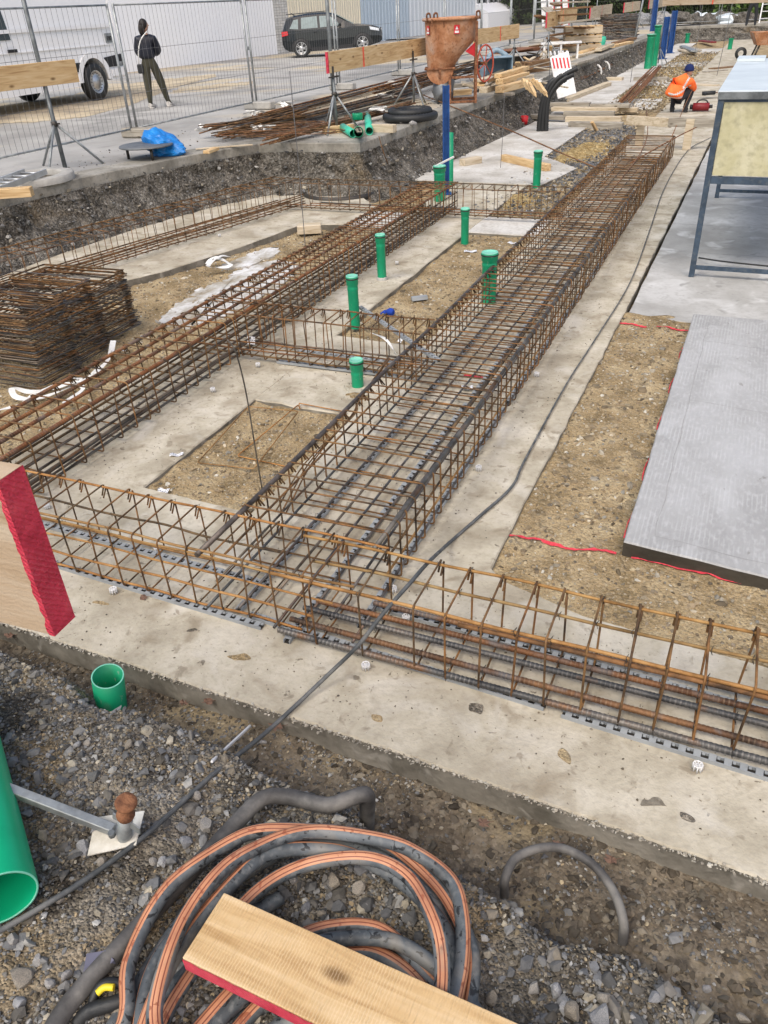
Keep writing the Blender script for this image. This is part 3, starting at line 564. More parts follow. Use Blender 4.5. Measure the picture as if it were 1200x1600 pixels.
for i, (px, py, r) in enumerate(big):
    g = at(px, py, .15); g = at(px, py, bank_h(g.x, g.y)+r*.5); o = inst(SM[i % 5], 'stone', None, (g.x, g.y, g.z), (U(0, 6), U(0, 6), U(0, 6)), (r*U(.8, 1.3), r*U(.8, 1.1), r*U(.6, .9)))
    lm = [((178, 1310), 'the dusty stand foot'), ((20, 1400), 'the open end of the large green pipe'), ((162, 1150), 'the green pipe stub'), ((300, 1250), 'the cable'), ((520, 1400), 'the middle of the hose coil'), ((890, 1570), 'the lower ditch bank'), ((1050, 1580), 'the far end of the bank'), ((60, 1550), 'the grey pipe and flap'), ((720, 1260), 'the slab side'), ((400, 1170), 'the white stick')]
    near = min(lm, key=lambda q: (q[0][0]-px)**2+(q[0][1]-py)**2)[1]
    szw = 'large blocky' if r > .025 else 'mid-sized angular' if r > .016 else 'small sharp'
    sd_ = ['lowest', 'palest', 'flattest', 'tilted', 'wedge-shaped', 'half buried', 'upright', 'dusty', 'sharp-edged', 'darkest', 'split'][i % 11]
    tag(o, '%s %s stone on the gravel near %s' % (szw, sd_, near), 'stone', 'larger stones on the foreground gravel')

def earth(topl, botl, seed=0):
    n = 60; m = 14; vs = []
    def pl(L, u): k = u*(len(L)-1); i = min(len(L)-2, int(k)); f = k-i; return L[i][0]*(1-f)+L[i+1][0]*f, L[i][1]*(1-f)+L[i+1][1]*f
    for i in range(n+1):
        a = Vector(at(*pl(topl, i/n), .64)[:2]); c = Vector(at(*pl(botl, i/n), .65)[:2]); j0 = .5*nz(i, seed, .23)+.3*nz(i, seed, .7); j1 = .25*nz(i, seed+5, .23)+.18*nz(i, seed+5, .8)
        d = (c-a).normalized(); a = a+d*j0*1.6; c = c+d*j1
        for k in range(m+1): q = a.lerp(c, k/m); vs.append((q.x, q.y, street_h(q.x, q.y)+.006))
    b = MB(); b.add(vs, [(i*(m+1)+k, (i+1)*(m+1)+k, (i+1)*(m+1)+k+1, i*(m+1)+k+1) for i in range(n) for k in range(m)]); b.build('earth_patch', M['street_earth'], kind='structure')
earth([(-40, 172), (60, 158), (150, 141), (250, 122), (335, 110)], [(-40, 196), (60, 190), (130, 184), (200, 166), (262, 141), (338, 116)])
earth([(270, 141), (330, 133), (395, 126)], [(270, 144), (330, 138), (395, 131)], 4)
# seams and lighter border of the raised slab
def seam(A, B, w_=.006): mark(A, B, w_, .0562, 'slab_seam', 'slab_seam', seed=A[0]*7)
M['slab_seam'] = flat('slab_seam', (.29, .29, .285), rough=.8)
seam((-.10, 3.36), (-.075, 6.6), .003); seam((-.10, 3.36), (1.2, 3.21), .003); seam((-.085, 5.0), (1.2, 4.86), .003); seam((-.08, 6.1), (.9, 6.0), .003); seam((.42, 3.3), (.48, 4.9), .002)
for k_, y_ in enumerate((8.9, 10.1, 11.25, 13.4)): mark((-.72, y_), (3, y_-.05), .012, -.0288, 'slab_seam', 'slab_joint', seed=k_)

for k_, (px, py, rx, ry, m_) in enumerate([(1023, 1251, .038, .02, 'damp'), (740, 1108, .035, .022, 'dark_soil'), (375, 1026, .04, .022, 'soil'), (590, 1120, .025, .018, 'soil'), (1075, 1275, .02, .016, 'dark_soil'), (650, 1300, .0, .0, 'soil'), (880, 1180, .03, .02, 'soil'), (300, 985, .02, .014, 'dark_soil'), (560, 620, .09, .03, 'soil'), (160, 940, .03, .012, 'soil')]):
    if rx: g_ = at(px, py, 0); blob([(g_.x+rx*math.cos(a_*.785), g_.y+ry*math.sin(a_*.785)) for a_ in range(8)], 0, m_, 'dirt_clump', jit=rx*.9, thick=.0018, seed=k_, sub=5)

MUDP = [(.13, .105, .075), (.17, .14, .1), (.1, .082, .06), (.21, .18, .135)]
def dk(x, y): d = y-bank_edge(x); return (1 if d > .03 else 0)*(.4+.6*(nz(x, y, 4, 50) > 0))
p, s = scat(9000, -2.8, .75, 1.2, 1.78, bank_h, .004, .022, 2.6, dk, -.1); stones('mud_clods', p, s, MUDP, 1, 'muddy clods and broken earth in the ditch along the slab edge')
x = np.random.uniform(-3, .6, 1500); y = np.array([float(np.interp(a, [q[0] for q in edge], [q[1] for q in edge])) for a in x])+np.random.normal(-.002, .006, 1500)
p = np.stack([x, y, -.003-np.abs(np.random.randn(1500))*.006], 1); stones('edge_chips', p, .002+.006*np.random.rand(1500)**2, [(.5, .47, .4), (.42, .38, .31), (.3, .27, .22)], 1, 'ragged chips and crumbs along the front slab edge', bright=(.8, 1.1))
# ================================================================== REBAR CAGES
def rect_path(w_, h_, r=.018, hook=.05):
    """closed stirrup in the XZ plane (x 0..w, z 0..h), two hooks at the top corner x=0"""
    out = [];
    def corner(cx, cz, a0):
        return [(cx+r*math.cos(a0+R(t)), 0, cz+r*math.sin(a0+R(t))) for t in (0, 30, 60, 90)]
    k = hook*.707
    path = [(k+r*.6, .004, h_-k-r*.2)]+[(r*.3, .004, h_-r*.2)]
    path += corner(r, h_-r, R(90))[1:] if False else []
    path = [(r*.4+k, .006, h_-r*1.4-k), (r*.2, .006, h_-r*.7), (0, .003, h_-r*1.3)]
    path += [(0, 0, r)]+[(r-r*math.cos(R(t)), 0, r-r*math.sin(R(t))) for t in (30, 60, 90)]
    path += [(w_-r+r*math.sin(R(t)), 0, r-r*math.cos(R(t))) for t in (0, 30, 60, 90)]
    path += [(w_-r+r*math.cos(R(t)), 0, h_-r+r*math.sin(R(t))) for t in (0, 30, 60, 90)]
    path += [(r, -.003, h_), (r*.3, -.006, h_-r*.3), (r*.3+k*.75, -.009, h_-r-k)]
    return path
def stirrup_mesh(w_, h_, rad=.004, m='rebar', **k):
    b = MB(); b.tube(rect_path(w_, h_, **k), rad, 6); return b.mesh('stirrup', M[m])
def ribbed(A, B, r, n=8, rib=True):
    b = MB(); A = Vector(A); B = Vector(B); L = (B-A).length
    if not rib: b.tube([A.lerp(B, i/6) for i in range(7)], r, n); return b
    n = 12; k = int(L/.0045); b.tube([A.lerp(B, i/k) for i in range(k+1)], r, n); d = (B-A)/L
    for q in range((k+1)*n):
        i, j = divmod(q, n); v = Vector(b.v[q]); c = A.lerp(B, i/k); ph = 2*math.pi*(i*.0045/(r*1.25)+(2*abs(j/n-.5) if True else 0)); b.v[q] = tuple(c+(v-c)*(1+.10*max(-.35, math.sin(ph))))
    return b
def cage(label, P0, ang, L, w_, h_, pos, bars, m='rebar', rad=.004, group='reinforcement cages on the concrete strips', jit=.006, flip=False, z0=.025, hook=.05):
    e = empty('rebar_cage', (P0[0], P0[1], z0), ang, label, 'rebar cage', group)
    mes = [stirrup_mesh(w_, h_*s, rad, m, hook=hook) for s in (1, .985)]
    for p_ in pos:
        o = inst(random.choice(mes), 'stirrup', e, (U(-jit, jit), p_, 0), (U(-.05, .05), U(-.01, .01), U(-.028, .028)))
        if flip: o.scale.x = -1; o.location.x += w_
    for (x, z, r, mm, y0, y1) in bars:
        sag = [Vector((x+U(-.006, .006), y0+(y1-y0)*i/8, z+U(-.006, .003))) for i in range(9)]
        big_ = r > .009 and y1-y0 < 3.2
        if big_: bb = ribbed(sag[0], sag[-1], r)
        else:
            bb = MB(); bb.tube(crom(sag, 3), r, 8)
        bb.build('longitudinal_bar', M[mm], e)
    tw = MB(); ties = [q for q in bars if q[5]-q[4] > .5]
    for p_ in pos:
        for (x, z, r, mm, y0, y1) in ties:
            if y0 < p_ < y1 and random.random() < .55 and (P0[1] < 8):
                q = r+.005; c = Vector((x+U(-.002, .002), p_+U(-.004, .004), z)); dx = .7*q
                tw.tube([c+Vector((-q, -.004, -q)), c+Vector((-q, .004, q)), c+Vector((q, -.003, q)), c+Vector((q+.001, .004, -q)), c+Vector((-q*.9, -.003, -q*1.05))], .0011, 4)
                tw.tube([c+Vector((q, 0, q)), c+Vector((q+U(.004, .016), U(-.012, .012), q+U(.0, .016)))], .0013, 4)
    if tw.v: tw.build('tie_wire', M['steel_dark'], e)['kind'] = 'stuff'
    return e
# main cage (origin at left-bottom corner, +y along)
mx0, mw, mh = -1.92, .75, .32
pos = [0]; y = 0
offs = [2.55, 2.66, 2.76, 2.87, 2.99, 3.14, 3.27, 3.38, 3.52, 3.65, 3.82, 3.91, 4.03, 4.17]
pos = [v-2.45 for v in offs]; y = pos[-1]
while y < 11.8: y += U(.09, .125); pos.append(y)
xb = [.02, .15, .26, .37, .48, .58, .73]
bars = [(x_, .018, .007, 'rebar_grey', -.28+U(-.04, .16), 11.9) for x_ in xb]
bars += [(.018, mh-.012, .013, 'rebar_grey', -.3, 8.2), (.03, mh-.016, .009, 'rebar', 6, 11.9), (.73, mh-.014, .012, 'rebar_grey', .0, 7.6), (.715, mh-.03, .009, 'rebar_grey', .1, 6), (.68, mh-.02, .009, 'rebar', 1.2, 9), (.73, mh-.02, .009, 'rebar', 7, 11.9),
         (.012, mh*.55, .006, 'rebar', -.1, 11.8), (.012, mh*.28, .006, 'rebar_grey', -.2, 11.8), (.74, mh*.6, .006, 'rebar', .1, 11.8), (.74, mh*.32, .006, 'rebar_orange', .1, 11.8), (.3, mh*.95, .006, 'rebar', 4, 9)]
cage('wide long rebar cage with closely spaced stirrups running away through the middle of the site', (mx0, 2.45), 0, 11.9, mw, mh, pos, bars, rad=.0046)
# second long cage
pos = [-.2+.17*i+U(-.01, .01) for i in range(6)]; y = pos[-1]
while y < 7.35: y += U(.12, .16) if y < 3 else U(.085, .12); pos.append(y)
ch2 = .325; bars = []
for x_ in (.02, .1, .19, .28, .37, .46): bars.append((x_, .02, .009, 'rebar_grey' if x_ > .2 else 'rebar', -.9, 7.4))
for x_ in (.03, .45): bars.append((x_, .05, .008, 'rebar_grey', -.9, 7.4))
bars += [(.475, .10, .008, 'rebar_grey', -.9, 7.4), (.475, .2, .006, 'rebar_grey', -.9, 7.4), (.015, .16, .006, 'rebar', -.9, 7.4)]
for x_ in (.03, .17, .30, .46): bars.append((x_, ch2-.016, .0125, 'rebar_thick', -.9, 7.45))
cage('narrow rebar cage topped by four thick red-brown bars beside the stirrup stacks', (-3.89, 2.75), 0, 7.4, .485, ch2, [-.75, -.58, -.41]+pos, bars, rad=.005, m='rebar')
# front cages run along X : rotated by -90deg, local y -> +x, local x -> -y
def fcage(label, x0, L, w_, h_, pos, bars, **k): return cage(label, (x0, 2.14+w_), -math.pi/2, L, w_, h_, pos, bars, **k)
fl = [.12, .26, .39, .52, .66, .81, .93]
fl = [-.5, -.36, -.22, -.08]+[.06+.142*i for i in range(11)]
cage('light orange-brown rebar cage near the red-ended board, left of the long cage', (-2.88, 2.49), -math.pi/2, 1.5, .33, .33, fl,
     [(.02, .318, .006, 'rebar_orange', -.6, 1.75), (.315, .318, .006, 'rebar_orange', -.6, 1.72), (.325, .30, .005, 'rebar_orange', -.6, 1.5), (.02, .012, .006, 'rebar_orange', -.6, 1.4), (.315, .012, .006, 'rebar_orange', -.6, 1.45), (.325, .11, .006, 'rebar_orange', -.6, 1.52), (.325, .21, .005, 'rebar_orange', -.2, 1.62), (.01, .15, .006, 'rebar', -.6, 1.2)],
     m='rebar', rad=.0042, flip=False)
fr = [-.42, -.22]+[.02+.133*i for i in range(14)]
rb = [(.02, .322, .0065, 'rebar_orange', -.62, 2.0), (.17, .322, .0065, 'rebar_orange', -.50, 2.0), (.315, .322, .0075, 'rebar_orange', -.62, 2.0), (.326, .305, .009, 'rebar', .2, 2.0),
      (.325, .022, .0135, 'rebar_thick_dark', -.62, 2.0), (.255, .024, .0125, 'rebar_thick', -.60, 2.0), (.165, .026, .0125, 'rebar_thick_dark', -.58, 2.0), (.095, .022, .0125, 'rebar_thick', -.55, 2.0), (.02, .022, .012, 'rebar_thick', -.3, 2.0)]
cage('orange rebar cage with thick ribbed bars lying in front of the raised slab', (-.90, 2.45), -math.pi/2, 2, .335, .335, fr, rb, m='rebar', rad=.0045)
# cross cage in the middle
bars = [(.02, .34, .006, 'rebar', -.4, 1.5), (.31, .34, .006, 'rebar', -.3, 1.5), (.02, .018, .008, 'rebar_grey', -.1, 1.5), (.30, .018, .008, 'rebar', -.5, 1.5), (.315, .07, .006, 'rebar_red', -.6, 1.45), (.315, .13, .006, 'rebar', -.55, 1.5), (.15, .018, .006, 'rebar', -.3, 1.5)]
cage('short brown rebar cage crossing between the two long cages beside the smallest green pipe stub', (-3.4, 5.17), -math.pi/2, 1.45, .32, .35, [-.02+.105*i+U(-.02, .02) for i in range(15)], bars, rad=.0046, jit=.012)
# far cross cage
bars = [(.02, .325, .006, 'rebar', -.1, 3.7), (.32, .325, .006, 'rebar', -.1, 3.7), (.02, .018, .007, 'rebar_grey', .3, 3.6), (.32, .018, .007, 'rebar', -.1, 3.6), (.325, .05, .006, 'rebar_red', -.2, 3.7), (.325, .08, .006, 'rebar', .3, 3.7)]
cage('far rebar cage linking the corner of the trench to the wide long cage', (-5.65, 10.05), -math.pi/2, 3.7, .34, .335, [.02+.145*i+U(-.015, .015) for i in range(26)], bars, rad=.004)
# cage along the trench wall
ang = math.atan2(-(-5.55+6.62), 9.95-5.2)
L_ = math.hypot(1.07, 4.75)
bars = [(.02, .335, .007, 'rebar', -1.6, L_), (.5, .335, .008, 'rebar_grey', -1.6, L_), (.26, .335, .006, 'rebar', -1.6, L_)]
for z_ in (.02, .05, .08, .11, .14): bars.append((.53-z_*.05, z_, .007, 'rebar_red', -1.6, L_))
bars += [(.02, .02, .008, 'rebar', -1.6, L_), (.25, .02, .007, 'rebar', -1.6, L_)]
cage('rebar cage lying at the foot of the dark trench wall behind the stirrup stacks', (-6.62-.53*math.cos(ang), 5.2-.53*math.sin(ang)), ang, L_, .54, .345, [-1.5+.15*i+U(-.02, .02) for i in range(int((L_+1.5)/.15)+1)], bars, rad=.004)
# loose bars at the left edge of the main cage and loose items
def bar_thing(pts, r, label, m='rebar', name='rebar_bar', cat='rebar', group=None, n=7, base=None, k=5):
    b = MB(); b.tube(crom(pts, k), r, n); return b.top(name, M[m], label, cat, group, base or Vector(pts[0]))
for d_, lb_ in ((0, 'upper'), (.02, 'middle'), (.035, 'lower')):
    bar_thing([at(606+d_*90, 560, .33), at(562, 625, .34-d_), at(552-d_*100, 650, .30-d_), at(478+d_*300, 722, .1), at(430+d_*500, 800, .02)], .0045, lb_+' thin bent bar leaning on the near side of the wide cage', 'rebar', 'bent_bar', 'rebar', 'bent bars leaning against the wide cage')
st2 = stirrup_mesh(.38, .75, .004, 'rebar_orange')
o = inst(st2, 'loose_stirrup', None, (-2.62, 3.52, soil_h(-2.62, 3.52)+.012), (R(-88), 0, R(-3))); tag(o, 'orange-brown stirrup lying flat on the stony soil patch in the middle', 'stirrup', 'loose stirrups on the stony soil patch')
o = inst(st2, 'loose_stirrup', None, (-2.8, 3.35, soil_h(-2.7, 3.5)+.02), (R(-88), 0, R(7))); tag(o, 'stirrup half buried in the stony soil patch, under the orange-brown one', 'stirrup', 'loose stirrups on the stony soil patch')
# spacer strips (perforated)
def spacer_strip(A, B, label, wd=.034, m='plaque'):
    A = Vector(A); B = Vector(B); d = (B-A).normalized(); s = Vector((-d.y, d.x, 0)); L = (B-A).length; b = MB(); n = int(L/.05)
    zt = Vector((0, 0, .018))
    for sg in (-1, 1): b.beam(A+s*sg*wd*.42+zt*.5, B+s*sg*wd*.42+zt*.5, .004, .018, 0)
    for i in range(n):
        c = A+d*(i+.5)*L/n; b.beam(c-d*.0125+zt, c+d*.0125+zt, wd, .003, 0)
        b.beam(c+d*.016+s*wd*.15+zt*.97, c+d*.026+s*wd*.15+zt*.97, wd*.3, .003, 0)
    b.beam(A+Vector((0, 0, .003)), B+Vector((0, 0, .003)), wd*.8, .003, 1)  # dark base strip paints the shade seen inside the perforations
    return b.top('spacer_strip', [M['spacer'], M['steel_dark']], label, 'spacer strip', 'perforated spacer strips under the cages', (A+B)/2)
M['spacer'] = flat('grey_spacer_plastic', (.3, .32, .335), rough=.5)
for i, (xx, y0, y1) in enumerate([(-1.78, 2.2, 4.6), (-1.47, 2.1, 4.6), (-1.21, 2.3, 4.6), (-1.78, 4.7, 7.2), (-1.47, 4.7, 7.2), (-1.21, 4.7, 7.2), (-1.78, 7.3, 9.8), (-1.47, 7.3, 9.8), (-1.21, 7.3, 9.8)]):
    spacer_strip((xx, y0, 0), (xx, y1, 0), '%s perforated spacer strip under the %s of the wide cage' % (['near', 'middle', 'far'][i//3], ['inner side', 'centre line', 'outer side'][i % 3]))
spacer_strip((-3.3, 2.46, 0), (-1.75, 2.42, 0), 'perforated spacer strip along the back of the light orange cage')
spacer_strip((-3.3, 2.21, 0), (-1.62, 2.15, 0), 'perforated spacer strip along the front of the light orange cage')
spacer_strip((-1.72, 2.20, 0), (-.35, 2.13, 0), 'perforated spacer strip under the near end of the thick-barred cage')
spacer_strip((-.28, 2.12, 0), (1.1, 2.06, 0), 'perforated spacer strip under the outer end of the thick-barred cage')
spacer_strip((-1.2, 2.45, 0), (.9, 2.38, 0), 'perforated spacer strip under the back of the thick-barred cage')
spacer_strip((-3.05, 5.12, 0), (-2.1, 5.12, 0), 'perforated spacer strip under the short cross cage, far side'); spacer_strip((-3.1, 4.88, 0), (-2.1, 4.9, 0), 'perforated spacer strip under the short cross cage, near side')
A_ = at(562, 481, .0); B_ = at(690, 562, .3); B_ = at(686, 566, .24)
spacer_strip(at(562, 481, .12), B_, 'perforated spacer strip leaning loosely on the short cross cage behind the blue glove')
# plastic wheel spacers
b = MB(); ra = .016
for k in range(8):
    a = k*math.pi/4; b.beam((0, 0, .016), (ra*math.cos(a), ra*math.sin(a), .016), .003, .02)
    b.cyl((ra*math.cos(a), ra*math.sin(a), 0), (ra*math.cos(a), ra*math.sin(a), .03), .0025, 5)
b.tube([(ra*math.cos(R(t)), ra*math.sin(R(t)), .027) for t in range(0, 360, 30)], .0025, 5, closed=True)
b.tube([(.007*math.cos(R(t)), .007*math.sin(R(t)), .018) for t in range(0, 360, 60)], .0025, 5, closed=True)
me = b.mesh('spacer_wheel', M['clearplastic'] if 'clearplastic' in M else M['white'])
for (px, py, w_) in [(178, 922, 'in front of the light orange cage'), (572, 1040, 'below the crossing of the two front cages'), (1089, 1198, 'in front of the thick-barred cage'), (748, 730, 'beside the near part of the wide cage'), (838, 583, 'beside the middle of the wide cage'), (333, 607, 'beside the cage with four thick bars'), (187, 420, 'right of the stirrup stacks'), (343, 365, 'beside the cage at the trench wall'), (620, 408, 'by the white-based green pipe'), (75, 790, 'where the narrow and light cages meet'), (615, 920, 'inside the front corner of the wide cage'), (634, 965, 'between the thick ribbed bars'), (248, 857, 'inside the light orange cage'), (403, 568, 'at the near corner of the short cross cage')]:
    o = inst(me, 'wheel_spacer', None, at(px, py+5, 0)+Vector((0, 0, .001)), (U(-.1, .1), U(-.1, .1), U(0, 3))); tag(o, 'white plastic wheel spacer on the concrete '+w_, 'wheel spacer', 'plastic wheel spacers lying on the concrete')
# stirrup stacks
SMESH = [stirrup_mesh(.9, .42, .0048, mm, hook=.06) for mm in ('rebar', 'rebar_grey')]
stk = [((-4.70, 4.05), (-4.57, 3.93), 'nearest dark stack of stirrups beside the white strap', 37, .42), ((-4.88, 4.55), (-4.66, 4.38), 'middle rusty stack of stirrups between two others', 36, .42), ((-4.78, 4.87), (-4.80, 4.93), 'farthest stack of stirrups, next to the open soil', 36, .40)]
for (T, B, lab, n, dd) in stk:
    e = empty('stirrup_stack', (B[0], B[1], -.03), 0, lab, 'stirrup stack', 'stacks of bent stirrups')
    for i in range(n):
        u = i/(n-1); cx = B[0]+(T[0]-B[0])*u+U(-.018, .018); cy = B[1]+(T[1]-B[1])*u+U(-.015, .015)
        o = inst(SMESH[0 if random.random() < (.2+.5*u) else 1], 'stirrup', e, (cx-B[0], cy-B[1], .01+i*.0145), (R(90)+U(-.012, .012), U(-.012, .012), U(-.05, .05)+.02))
        o.rotation_euler = (R(-90)+U(-.02, .02), U(-.01, .01), U(-.06, .06)); o.scale.x = -1; o.location.y += 0; o.location.z += .42*0
# note: the mesh lies in XZ; after a -90 degree turn about X its z goes to +y
# ================================================================== PIPES AND SMALL THINGS
PIPES = 'green drain pipes standing in the strips'
def green_pipe(px, py, h, r, label, name='drain_pipe', socket=True, cap=True, z=0, lean=(0, 0), group=PIPES, base=False, m='green'):
    g = at(px, py, z) if not isinstance(px, Vector) else px
    e = empty(name, (g.x, g.y, z-.01), 0, label, 'drain pipe', group); e.rotation_euler = (lean[0], lean[1], 0)
    b = MB()
    if socket: prof = [(r, 0), (r, h-.12), (r*1.04, h-.112), (r*1.04, h-.095), (r, h-.088), (r*1.02, h-.075), (r*1.14, h-.065), (r*1.14, h-.03), (r*1.2, h-.025), (r*1.2, h-.008), (r*1.15, h-.004), (r*1.05, h-.004)]
    else: prof = [(r, 0), (r, h), (r*.93, h), (r*.93, h-.1)]
    b.lathe(prof, 28); b.build('pipe_body', M[m], e)
    if cap and socket:
        b = MB(); b.lathe([(0, h-.002), (r*.95, h-.002), (r*1.0, h+.004), (r*1.12, h+.006), (r*1.13, h-.002)], 28); b.build('cap', M['green_light'], e)
        b = MB(); b.lathe([(r*1.15, h-.026), (r*1.225, h-.022), (r*1.225, h-.012), (r*1.15, h-.010)], 28); b.build('rubber_seal', M['rubber'], e)
    if base: b = MB(); b.lathe([(r*1.25, 0), (r*1.2, .03), (r, .034)], 20); b.build('mortar_collar', M['concrete_pre'], e)
    return e
green_pipe(559, 601, .20, .043, 'shortest dusty green pipe stub with pale cap in front of the short cross cage')
green_pipe(555, 510, .44, .044, 'green capped pipe standing behind the short cross cage', m='green')
green_pipe(597, 436, .44, .044, 'green capped pipe with a small white sticker and a grey collar at its foot', base=True)
green_pipe(726, 381, .40, .044, 'green capped pipe leaning slightly at the far end of the soil patch', lean=(R(2), R(1)), z=-.05)
green_pipe(763, 480, .50, .064, 'thickest green capped pipe right behind the wide cage', z=-.05)
green_pipe(838, 292, .49, .055, 'slim dark green pipe near the ochre gravel, before the lumber', z=-.03)
green_pipe(687, 313, .45, .075, 'green capped pipe inside the far end of the narrow cage')
green_pipe(703, 290, .72, .05, 'tall thin green pipe beside the long blue post', cap=False, socket=False)
green_pipe(1012, 107, 1.03, .13, 'thick tall dark green pipe beside the far blue posts'); green_pipe(1021, 103, 1.25, .11, 'slimmer tall green pipe just behind the thick far one')
green_pipe(1140, 77, .42, .09, 'small far green pipe on the long light strip', cap=False); green_pipe(1073, 67, .42, .1, 'small green pipe stub at the far end near the end wall', cap=False)
g = at(597, 419, 0); b = MB(); b.box((0, 0, 0), (.014, .002, .012)); b.top('sticker', M['paper'], 'tiny white sticker on the green pipe with the grey collar', 'sticker', None) if False else None
# blue posts
def blue_post(px, py, yt, label, wd=.09, z=0, lean=0.0):
    g = at(px, py, z); t = z
    while proj((g.x, g.y, t))[1] > yt and t < 6: t += .02
    e = empty('blue_post', (g.x, g.y, z), .4, label, 'steel post', 'blue painted steel posts'); b = MB()
    for s in (-1, 1): b.box((s*wd*.42, 0, (t-z)/2), (wd*.16, wd*.9, t-z))
    b.box((0, 0, (t-z)/2), (wd*.7, wd*.14, t-z-.01)); b.build('beam_body', M['blue_steel'], e)
    b = MB(); b.box((0, 0, .01), (wd*1.6, wd*1.6, .02)); b.build('foot_plate', M['blue_steel'], e); return e
blue_post(697, 303, 135, 'long blue steel post beside the thin green pipe', .09)
blue_post(1034, 92, 26, 'shorter of the two far blue posts at the gravel bed', .2); blue_post(1046, 83, 17, 'taller far blue post behind the shorter one', .2)
e = blue_post(1016, 74, -30, 'far blue post rising above the picture edge behind the thick green pipe', .2)
# white pole
g = at(985, 92, 0); b = MB(); b.cyl(g, g+Vector((.35, .3, 3.3)), .035, 10); b.top('pole', M['galv'], 'pale grey pole standing in the trench before the long blue post', 'pole', None, g)
# vertical thin rods / strings
def rod(p1, z1, yt, r, label, m='wire', bend=None, name='marking_rod'):
    g = at(*p1, z1); t = z1
    while proj((g.x, g.y, t))[1] > yt and t < 6: t += .01
    return g, t
g, t = rod((411, 772), -.05, 520, .005, '')
top_ = at(372, 512, t-.03)
bar_thing([g+Vector((0, 0, -.03)), g+Vector((-.005, 0, t*.3)), g+Vector((-.01, .0, t*.7)), g+Vector((-.035, .0, t*.93)), g+Vector((-.075, 0, t))], .0042, 'thin dark bar with bent tip standing upright in the stony soil patch', 'rebar_grey', 'upright_bar')
for (px, py, z_, yt, lab, dx) in [(478, 400, -.04, 112, 'thin upright rod in the soil before the trench corner', .02), (782, 262, 0, 145, 'thin upright rod on the concrete beyond the far cage', .02), (855, 165, 0, 88, 'thin rod standing by the timber planks', .0), (1120, 118, 0, 5, 'thin rod on the long light strip below the far board', .1), (1088, 55, 0, 8, 'thin rod far away before the end wall', 0), (985, 128, 0, 92, 'thin rod near the rebar bundle', 0), (1085, 88, 0, 0, 'second thin rod hanging below the far board', .02)]:
    g, t = rod((px, py), z_, yt, .005, ''); r_ = .0045 if py > 200 else .008
    bar_thing([g-Vector((0, 0, .02)), g+Vector((dx*.5+.01, 0, (t-z_)*.5)), g+Vector((dx, 0, t-z_))], r_, lab, 'wire', 'upright_rod', 'rod')
# long rusty rods lying diagonally
bar_thing([at(640, 140, .70), at(705, 166, .68), at(800, 205, .42), at(870, 236, .2), at(945, 268, .03)], .011, 'long rusty bar leaning from the street across the trench down to the far strip', 'rebar_red')
bar_thing([at(985, 255, .37), at(1050, 218, .36), at(1104, 191, .33)], .009, 'rusty bar lying across the far end of the wide cage', 'rebar_red'); bar_thing([at(930, 330, .36), at(1008, 225, .36), at(1010, 172, .05)], .008, 'rusty bar lying along the far end of the wide cage, reaching to the planks', 'rebar_red')
bar_thing([at(1050, 213, .37), at(1070, 165, .38), at(1082, 140, .5)], .007, 'thin rusty bar rising from the far cage corner toward the crouching worker', 'rebar_red')
bar_thing([at(555, 226+0, .66), at(590, 214, .3)-Vector((0, 0, 0)), at(612, 262, .02)], .006, 'thin bar hanging over the trench edge below the green pipe offcuts', 'rebar', 'hanging_bar') if False else bar_thing([at(592, 213, .67), at(600, 240, .45), at(614, 275, .05)], .007, 'thin bar leaning on the trench wall below the green pipe offcuts', 'rebar', 'leaning_bar')
# black cable across everything
P = [at(-20, 1465, .22), at(60, 1420, .2), at(140, 1370, .19), at(215, 1315, .18), at(267, 1270, .17), at(333, 1210, .13), at(397, 1160, .05), at(443, 1120, .012), at(513, 1054, .06), at(560, 1008, .2), at(600, 957, .32), at(640, 912, .37), at(668, 880, .30), at(700, 850, .03), at(750, 806, .01), at(800, 760, .01), at(822, 715, .01), at(885, 600, .01), at(930, 530, .01), at(985, 440, .01), at(1015, 360, .012), at(1040, 290, .012), at(1075, 235, .012), at(1110, 215, .012), at(1086, 232, .012), at(1065, 262, .012)]
PC = crom(P[:-2], 8); b = MB(); b.tube(PC, [.0085 if q.y < 3.2 else max(.0055, .0085-.003*(q.y-3.2)/2) for q in PC], 8); b.top('cable', M['cable_grey'], 'long grey-black cable running from the gravel over the front cage and along the strip', 'cable', None, P[7])
# ---------------------------------------------------------------- coil of striped hose
e = empty('striped_hose_coil', (-.74, .91, .16), 0, 'coil of dark hose with orange stripes lying under the sawn board', 'hose')
def hose(pts, r=.0200, tw0=1.2, tw1=0, name='hose_loop'):
    P = [at(x, y, z) for x, y, z in pts]; C0 = Vector((-.74, .91, .16)); P = crom(P, 9); sd = random.random()*50; P = [p-C0+Vector((noise.noise(Vector((i*.07, sd, 0))), noise.noise(Vector((i*.07, sd, 5))), .5*noise.noise(Vector((i*.09, sd, 9)))))*.022 for i, p in enumerate(P)]
    n = 40
    def mf(k): return 2 if k in (2, 6) else (1 if k < 9 else 0)
    b = MB(); b.tube(P, r, n, 0, twist=lambda t: tw0+(tw1-tw0)*t, mf=mf); return b.build(name, [M['hose'], M['hose_orange'], M['hose_line']], e)
z1 = .2
hose([(150, 1680, .2), (188, 1590, .22), (205, 1500, .24), (250, 1405, .26), (310, 1345, .27), (380, 1305, .27), (455, 1297, .27), (540, 1302, .26), (615, 1325, .24), (690, 1385, .22), (728, 1470, .21), (735, 1560, .2), (715, 1660, .2)], tw0=.0, tw1=2.2)
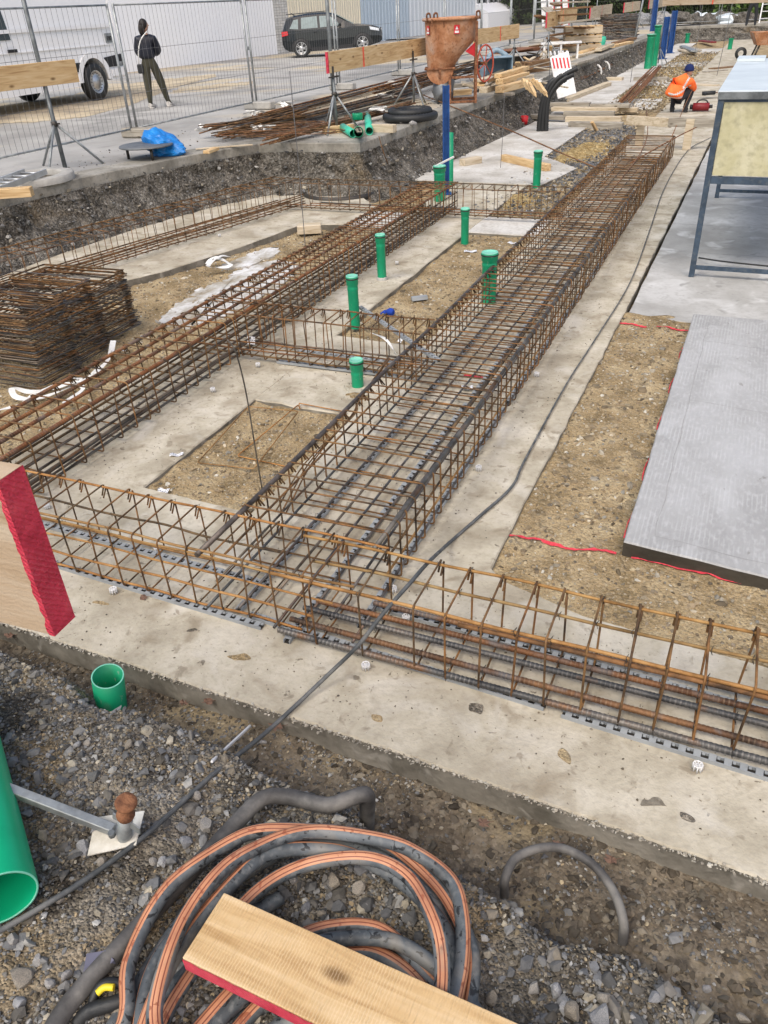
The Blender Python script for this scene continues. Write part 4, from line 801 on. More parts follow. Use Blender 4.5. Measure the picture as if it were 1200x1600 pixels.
hose([(262, 1720, .28), (242, 1620, .3), (255, 1530, .31), (290, 1430, .32), (345, 1365, .32), (420, 1322, .31), (500, 1300, .3), (580, 1305, .29), (650, 1325, .27), (700, 1365, .25), (722, 1430, .24), (722, 1520, .24), (700, 1620, .24)], tw0=1.3, tw1=-.2)
hose([(200, 1700, .24), (235, 1570, .26), (300, 1455, .27), (370, 1375, .28), (440, 1330, .28), (530, 1330, .26), (620, 1370, .22), (690, 1440, .2), (720, 1530, .19), (750, 1620, .18)], tw0=.6, tw1=-.9)
hose([(230, 1660, .17), (270, 1560, .19), (330, 1470, .22), (400, 1395, .25), (480, 1352, .27), (570, 1345, .29), (640, 1375, .3), (680, 1440, .3), (692, 1520, .3), (680, 1600, .3)], tw0=1.2, tw1=.5)
hose([(280, 1640, .2), (350, 1560, .2), (430, 1490, .2), (510, 1448, .2), (580, 1452, .2), (640, 1490, .19), (690, 1540, .18), (740, 1610, .17)], tw0=1., tw1=0.2)
hose([(240, 1700, .19), (330, 1600, .19), (420, 1520, .2), (500, 1470, .22), (570, 1465, .23), (640, 1485, .22), (700, 1530, .2), (750, 1590, .19), (770, 1660, .19)], tw0=-1.2, tw1=-1.8)
hose([(170, 1720, .17), (215, 1610, .18), (280, 1530, .19), (380, 1440, .2), (440, 1400, .2)], tw0=-1, tw1=-1.5)
hose([(120, 1700, .18), (180, 1600, .18), (240, 1500, .19), (320, 1410, .2), (400, 1345, .2), (470, 1320, .2)], tw0=-1, tw1=-1)
hose([(300, 1680, .17), (390, 1590, .17), (470, 1540, .17), (560, 1520, .17), (640, 1560, .17), (690, 1640, .17)], tw0=-1, tw1=-1)
hose([(350, 1700, .2), (420, 1620, .2), (500, 1585, .2), (600, 1610, .2)], tw0=-1, tw1=-1)
hose([(210, 1640, .2), (225, 1560, .21), (262, 1470, .22), (330, 1385, .23), (410, 1335, .23), (500, 1318, .23), (600, 1345, .21), (668, 1400, .2), (705, 1470, .19), (722, 1560, .19)], tw0=-.6, tw1=-1.4)
hose([(330, 1660, .18), (420, 1560, .18), (480, 1510, .18), (560, 1490, .18), (640, 1520, .18), (700, 1590, .18)], tw0=.8, tw1=.4)
# thick grey pipes
P = [at(60, 1650, .2), at(100, 1580, .2), at(150, 1520, .21), at(215, 1450, .21), at(300, 1360, .2), at(370, 1285, .19), at(410, 1248, .19), at(450, 1245, .19), at(510, 1258, .21), at(548, 1247, .22), at(572, 1242, .22), at(574, 1262, .14), at(573, 1300, -.02), at(575, 1330, -.1)]
b = MB(); b.tube(crom(P[:12]+P[12:], 8), .0255, 14); b.top('grey_pipe', M['pipe_grey'], 'dirty grey flexible pipe passing under the hose coil and bending down into the ground', 'pipe', None, P[6])
P = [at(788, 1400, -.1), at(789, 1375, -.02), at(805, 1342, .0), at(840, 1326, .0), at(880, 1326, .0), at(925, 1350, .0), at(958, 1392, -.01), at(974, 1440, -.03), at(972, 1478, -.1), at(968, 1500, -.18)]
b = MB(); b.tube(crom(P, 8), .0145, 12); b.top('hose_arc', M['pipe_grey'], 'dirty grey hose arching out of the ditch by the slab edge', 'hose', None, P[0])
# sawn board on the coil
A = at(285, 1497, .355); B = at(350, 1395, .355); C = at(810, 1600, .355); d = (C-B); d.z = 0; d.normalize()
W_ = (B-A); wv = W_-d*W_.dot(d); wd = wv.length; LN = 1.5
e = empty('sawn_board', ((A+B)/2)[:], math.atan2(d.y, d.x), 'freshly sawn pine board with a red-sprayed front edge lying on the hose coil', 'board'); e.location.z = .30; e.rotation_euler = (R(0), R(0), math.atan2(d.y, d.x))
b = MB(); b.box((LN/2, 0, .03), (LN, wd, .055), ch=.002)
me = b.build('plank', [M['wood_sawn'], M['red_paint']], e)
b = MB(); vs = []; n = 60
for i in range(n+1):
    x_ = LN*i/n; vs += [(x_, -wd/2-.0015, .0025), (x_, -wd/2-.0015, .052+.006*nz(x_, 0, 30))]
b.add(vs, [(2*i, 2*i+2, 2*i+3, 2*i+1) for i in range(n)]); b.build('painted_edge', M['red_paint'], e)
# near batter board with red end, on a stand outside the view
z1, z2 = 1.745, 1.445
nA = (at(0, 748, z1)+at(83, 998, z2))/2; fA = (at(37, 726, z1)+at(113, 965, z2))/2; nA.z = fA.z = z2
dn = fA-nA; ln = Vector((-dn.y, dn.x, 0)).normalized(); ln = ln if ln.x < 0 else -ln
e = empty('batter_board', nA[:], 0, 'thick pine board with a bright red end close to the camera', 'batter board', None)
b = MB(); q0 = [Vector((0, 0, 0)), dn, dn+ln*1.6, ln*1.6]; b.prism([(q.x, q.y) for q in q0], 0, z1-z2, 0); b.build('board', M['wood_near'], e)
b = MB(); n = 40; t_ = dn.length; vs = []
o1 = -ln*.0015; nn = dn.normalized()
for i in range(n+1):
    zz = (z1-z2)*i/n; wb = 1.0
    vs += [tuple(o1-nn*.0012+Vector((0, 0, zz))), tuple(o1+dn+nn*.0012+Vector((0, 0, zz)))]
b.add(vs, [(2*i, 2*i+1, 2*i+3, 2*i+2) for i in range(n)])
vs = []
for i in range(n+1):
    zz = (z1-z2)*i/n; vs += [tuple(-nn*.0014+o1+Vector((0, 0, zz))), tuple(-nn*.0014+ln*(.010+.006*nz(i, 0, .3)+.004*nz(i, 1, .9))+Vector((0, 0, zz)))]
b.add(vs, [(2*i, 2*i+1, 2*i+3, 2*i+2) for i in range(n)]); b.build('painted_end', M['red_paint'], e)
# stand of that board: mast and strut outside left, foot plate with bolt in view
g = at(178, 1312, .17); gz = bank_h(g.x, g.y)
e = empty('board_stand', (g.x, g.y, gz), 0, 'galvanised stand foot with a rusty bolt and dusty base plate on the gravel', 'stand')
def L_(px, py, z): return at(px, py, z)-Vector((g.x, g.y, gz))
b = MB(); q = [L_(137, 1338, gz+.02), L_(213, 1321, gz+.03), L_(226, 1268, gz+.04), L_(150, 1278, gz+.025)]
vs = q+[p+Vector((0, 0, .004)) for p in q]; b.add(vs, [(0, 1, 2, 3)[::-1], (4, 5, 6, 7), (0, 1, 5, 4), (1, 2, 6, 5), (2, 3, 7, 6), (3, 0, 4, 7)]); b.build('base_plate', M['zincplate'], e)
c = L_(195, 1308, gz+.03); RT = Matrix.Rotation(R(17), 3, 'Y')
b = MB(); b.lathe([(.022, 0), (.022, .13), (.019, .13), (.019, .02)], 16, c=c, M=RT); b.beam(c+RT@Vector((.018, -.005, .11)), c+RT@Vector((.06, -.01, .113)), .004, .035); b.beam(c+RT@Vector((-.045, .0, .09)), c+RT@Vector((-.018, -.0, .09)), .004, .03); b.build('sleeve', M['galv'], e)
b = MB(); b.lathe([(0, .0), (.016, 0), (.016, .118), (.025, .128), (.028, .14), (.022, .153), (.0135, .158), (.0125, .19), (.016, .197), (.031, .2), (.033, .206), (.031, .212), (.02, .214), (0, .213)], 16, c=c, M=RT); b.build('bolt', M['rust'], e)
mast = Vector((-2.05, .72, 0)); pA = L_(180, 1303, gz+.035)+Vector((0, 0, .02)); pB = Vector((mast.x, mast.y, .62))-Vector((g.x, g.y, gz))
tgt = L_(0, 1228, .30)
dd = (tgt-pA); pB = pA+dd*1.8
b = MB(); b.beam(pA, pB, .028, .03, ch=.002); b.build('strut', M['galv'], e)
b = MB(); b.cyl(pA+Vector((.01, -.018, .0)), pA+Vector((.01, -.018, .018)), .011, 6); b.build('nut', M['galv_dark'], e)
b = MB(); mm = Vector((pB.x, pB.y, -.1)); b.cyl(mm, Vector((mm.x, mm.y, z2-gz-.005)), .02, 12); b.beam(Vector((mm.x, mm.y, z2-gz-.02)), Vector((mm.x, mm.y, z2-gz-.02))+Vector((.0, .2, 0)), .03, .02); b.build('mast', M['galv'], e)
# big green pipe at the left edge
r_ = .1; A = at(6, 1415, .25); A.z = bank_h(A.x, A.y)+r_+.01; B = at(-58, 1130, .28)
ax = (Vector((B.x, B.y, 0))-Vector((A.x, A.y, 0))).normalized(); B = A+ax*1.0
e = empty('large_green_pipe', (A.x, A.y, A.z-r_), 0, 'large glossy green pipe lying on the gravel at the edge, open end forward', 'pipe')
rot = Vector((0, 0, 1)).rotation_difference(ax).to_matrix()
b = MB(); b.lathe([(r_*.93, .98), (r_*.93, .004), (r_*.94, 0), (r_*.985, 0), (r_, .004), (r_, .98)], 48, M=rot, c=(0, 0, r_)); b.build('pipe_body', M['green_bright'] if 'green_bright' in M else M['green'], e)
b = MB(); b.lathe([(r_*.935, .002), (r_*.935, -.001), (r_*.99, -.001), (r_*.99, .002)], 48, M=rot, c=(0, 0, r_)); b.build('cut_rim', M['green_light'], e)
# open green ring
g = at(161, 1052, .09); gz = -.025
b = MB(); rr = .063; b.lathe([(rr, -.12), (rr, .115), (rr*.92, .115), (rr*.92, -.12)], 36); e = empty('green_pipe_stub', (g.x, g.y, gz), 0, 'short open green pipe stub standing in the ditch by the slab edge', 'pipe'); e.rotation_euler = (R(2), R(13), 0); b.build('pipe_body', M['green'], e)
b = MB(); b.lathe([(rr*1.0, .115), (rr*1.0, .1165), (rr*.92, .1165), (rr*.92, .115)], 36); b.build('cut_rim', M['green_light'], e)
# white stick, leaves, rubber bits
b = MB(); b.beam(at(331, 1190, .15), at(391, 1134, -.06), .008, .008); b.top('stick', M['white'], 'thin white stick lying in the ditch beside the cable', 'stick')
b = MB(); pts = [at(130, 1520, .19), at(135, 1490, .21), at(165, 1485, .235), at(178, 1500, .23), at(150, 1528, .2)]
b.add([tuple(p) for p in pts]+[tuple(p-Vector((0, 0, .02))) for p in pts], [(0, 1, 2, 3, 4), (5, 6, 7, 8, 9)[::-1]]+[(i, (i+1) % 5, 5+(i+1) % 5, 5+i) for i in range(5)]); b.top('rubber_flap', M['purple'], 'violet-grey rubber flap sticking out beside the hose coil', 'rubber flap')
b = MB(); b.tube(crom([at(140, 1590, .17), at(150, 1550, .2), at(170, 1535, .21), at(200, 1540, .2)], 6), .013, 8, 0); b.tube(crom([at(152, 1552, .225), at(163, 1543, .23), at(178, 1543, .23)], 6), .009, 8, 1); b.tube(crom([at(120, 1600, .17), at(140, 1580, .19), at(170, 1570, .2), at(200, 1560, .2)], 6), .02, 8, 0); b.top('black_bundle', [M['rubber'], M['yellow']], 'black plastic bundle with a yellow ring half under the grey pipe', 'plastic bundle')
def leaf(px, py, z, s, label):
    c = at(px, py, z); b = MB(); n = 14; vs = [(0, 0, .006)]; ph = U(0, 6)
    for i in range(n): a = 2*math.pi*i/n; r = s*(1 if i % 2 else .72)*U(.55, 1.15); vs.append((r*math.cos(a+ph), r*.8*math.sin(a+ph), .003+.012*random.random()))
    b.add(vs, [(0, i+1, (i+1) % n+1) for i in range(n)]); b.tube([(0, 0, .005), (s*1.2, s*.6, .012)], .0012, 4); b.build('dead_leaf', M['leaf'], loc=c, label=label, cat='leaf', group='dead leaves on the ground')
leaf(225, 935, 0, .028, 'dead brown leaf on the concrete in front of the light orange cage'); leaf(432, 1137, -.06, .035, 'large reddish leaf in the ditch under the cable'); leaf(755, 1288, -.08, .028, 'dead leaf in the ditch left of the arching hose'); leaf(325, 1098, -.06, .03, 'dead leaf in the ditch against the slab side'); leaf(287, 1100, -.07, .022, 'small dead leaf below the slab edge'); leaf(955, 1345, -.08, .03, 'dead leaf inside the arc of grey hose'); leaf(15, 995, -.06, .03, 'dead leaf under the red-ended board'); leaf(870, 1320, -.08, .02, 'small dead leaf beside the arching hose top')
# crumbs of dried mortar on front strip
for (px, py, rx, lab) in [(737, 1107, .03, 'dark stain beside the cable'), (1023, 1251, .03, 'oval'), (375, 1025, .03, '')]:
    pass
# labels (paper tags)
def paper(px, py, z, wd, hh, rz, label, tilt=(0, 0), m='paper'):
    c = at(px, py, z); e = empty('paper_tag', c[:], rz, label, 'paper tag', 'white paper tags'); e.rotation_euler = (tilt[0], tilt[1], rz)
    b = MB(); vs = []; nx = 6
    for i in range(nx+1):
        u = i/nx-.5; vs += [(u*wd, -hh/2, .004+.006*math.sin(i*1.3)), (u*wd, hh/2, .004+.006*math.sin(i*1.3+.6))]
    b.add(vs, [(2*i, 2*i+1, 2*i+3, 2*i+2)[::-1] for i in range(nx)]); b.build('sheet', M['paper'], e)
    b = MB()
    for k in range(3):
        for i in range(nx):
            if random.random() < .75:
                z0 = .0052+.006*math.sin((i+.5)*1.3+.3)+.0015; y_ = -hh*.3+k*hh*.3; b.add([(wd*(i/nx-.46), y_, z0), (wd*((i+.8)/nx-.46), y_, z0), (wd*((i+.8)/nx-.46), y_+hh*.08, z0), (wd*(i/nx-.46), y_+hh*.08, z0)], [(0, 1, 2, 3)])
    b.build('print', M['ink'], e)
paper(276, 711, 0, .085, .035, .5, 'white printed tag on the concrete between the soil patch and the narrow cage')
paper(255, 769, -.02, .07, .05, .2, 'crumpled white tag on the near edge of the stony soil patch', (R(15), 0))
paper(192, 547, -.03, .075, .06, .9, 'pale blue-white tag lying right of the stirrup stacks')
paper(393, 532, .1, .07, .06, .1, 'white tag hanging on the bars of the narrow cage', (R(70), 0)); paper(628, 530, .18, .07, .06, -.8, 'crumpled white tag stuck on the short cross cage', (R(50), 0))
paper(735, 393, -.04, .14, .07, .3, 'white paper scrap on the soil left of the thick green pipe'); paper(800, 380, -.04, .1, .07, -.2, 'white paper scrap on the soil right of the leaning pipe'); paper(825, 330, -.03, .13, .08, .1, 'white paper scrap behind the far cross cage')
paper(730, 606, .02, .08, .05, .3, 'small white scrap under the wide cage') ; paper(905, 338, .02, .12, .08, .1, 'white scrap inside the far part of the wide cage')
# straps
def strap(pts, wd, label, k=6, m='strap', up=None):
    P = crom([at(x, y, z) for x, y, z in pts], k); vs = []; n = len(P)
    for i, p in enumerate(P):
        t = (P[min(n-1, i+1)]-P[max(0, i-1)]).normalized(); s = t.cross(Vector((.2*math.sin(i*.7), .3*math.cos(i*.45), 1))).normalized()*wd/2
        vs += [tuple(p+s), tuple(p-s), tuple(p+s-Vector((0, 0, .002))), tuple(p-s-Vector((0, 0, .002)))]
    b = MB(); b.add(vs, [(4*i, 4*i+1, 4*i+5, 4*i+4) for i in range(n-1)]+[(4*i+2, 4*i+6, 4*i+7, 4*i+3) for i in range(n-1)]+[(4*i, 4*i+4, 4*i+6, 4*i+2) for i in range(n-1)]+[(4*i+1, 4*i+3, 4*i+7, 4*i+5) for i in range(n-1)])
    return b.top('white_strap', M[m], label, 'strap', 'white lifting straps')
strap([(177, 532, .05), (170, 560, 0), (150, 580, -.01), (135, 592, .0), (110, 604, .0), (60, 622, 0), (25, 620, .02), (20, 605, .05), (45, 612, .02), (80, 608, .02), (112, 598, .03), (125, 592, .05), (108, 590, .06)], .045, 'twisted white strap trailing along the foot of the stirrup stacks')
strap([(0, 640, 0), (30, 632, 0), (55, 615, .01), (90, 600, .03), (130, 605, .01), (100, 630, .02)], .035, 'white strap ending crumpled under the narrow cage near the stacks')
strap([(322, 412, -.02), (335, 402, .03), (352, 408, .03), (360, 415, 0), (340, 418, 0), (325, 415, .04), (345, 400, .06), (365, 402, .0)], .05, 'loops of white strap on the white mortar spill before the trench wall cage')
strap([(580, 520, .25), (600, 528, .3), (612, 542, .28), (622, 560, .2)], .02, 'thin white ribbon draped over the short cross cage')
# blue glove (soft lump with fingers)
c = at(605, 492, -.03); b = MB()
b.tube(crom([(0, 0, .02), (.035, -.01, .035), (.07, -.02, .03)], 4), [.02, .028, .03, .032, .034, .034, .033, .03, .02], 10)
for k in range(4): b.tube(crom([(0, .012-.012*k, .02), (-.03, .02-.016*k, .03), (-.05, .02-.018*k, .012)], 3), .0075, 6)
b.tube(crom([(.02, .03, .02), (.0, .05, .02), (-.02, .055, .012)], 3), .008, 6)
b.build('glove', M['blue_cloth'], loc=c, label='blue work glove lying on the soil behind the short cross cage', cat='glove')
b = MB(); c = at(655, 468, -.03); b.extr([(-.03, 0), (.03, 0), (.022, .03), (-.022, .03)], c+Vector((-.06, -.04, 0)), c+Vector((.06, .05, 0))); b.top('plastic_offcut', M['spacer'], 'grey plastic offcut on the soil patch behind the blue glove', 'offcut')
# timber pieces
def timber(A, B, wd, h, label, m='wood_pale', cat='timber', group=None, name='timber_beam', ch=.004, roll=0):
    A = Vector(A); B = Vector(B); L = (B-A).length; d = (B-A).normalized(); b = MB(); b.box((0, 0, h/2), (L, wd, h), ch=min(ch, h*.2, wd*.2))
    o = b.build(name, M[m], label=label, cat=cat, group=group)
    o.location = (A+B)/2-Vector((0, 0, h/2)); o.rotation_euler = (roll, -math.asin(max(-1, min(1, d.z))), math.atan2(d.y, d.x)); return o
def tz(p, z): return at(p[0], p[1], z)
timber(at(786, 246, .05), at(857, 262, .05), .1, .1, 'loose squared timber on the concrete left of the slim dark green pipe', 'wood'); timber(at(722, 254, .05), at(749, 249, .05), .14, .1, 'short squared timber offcut on the concrete beside the thin green pipe', 'wood_pale')
timber(at(465, 358, 0), at(502, 356, 0), .16, .1, 'short grey timber block on the soil inside the trench corner', 'wood_pale')
b = MB(); b.beam(at(676, 262, .42), at(709, 245, .5), .02, .02); b.top('white_lath', M['strap'], 'pale lath lying across the caps beside the blue post', 'lath')
# ================================================================== TRENCH TIMBER, WORKER, TABLE
GL = 'timber planks stacked across the far strips'
pl = [((861, 163, .16), (922, 163, .16), .2, .08, 'wood_grey', 'upper left plank of the timber stack by the black conduits'), ((923, 165, .15), (984, 165, .15), .2, .08, 'wood_grey', 'upper right plank of the timber stack, ends by the rebar bundle'),
      ((863, 170, .09), (965, 171, .09), .2, .08, 'wood_pale', 'second plank down in the timber stack'), ((881, 178, .12), (960, 178, .12), .16, .1, 'wood_grey', 'short thick grey plank in the middle of the timber stack'), ((967, 171, .06), (997, 171, .06), .2, .08, 'wood_pale', 'short pale plank end right of the timber stack'),
      ((815, 181, .05), (884, 184, .05), .2, .08, 'wood_grey', 'plank reaching from the stack to the red cup'), ((884, 186, .07), (971, 186, .07), .16, .1, 'wood_pale', 'lower pale plank of the timber stack'), ((889, 196, .02), (973, 197, .02), .16, .14, 'wood_grey', 'lowest thick plank bordering the grey gravel bed'),
      ((937, 124, .02), (973, 124, .02), .2, .12, 'wood_pale', 'timber across the trench behind the strapped bundle'), ((991, 124, .02), (1044, 124, .02), .2, .12, 'wood_grey', 'timber across the gravel behind the loose rebar bundle'),
      ((882, 158, .02), (950, 132, .02), .2, .14, 'wood_pale', 'long timber lying beside the strapped rebar bundle'), ((924, 190, .18), (931, 203, .02), .08, .04, 'wood', 'small pale stick leaning on the lowest plank'),
      ((1085, 132, .0), (1120, 134, .0), .25, .05, 'wood_pale', 'pale board behind the crouching worker with a drill on it'), ((1078, 155, .0), (1125, 152, .0), .2, .03, 'wood_grey', 'thin grey board on the strip beyond the worker'),
      ((1100, 113, .0), (1135, 110, .0), .2, .05, 'wood_grey', 'thin far board on the light strip, nearer one'), ((1112, 108, .0), (1150, 104, .0), .3, .05, 'wood_brown', 'thin brown board on the light strip, farther one')]
for A, B, wd, h, m, lab in pl: timber(at(*A[:2], A[2]), at(*B[:2], B[2]), wd, h, lab, m, 'timber', GL, 'timber_plank')
# batter frame with two posts
e = empty('post_frame', at(1072, 234, 0)[:], 0, 'low timber frame of two stakes and cross board ending the wide cage', 'timber frame'); g0 = at(1072, 234, 0)
def bx(A, B, wd, h, nm, m, up=Vector((0, 0, 1))):
    b = MB(); b.beam(Vector(A)-g0, Vector(B)-g0, wd, h, ch=.004, up=up); return b.build(nm, M[m], e)
bx(g0, g0+Vector((0, .0, .47)), .06, .13, 'stake', 'wood_pale', Vector((1, 0, 0))); g1 = at(998, 226, 0); bx(g1, g1+Vector((0, 0, .42)), .06, .13, 'stake', 'wood_pale', Vector((1, 0, 0)))
c1 = at(975, 181, .42); c2 = at(1050, 181, .42); c3_ = at(1117, 182, .42); Y_ = g0.y+.06
sx = lambda px: at(px, 0 if False else 230, 0).x
bx(Vector((g1.x-.25, Y_+.4, .40)), Vector((g0.x-.3, Y_, .40)), .05, .14, 'cross_board', 'wood_pale'); bx(Vector((g0.x-.35, Y_-.05, .42)), Vector((g0.x+.55, Y_-.05, .42)), .05, .14, 'cross_board', 'wood_grey')
# rebar bundles in the trench
def bundle(A, B, n, spread, r, label, m='rebar_red', h=.06, group='bundles of rebar', name='rebar_bundle', tw=.0, k=1):
    A = Vector(A); B = Vector(B); c = (A+B)/2; d = (B-A).normalized(); s = Vector((-d.y, d.x, 0)); e = empty(name, (c.x, c.y, min(A.z, B.z)-.01), 0, label, 'rebar bundle', group)
    c0 = Vector((c.x, c.y, min(A.z, B.z)-.01))
    ms = m if isinstance(m, (list, tuple)) else [m]
    for i in range(n):
        o1 = U(-1, 1)*spread; o2 = o1*.85+U(-.25, .25)*spread; z1 = random.random()*h; z2 = random.random()*h
        a = A+s*o1+Vector((0, 0, z1))+d*U(-.25, .12); b_ = B+s*o2+Vector((0, 0, z2))+d*U(-.15, .25); mid = (a+b_)/2+s*U(-.04, .04)
        b = MB(); b.tube(crom([a-c0, mid-c0, b_-c0], 4), r*U(.85, 1.15), 6); b.build('bar', M[ms[i % len(ms)]], e)
    return e
bundle(at(975, 160, .08), at(1024, 106, .2), 12, .17, .016, 'loose fan of rusty bars lying over the gravel bed behind the timber stack')
e = bundle(at(888, 140, .1), at(950, 112, .08), 22, .13, .016, 'thick strapped bundle of brown bars at the foot of the trench wall', h=.28)
c0 = e.location.copy()
for t in (.62, .85):
    p = at(888, 140, .1).lerp(at(950, 112, .08), t)-c0; d = (at(950, 112, .08)-at(888, 140, .1)).normalized(); s = Vector((-d.y, d.x, 0))
    b = MB(); pts = [p+s*.19*math.cos(R(a))+Vector((0, 0, .15+.2*math.sin(R(a)))) for a in range(0, 360, 30)]; b.tube(pts, .035, 5, closed=True); b.build('binding_strap', M['strap'], e)
# black conduits
e = empty('conduit_bundle', at(848, 204, 0)[:], 0, 'bundle of black corrugated conduits rising from the strip and bending over', 'conduit bundle'); g0 = at(848, 204, 0)
def corr(P, r, n=12, pitch=.022, amp=.10, m='rubber'):
    P = crom(P, 10); L = [0]
    for a, b_ in zip(P[:-1], P[1:]): L.append(L[-1]+(b_-a).length)
    k = max(8, int(L[-1]/pitch)); pts = []; rr = []
    for i in range(k+1):
        s = L[-1]*i/k; j = max(0, min(len(L)-2, next((q for q in range(len(L)-1) if L[q+1] >= s), len(L)-2))); t = (s-L[j])/max(1e-6, L[j+1]-L[j]); pts.append(P[j].lerp(P[j+1], t)); rr.append(r*(1+amp*(1 if i % 2 else -1)))
    b = MB(); b.tube(pts, rr, n); return b
F0 = g0.copy(); rt = Vector((F0.y, -F0.x, 0)).normalized(); fw = Vector((F0.x, F0.y, 0)).normalized()
pm = (Vector(proj(F0+rt))-Vector(proj(F0))).length
for k in range(9):
    ox = (k % 3-1)*.075+U(-.01, .01); oy = (k//3-1)*.07
    big_ = k >= 6
    tip = [(.22, .92), (.32, .98), (.40, .95), (.16, .88), (.26, .93), (.36, .9), (.62, 1.08), (.3, .86), (.5, .98)][k]
    pts = [Vector((0, 0, -.05)), Vector((.0, 0, .3)), rt*.04+Vector((0, 0, .6)), rt*(tip[0]*.55)+Vector((0, 0, .6+(tip[1]-.6)*.7)), rt*tip[0]+Vector((0, 0, tip[1]))]
    off = rt*ox+fw*oy; pts = [p+off*(1-.15*i) for i, p in enumerate(pts)]
    corr(pts, .046).build('conduit', M['rubber'], e)
# barrier board leaning
g = at(886, 150, .25); tp = 1.15
e = empty('barrier_board', g[:], 0, 'white barrier board with red stripes leaning beside the black conduits', 'barrier board')
rt = Vector((g.y, -g.x, 0)).normalized(); fw = Vector((g.x, g.y, 0)).normalized(); pm = (Vector(proj(g+rt))-Vector(proj(g))).length
upv = (Vector((0, 0, 1))+fw*.35-rt*.30).normalized()
b = MB(); b.beam(Vector((0, 0, 0)), upv*.94, .44, .04, up=rt.cross(upv)); b.build('panel', M['white'], e)
nrm = rt.cross(upv).normalized(); nrm = nrm if nrm.dot(fw) < 0 else -nrm
for k in range(5):
    b = MB(); x0 = -.19+k*.085; o = nrm*.0225; q = [rt*x0+upv*.62, rt*(x0+.04)+upv*.62, rt*(x0+.04)+upv*.86, rt*x0+upv*.86]; vs = [p+o for p in q]+[p+o*.9 for p in q]
    b.add(vs, [(0, 1, 2, 3), (4, 5, 6, 7)[::-1]]+[(i, (i+1) % 4, 4+(i+1) % 4, 4+i) for i in range(4)]); b.build('red_stripe', M['cone_red'], e)
for k in range(5):
    b = MB(); b.beam(rt*(-.19+k*.095)+upv*.93, rt*(-.19+k*.095)+upv*1.02, .03, .03); b.build('peg', M['white'], e)
# red cup, white sticks
g = at(819, 194, 0); b = MB(); b.lathe([(0, 0), (.07, 0), (.085, .16), (.08, .16), (.066, .01), (0, .01)], 16); b.build('red_cup', M['cone_red'], loc=g, label='red plastic cup at the foot of the trench wall', cat='cup')
b = MB(); b.beam(at(801, 124, .75), at(823, 182, .02), .05, .03); b.top('leaning_lath', M['wood_pale'], 'pale lath leaning from the street edge down into the trench', 'lath')
b = MB(); b.beam(at(843, 128, .55), at(887, 137, .5), .05, .03); b.top('lath', M['wood_pale'], 'pale lath sticking out behind the black conduits', 'lath')
# debris on the far slab
for i, (x0, y0, x1, y1, m, lab) in enumerate([(1063, 78, 1090, 84, 'wood_pale', 'pale board heap on the far slab, front board'), (1066, 72, 1085, 80, 'galv', 'grey sheet on the far board heap'), (1078, 74, 1092, 79, 'wood_grey', 'grey board on the far board heap'), (1095, 64, 1115, 66, 'redtool', 'reddish board lying far away on the slab')]):
    timber(at(x0, y0, .05), at(x1, y1, .05+.1*(i % 2)), .25, .06, lab, m, 'board', 'boards lying on the far slab', 'board')
# tools by the worker
g = at(1094, 174, 0); e = empty('red_tool', g[:], .1, 'dark red cylindrical power tool on the strip beside the crouching worker', 'power tool')
b = MB(); b.cyl((-.17, 0, .09), (.17, .0, .09), .08, 14); b.build('housing', M['redtool'], e); b = MB(); b.cyl((.17, 0, .09), (.24, 0, .1), .035, 10); b.cyl((-.23, 0, .09), (-.17, 0, .09), .05, 10); b.build('end_cap', M['rubber'], e); b = MB(); b.tube(crom([(-.1, 0, .16), (-.05, 0, .22), (.08, 0, .22), (.14, 0, .16)], 5), .014, 8); b.build('handle', M['rubber'], e)
g = at(1110, 150, .06); e = empty('drill', g[:], .25, 'dark drill with a long bit lying on the pale board', 'drill'); b = MB(); b.cyl((-.2, 0, .06), (.1, 0, .07), .045, 10); b.build('motor', M['rubber'], e); b = MB(); b.beam((-.1, 0, .06), (-.16, -.12, .05), .05, .05); b.build('grip', M['plastic_black'], e); b = MB(); b.cyl((.1, 0, .07), (.42, .02, .09), .01, 6); b.build('bit', M['rust'], e)
# wheelbarrow-like trestle and ladder at far right
g = at(1190, 92, 0); e = empty('wheelbarrow', g[:], .2, 'wooden-coloured wheelbarrow standing on the far soil', 'wheelbarrow'); b = MB()
vs = [(-.3, -.35, .45), (.6, -.35, .45), (.6, .35, .45), (-.3, .35, .45), (-.5, -.45, .85), (.8, -.45, .85), (.8, .45, .85), (-.5, .45, .85)]; b.add(vs, [(0, 1, 2, 3)[::-1], (0, 1, 5, 4), (1, 2, 6, 5), (2, 3, 7, 6), (3, 0, 4, 7)]); b.build('tray', M['rustcoat'], e)
for s in (-1, 1): b = MB(); b.tube([(-.2, s*.25, .45), (-.35, s*.28, 0)], .03, 6); b.tube([(.4, s*.25, .45), (1.3, s*.28, .6)], .03, 6); b.build('leg', M['steel_dark'], e)
b = MB(); b.lathe([(.1, -.05), (.2, -.04), (.2, .04), (.1, .05)], 16, M=Matrix.Rotation(R(90), 3, 'X'), c=(-.75, 0, .2)); b.build('wheel', M['rubber'], e)
g = at(1190, 58, 0); e = empty('ladder', (g.x, g.y, 0), 0, 'white ladder leaning on the far end wall of the pit', 'ladder')
for s in (-.25, .25): b = MB(); b.beam((s, 0, 0), (s, 1.0, 1.9), .06, .04); b.build('rail', M['white'], e)
for k in range(6): b = MB(); b.cyl((-.25, .1+.16*k, .2+.3*k), (.25, .1+.16*k, .2+.3*k), .02, 6); b.build('rung', M['white'], e)
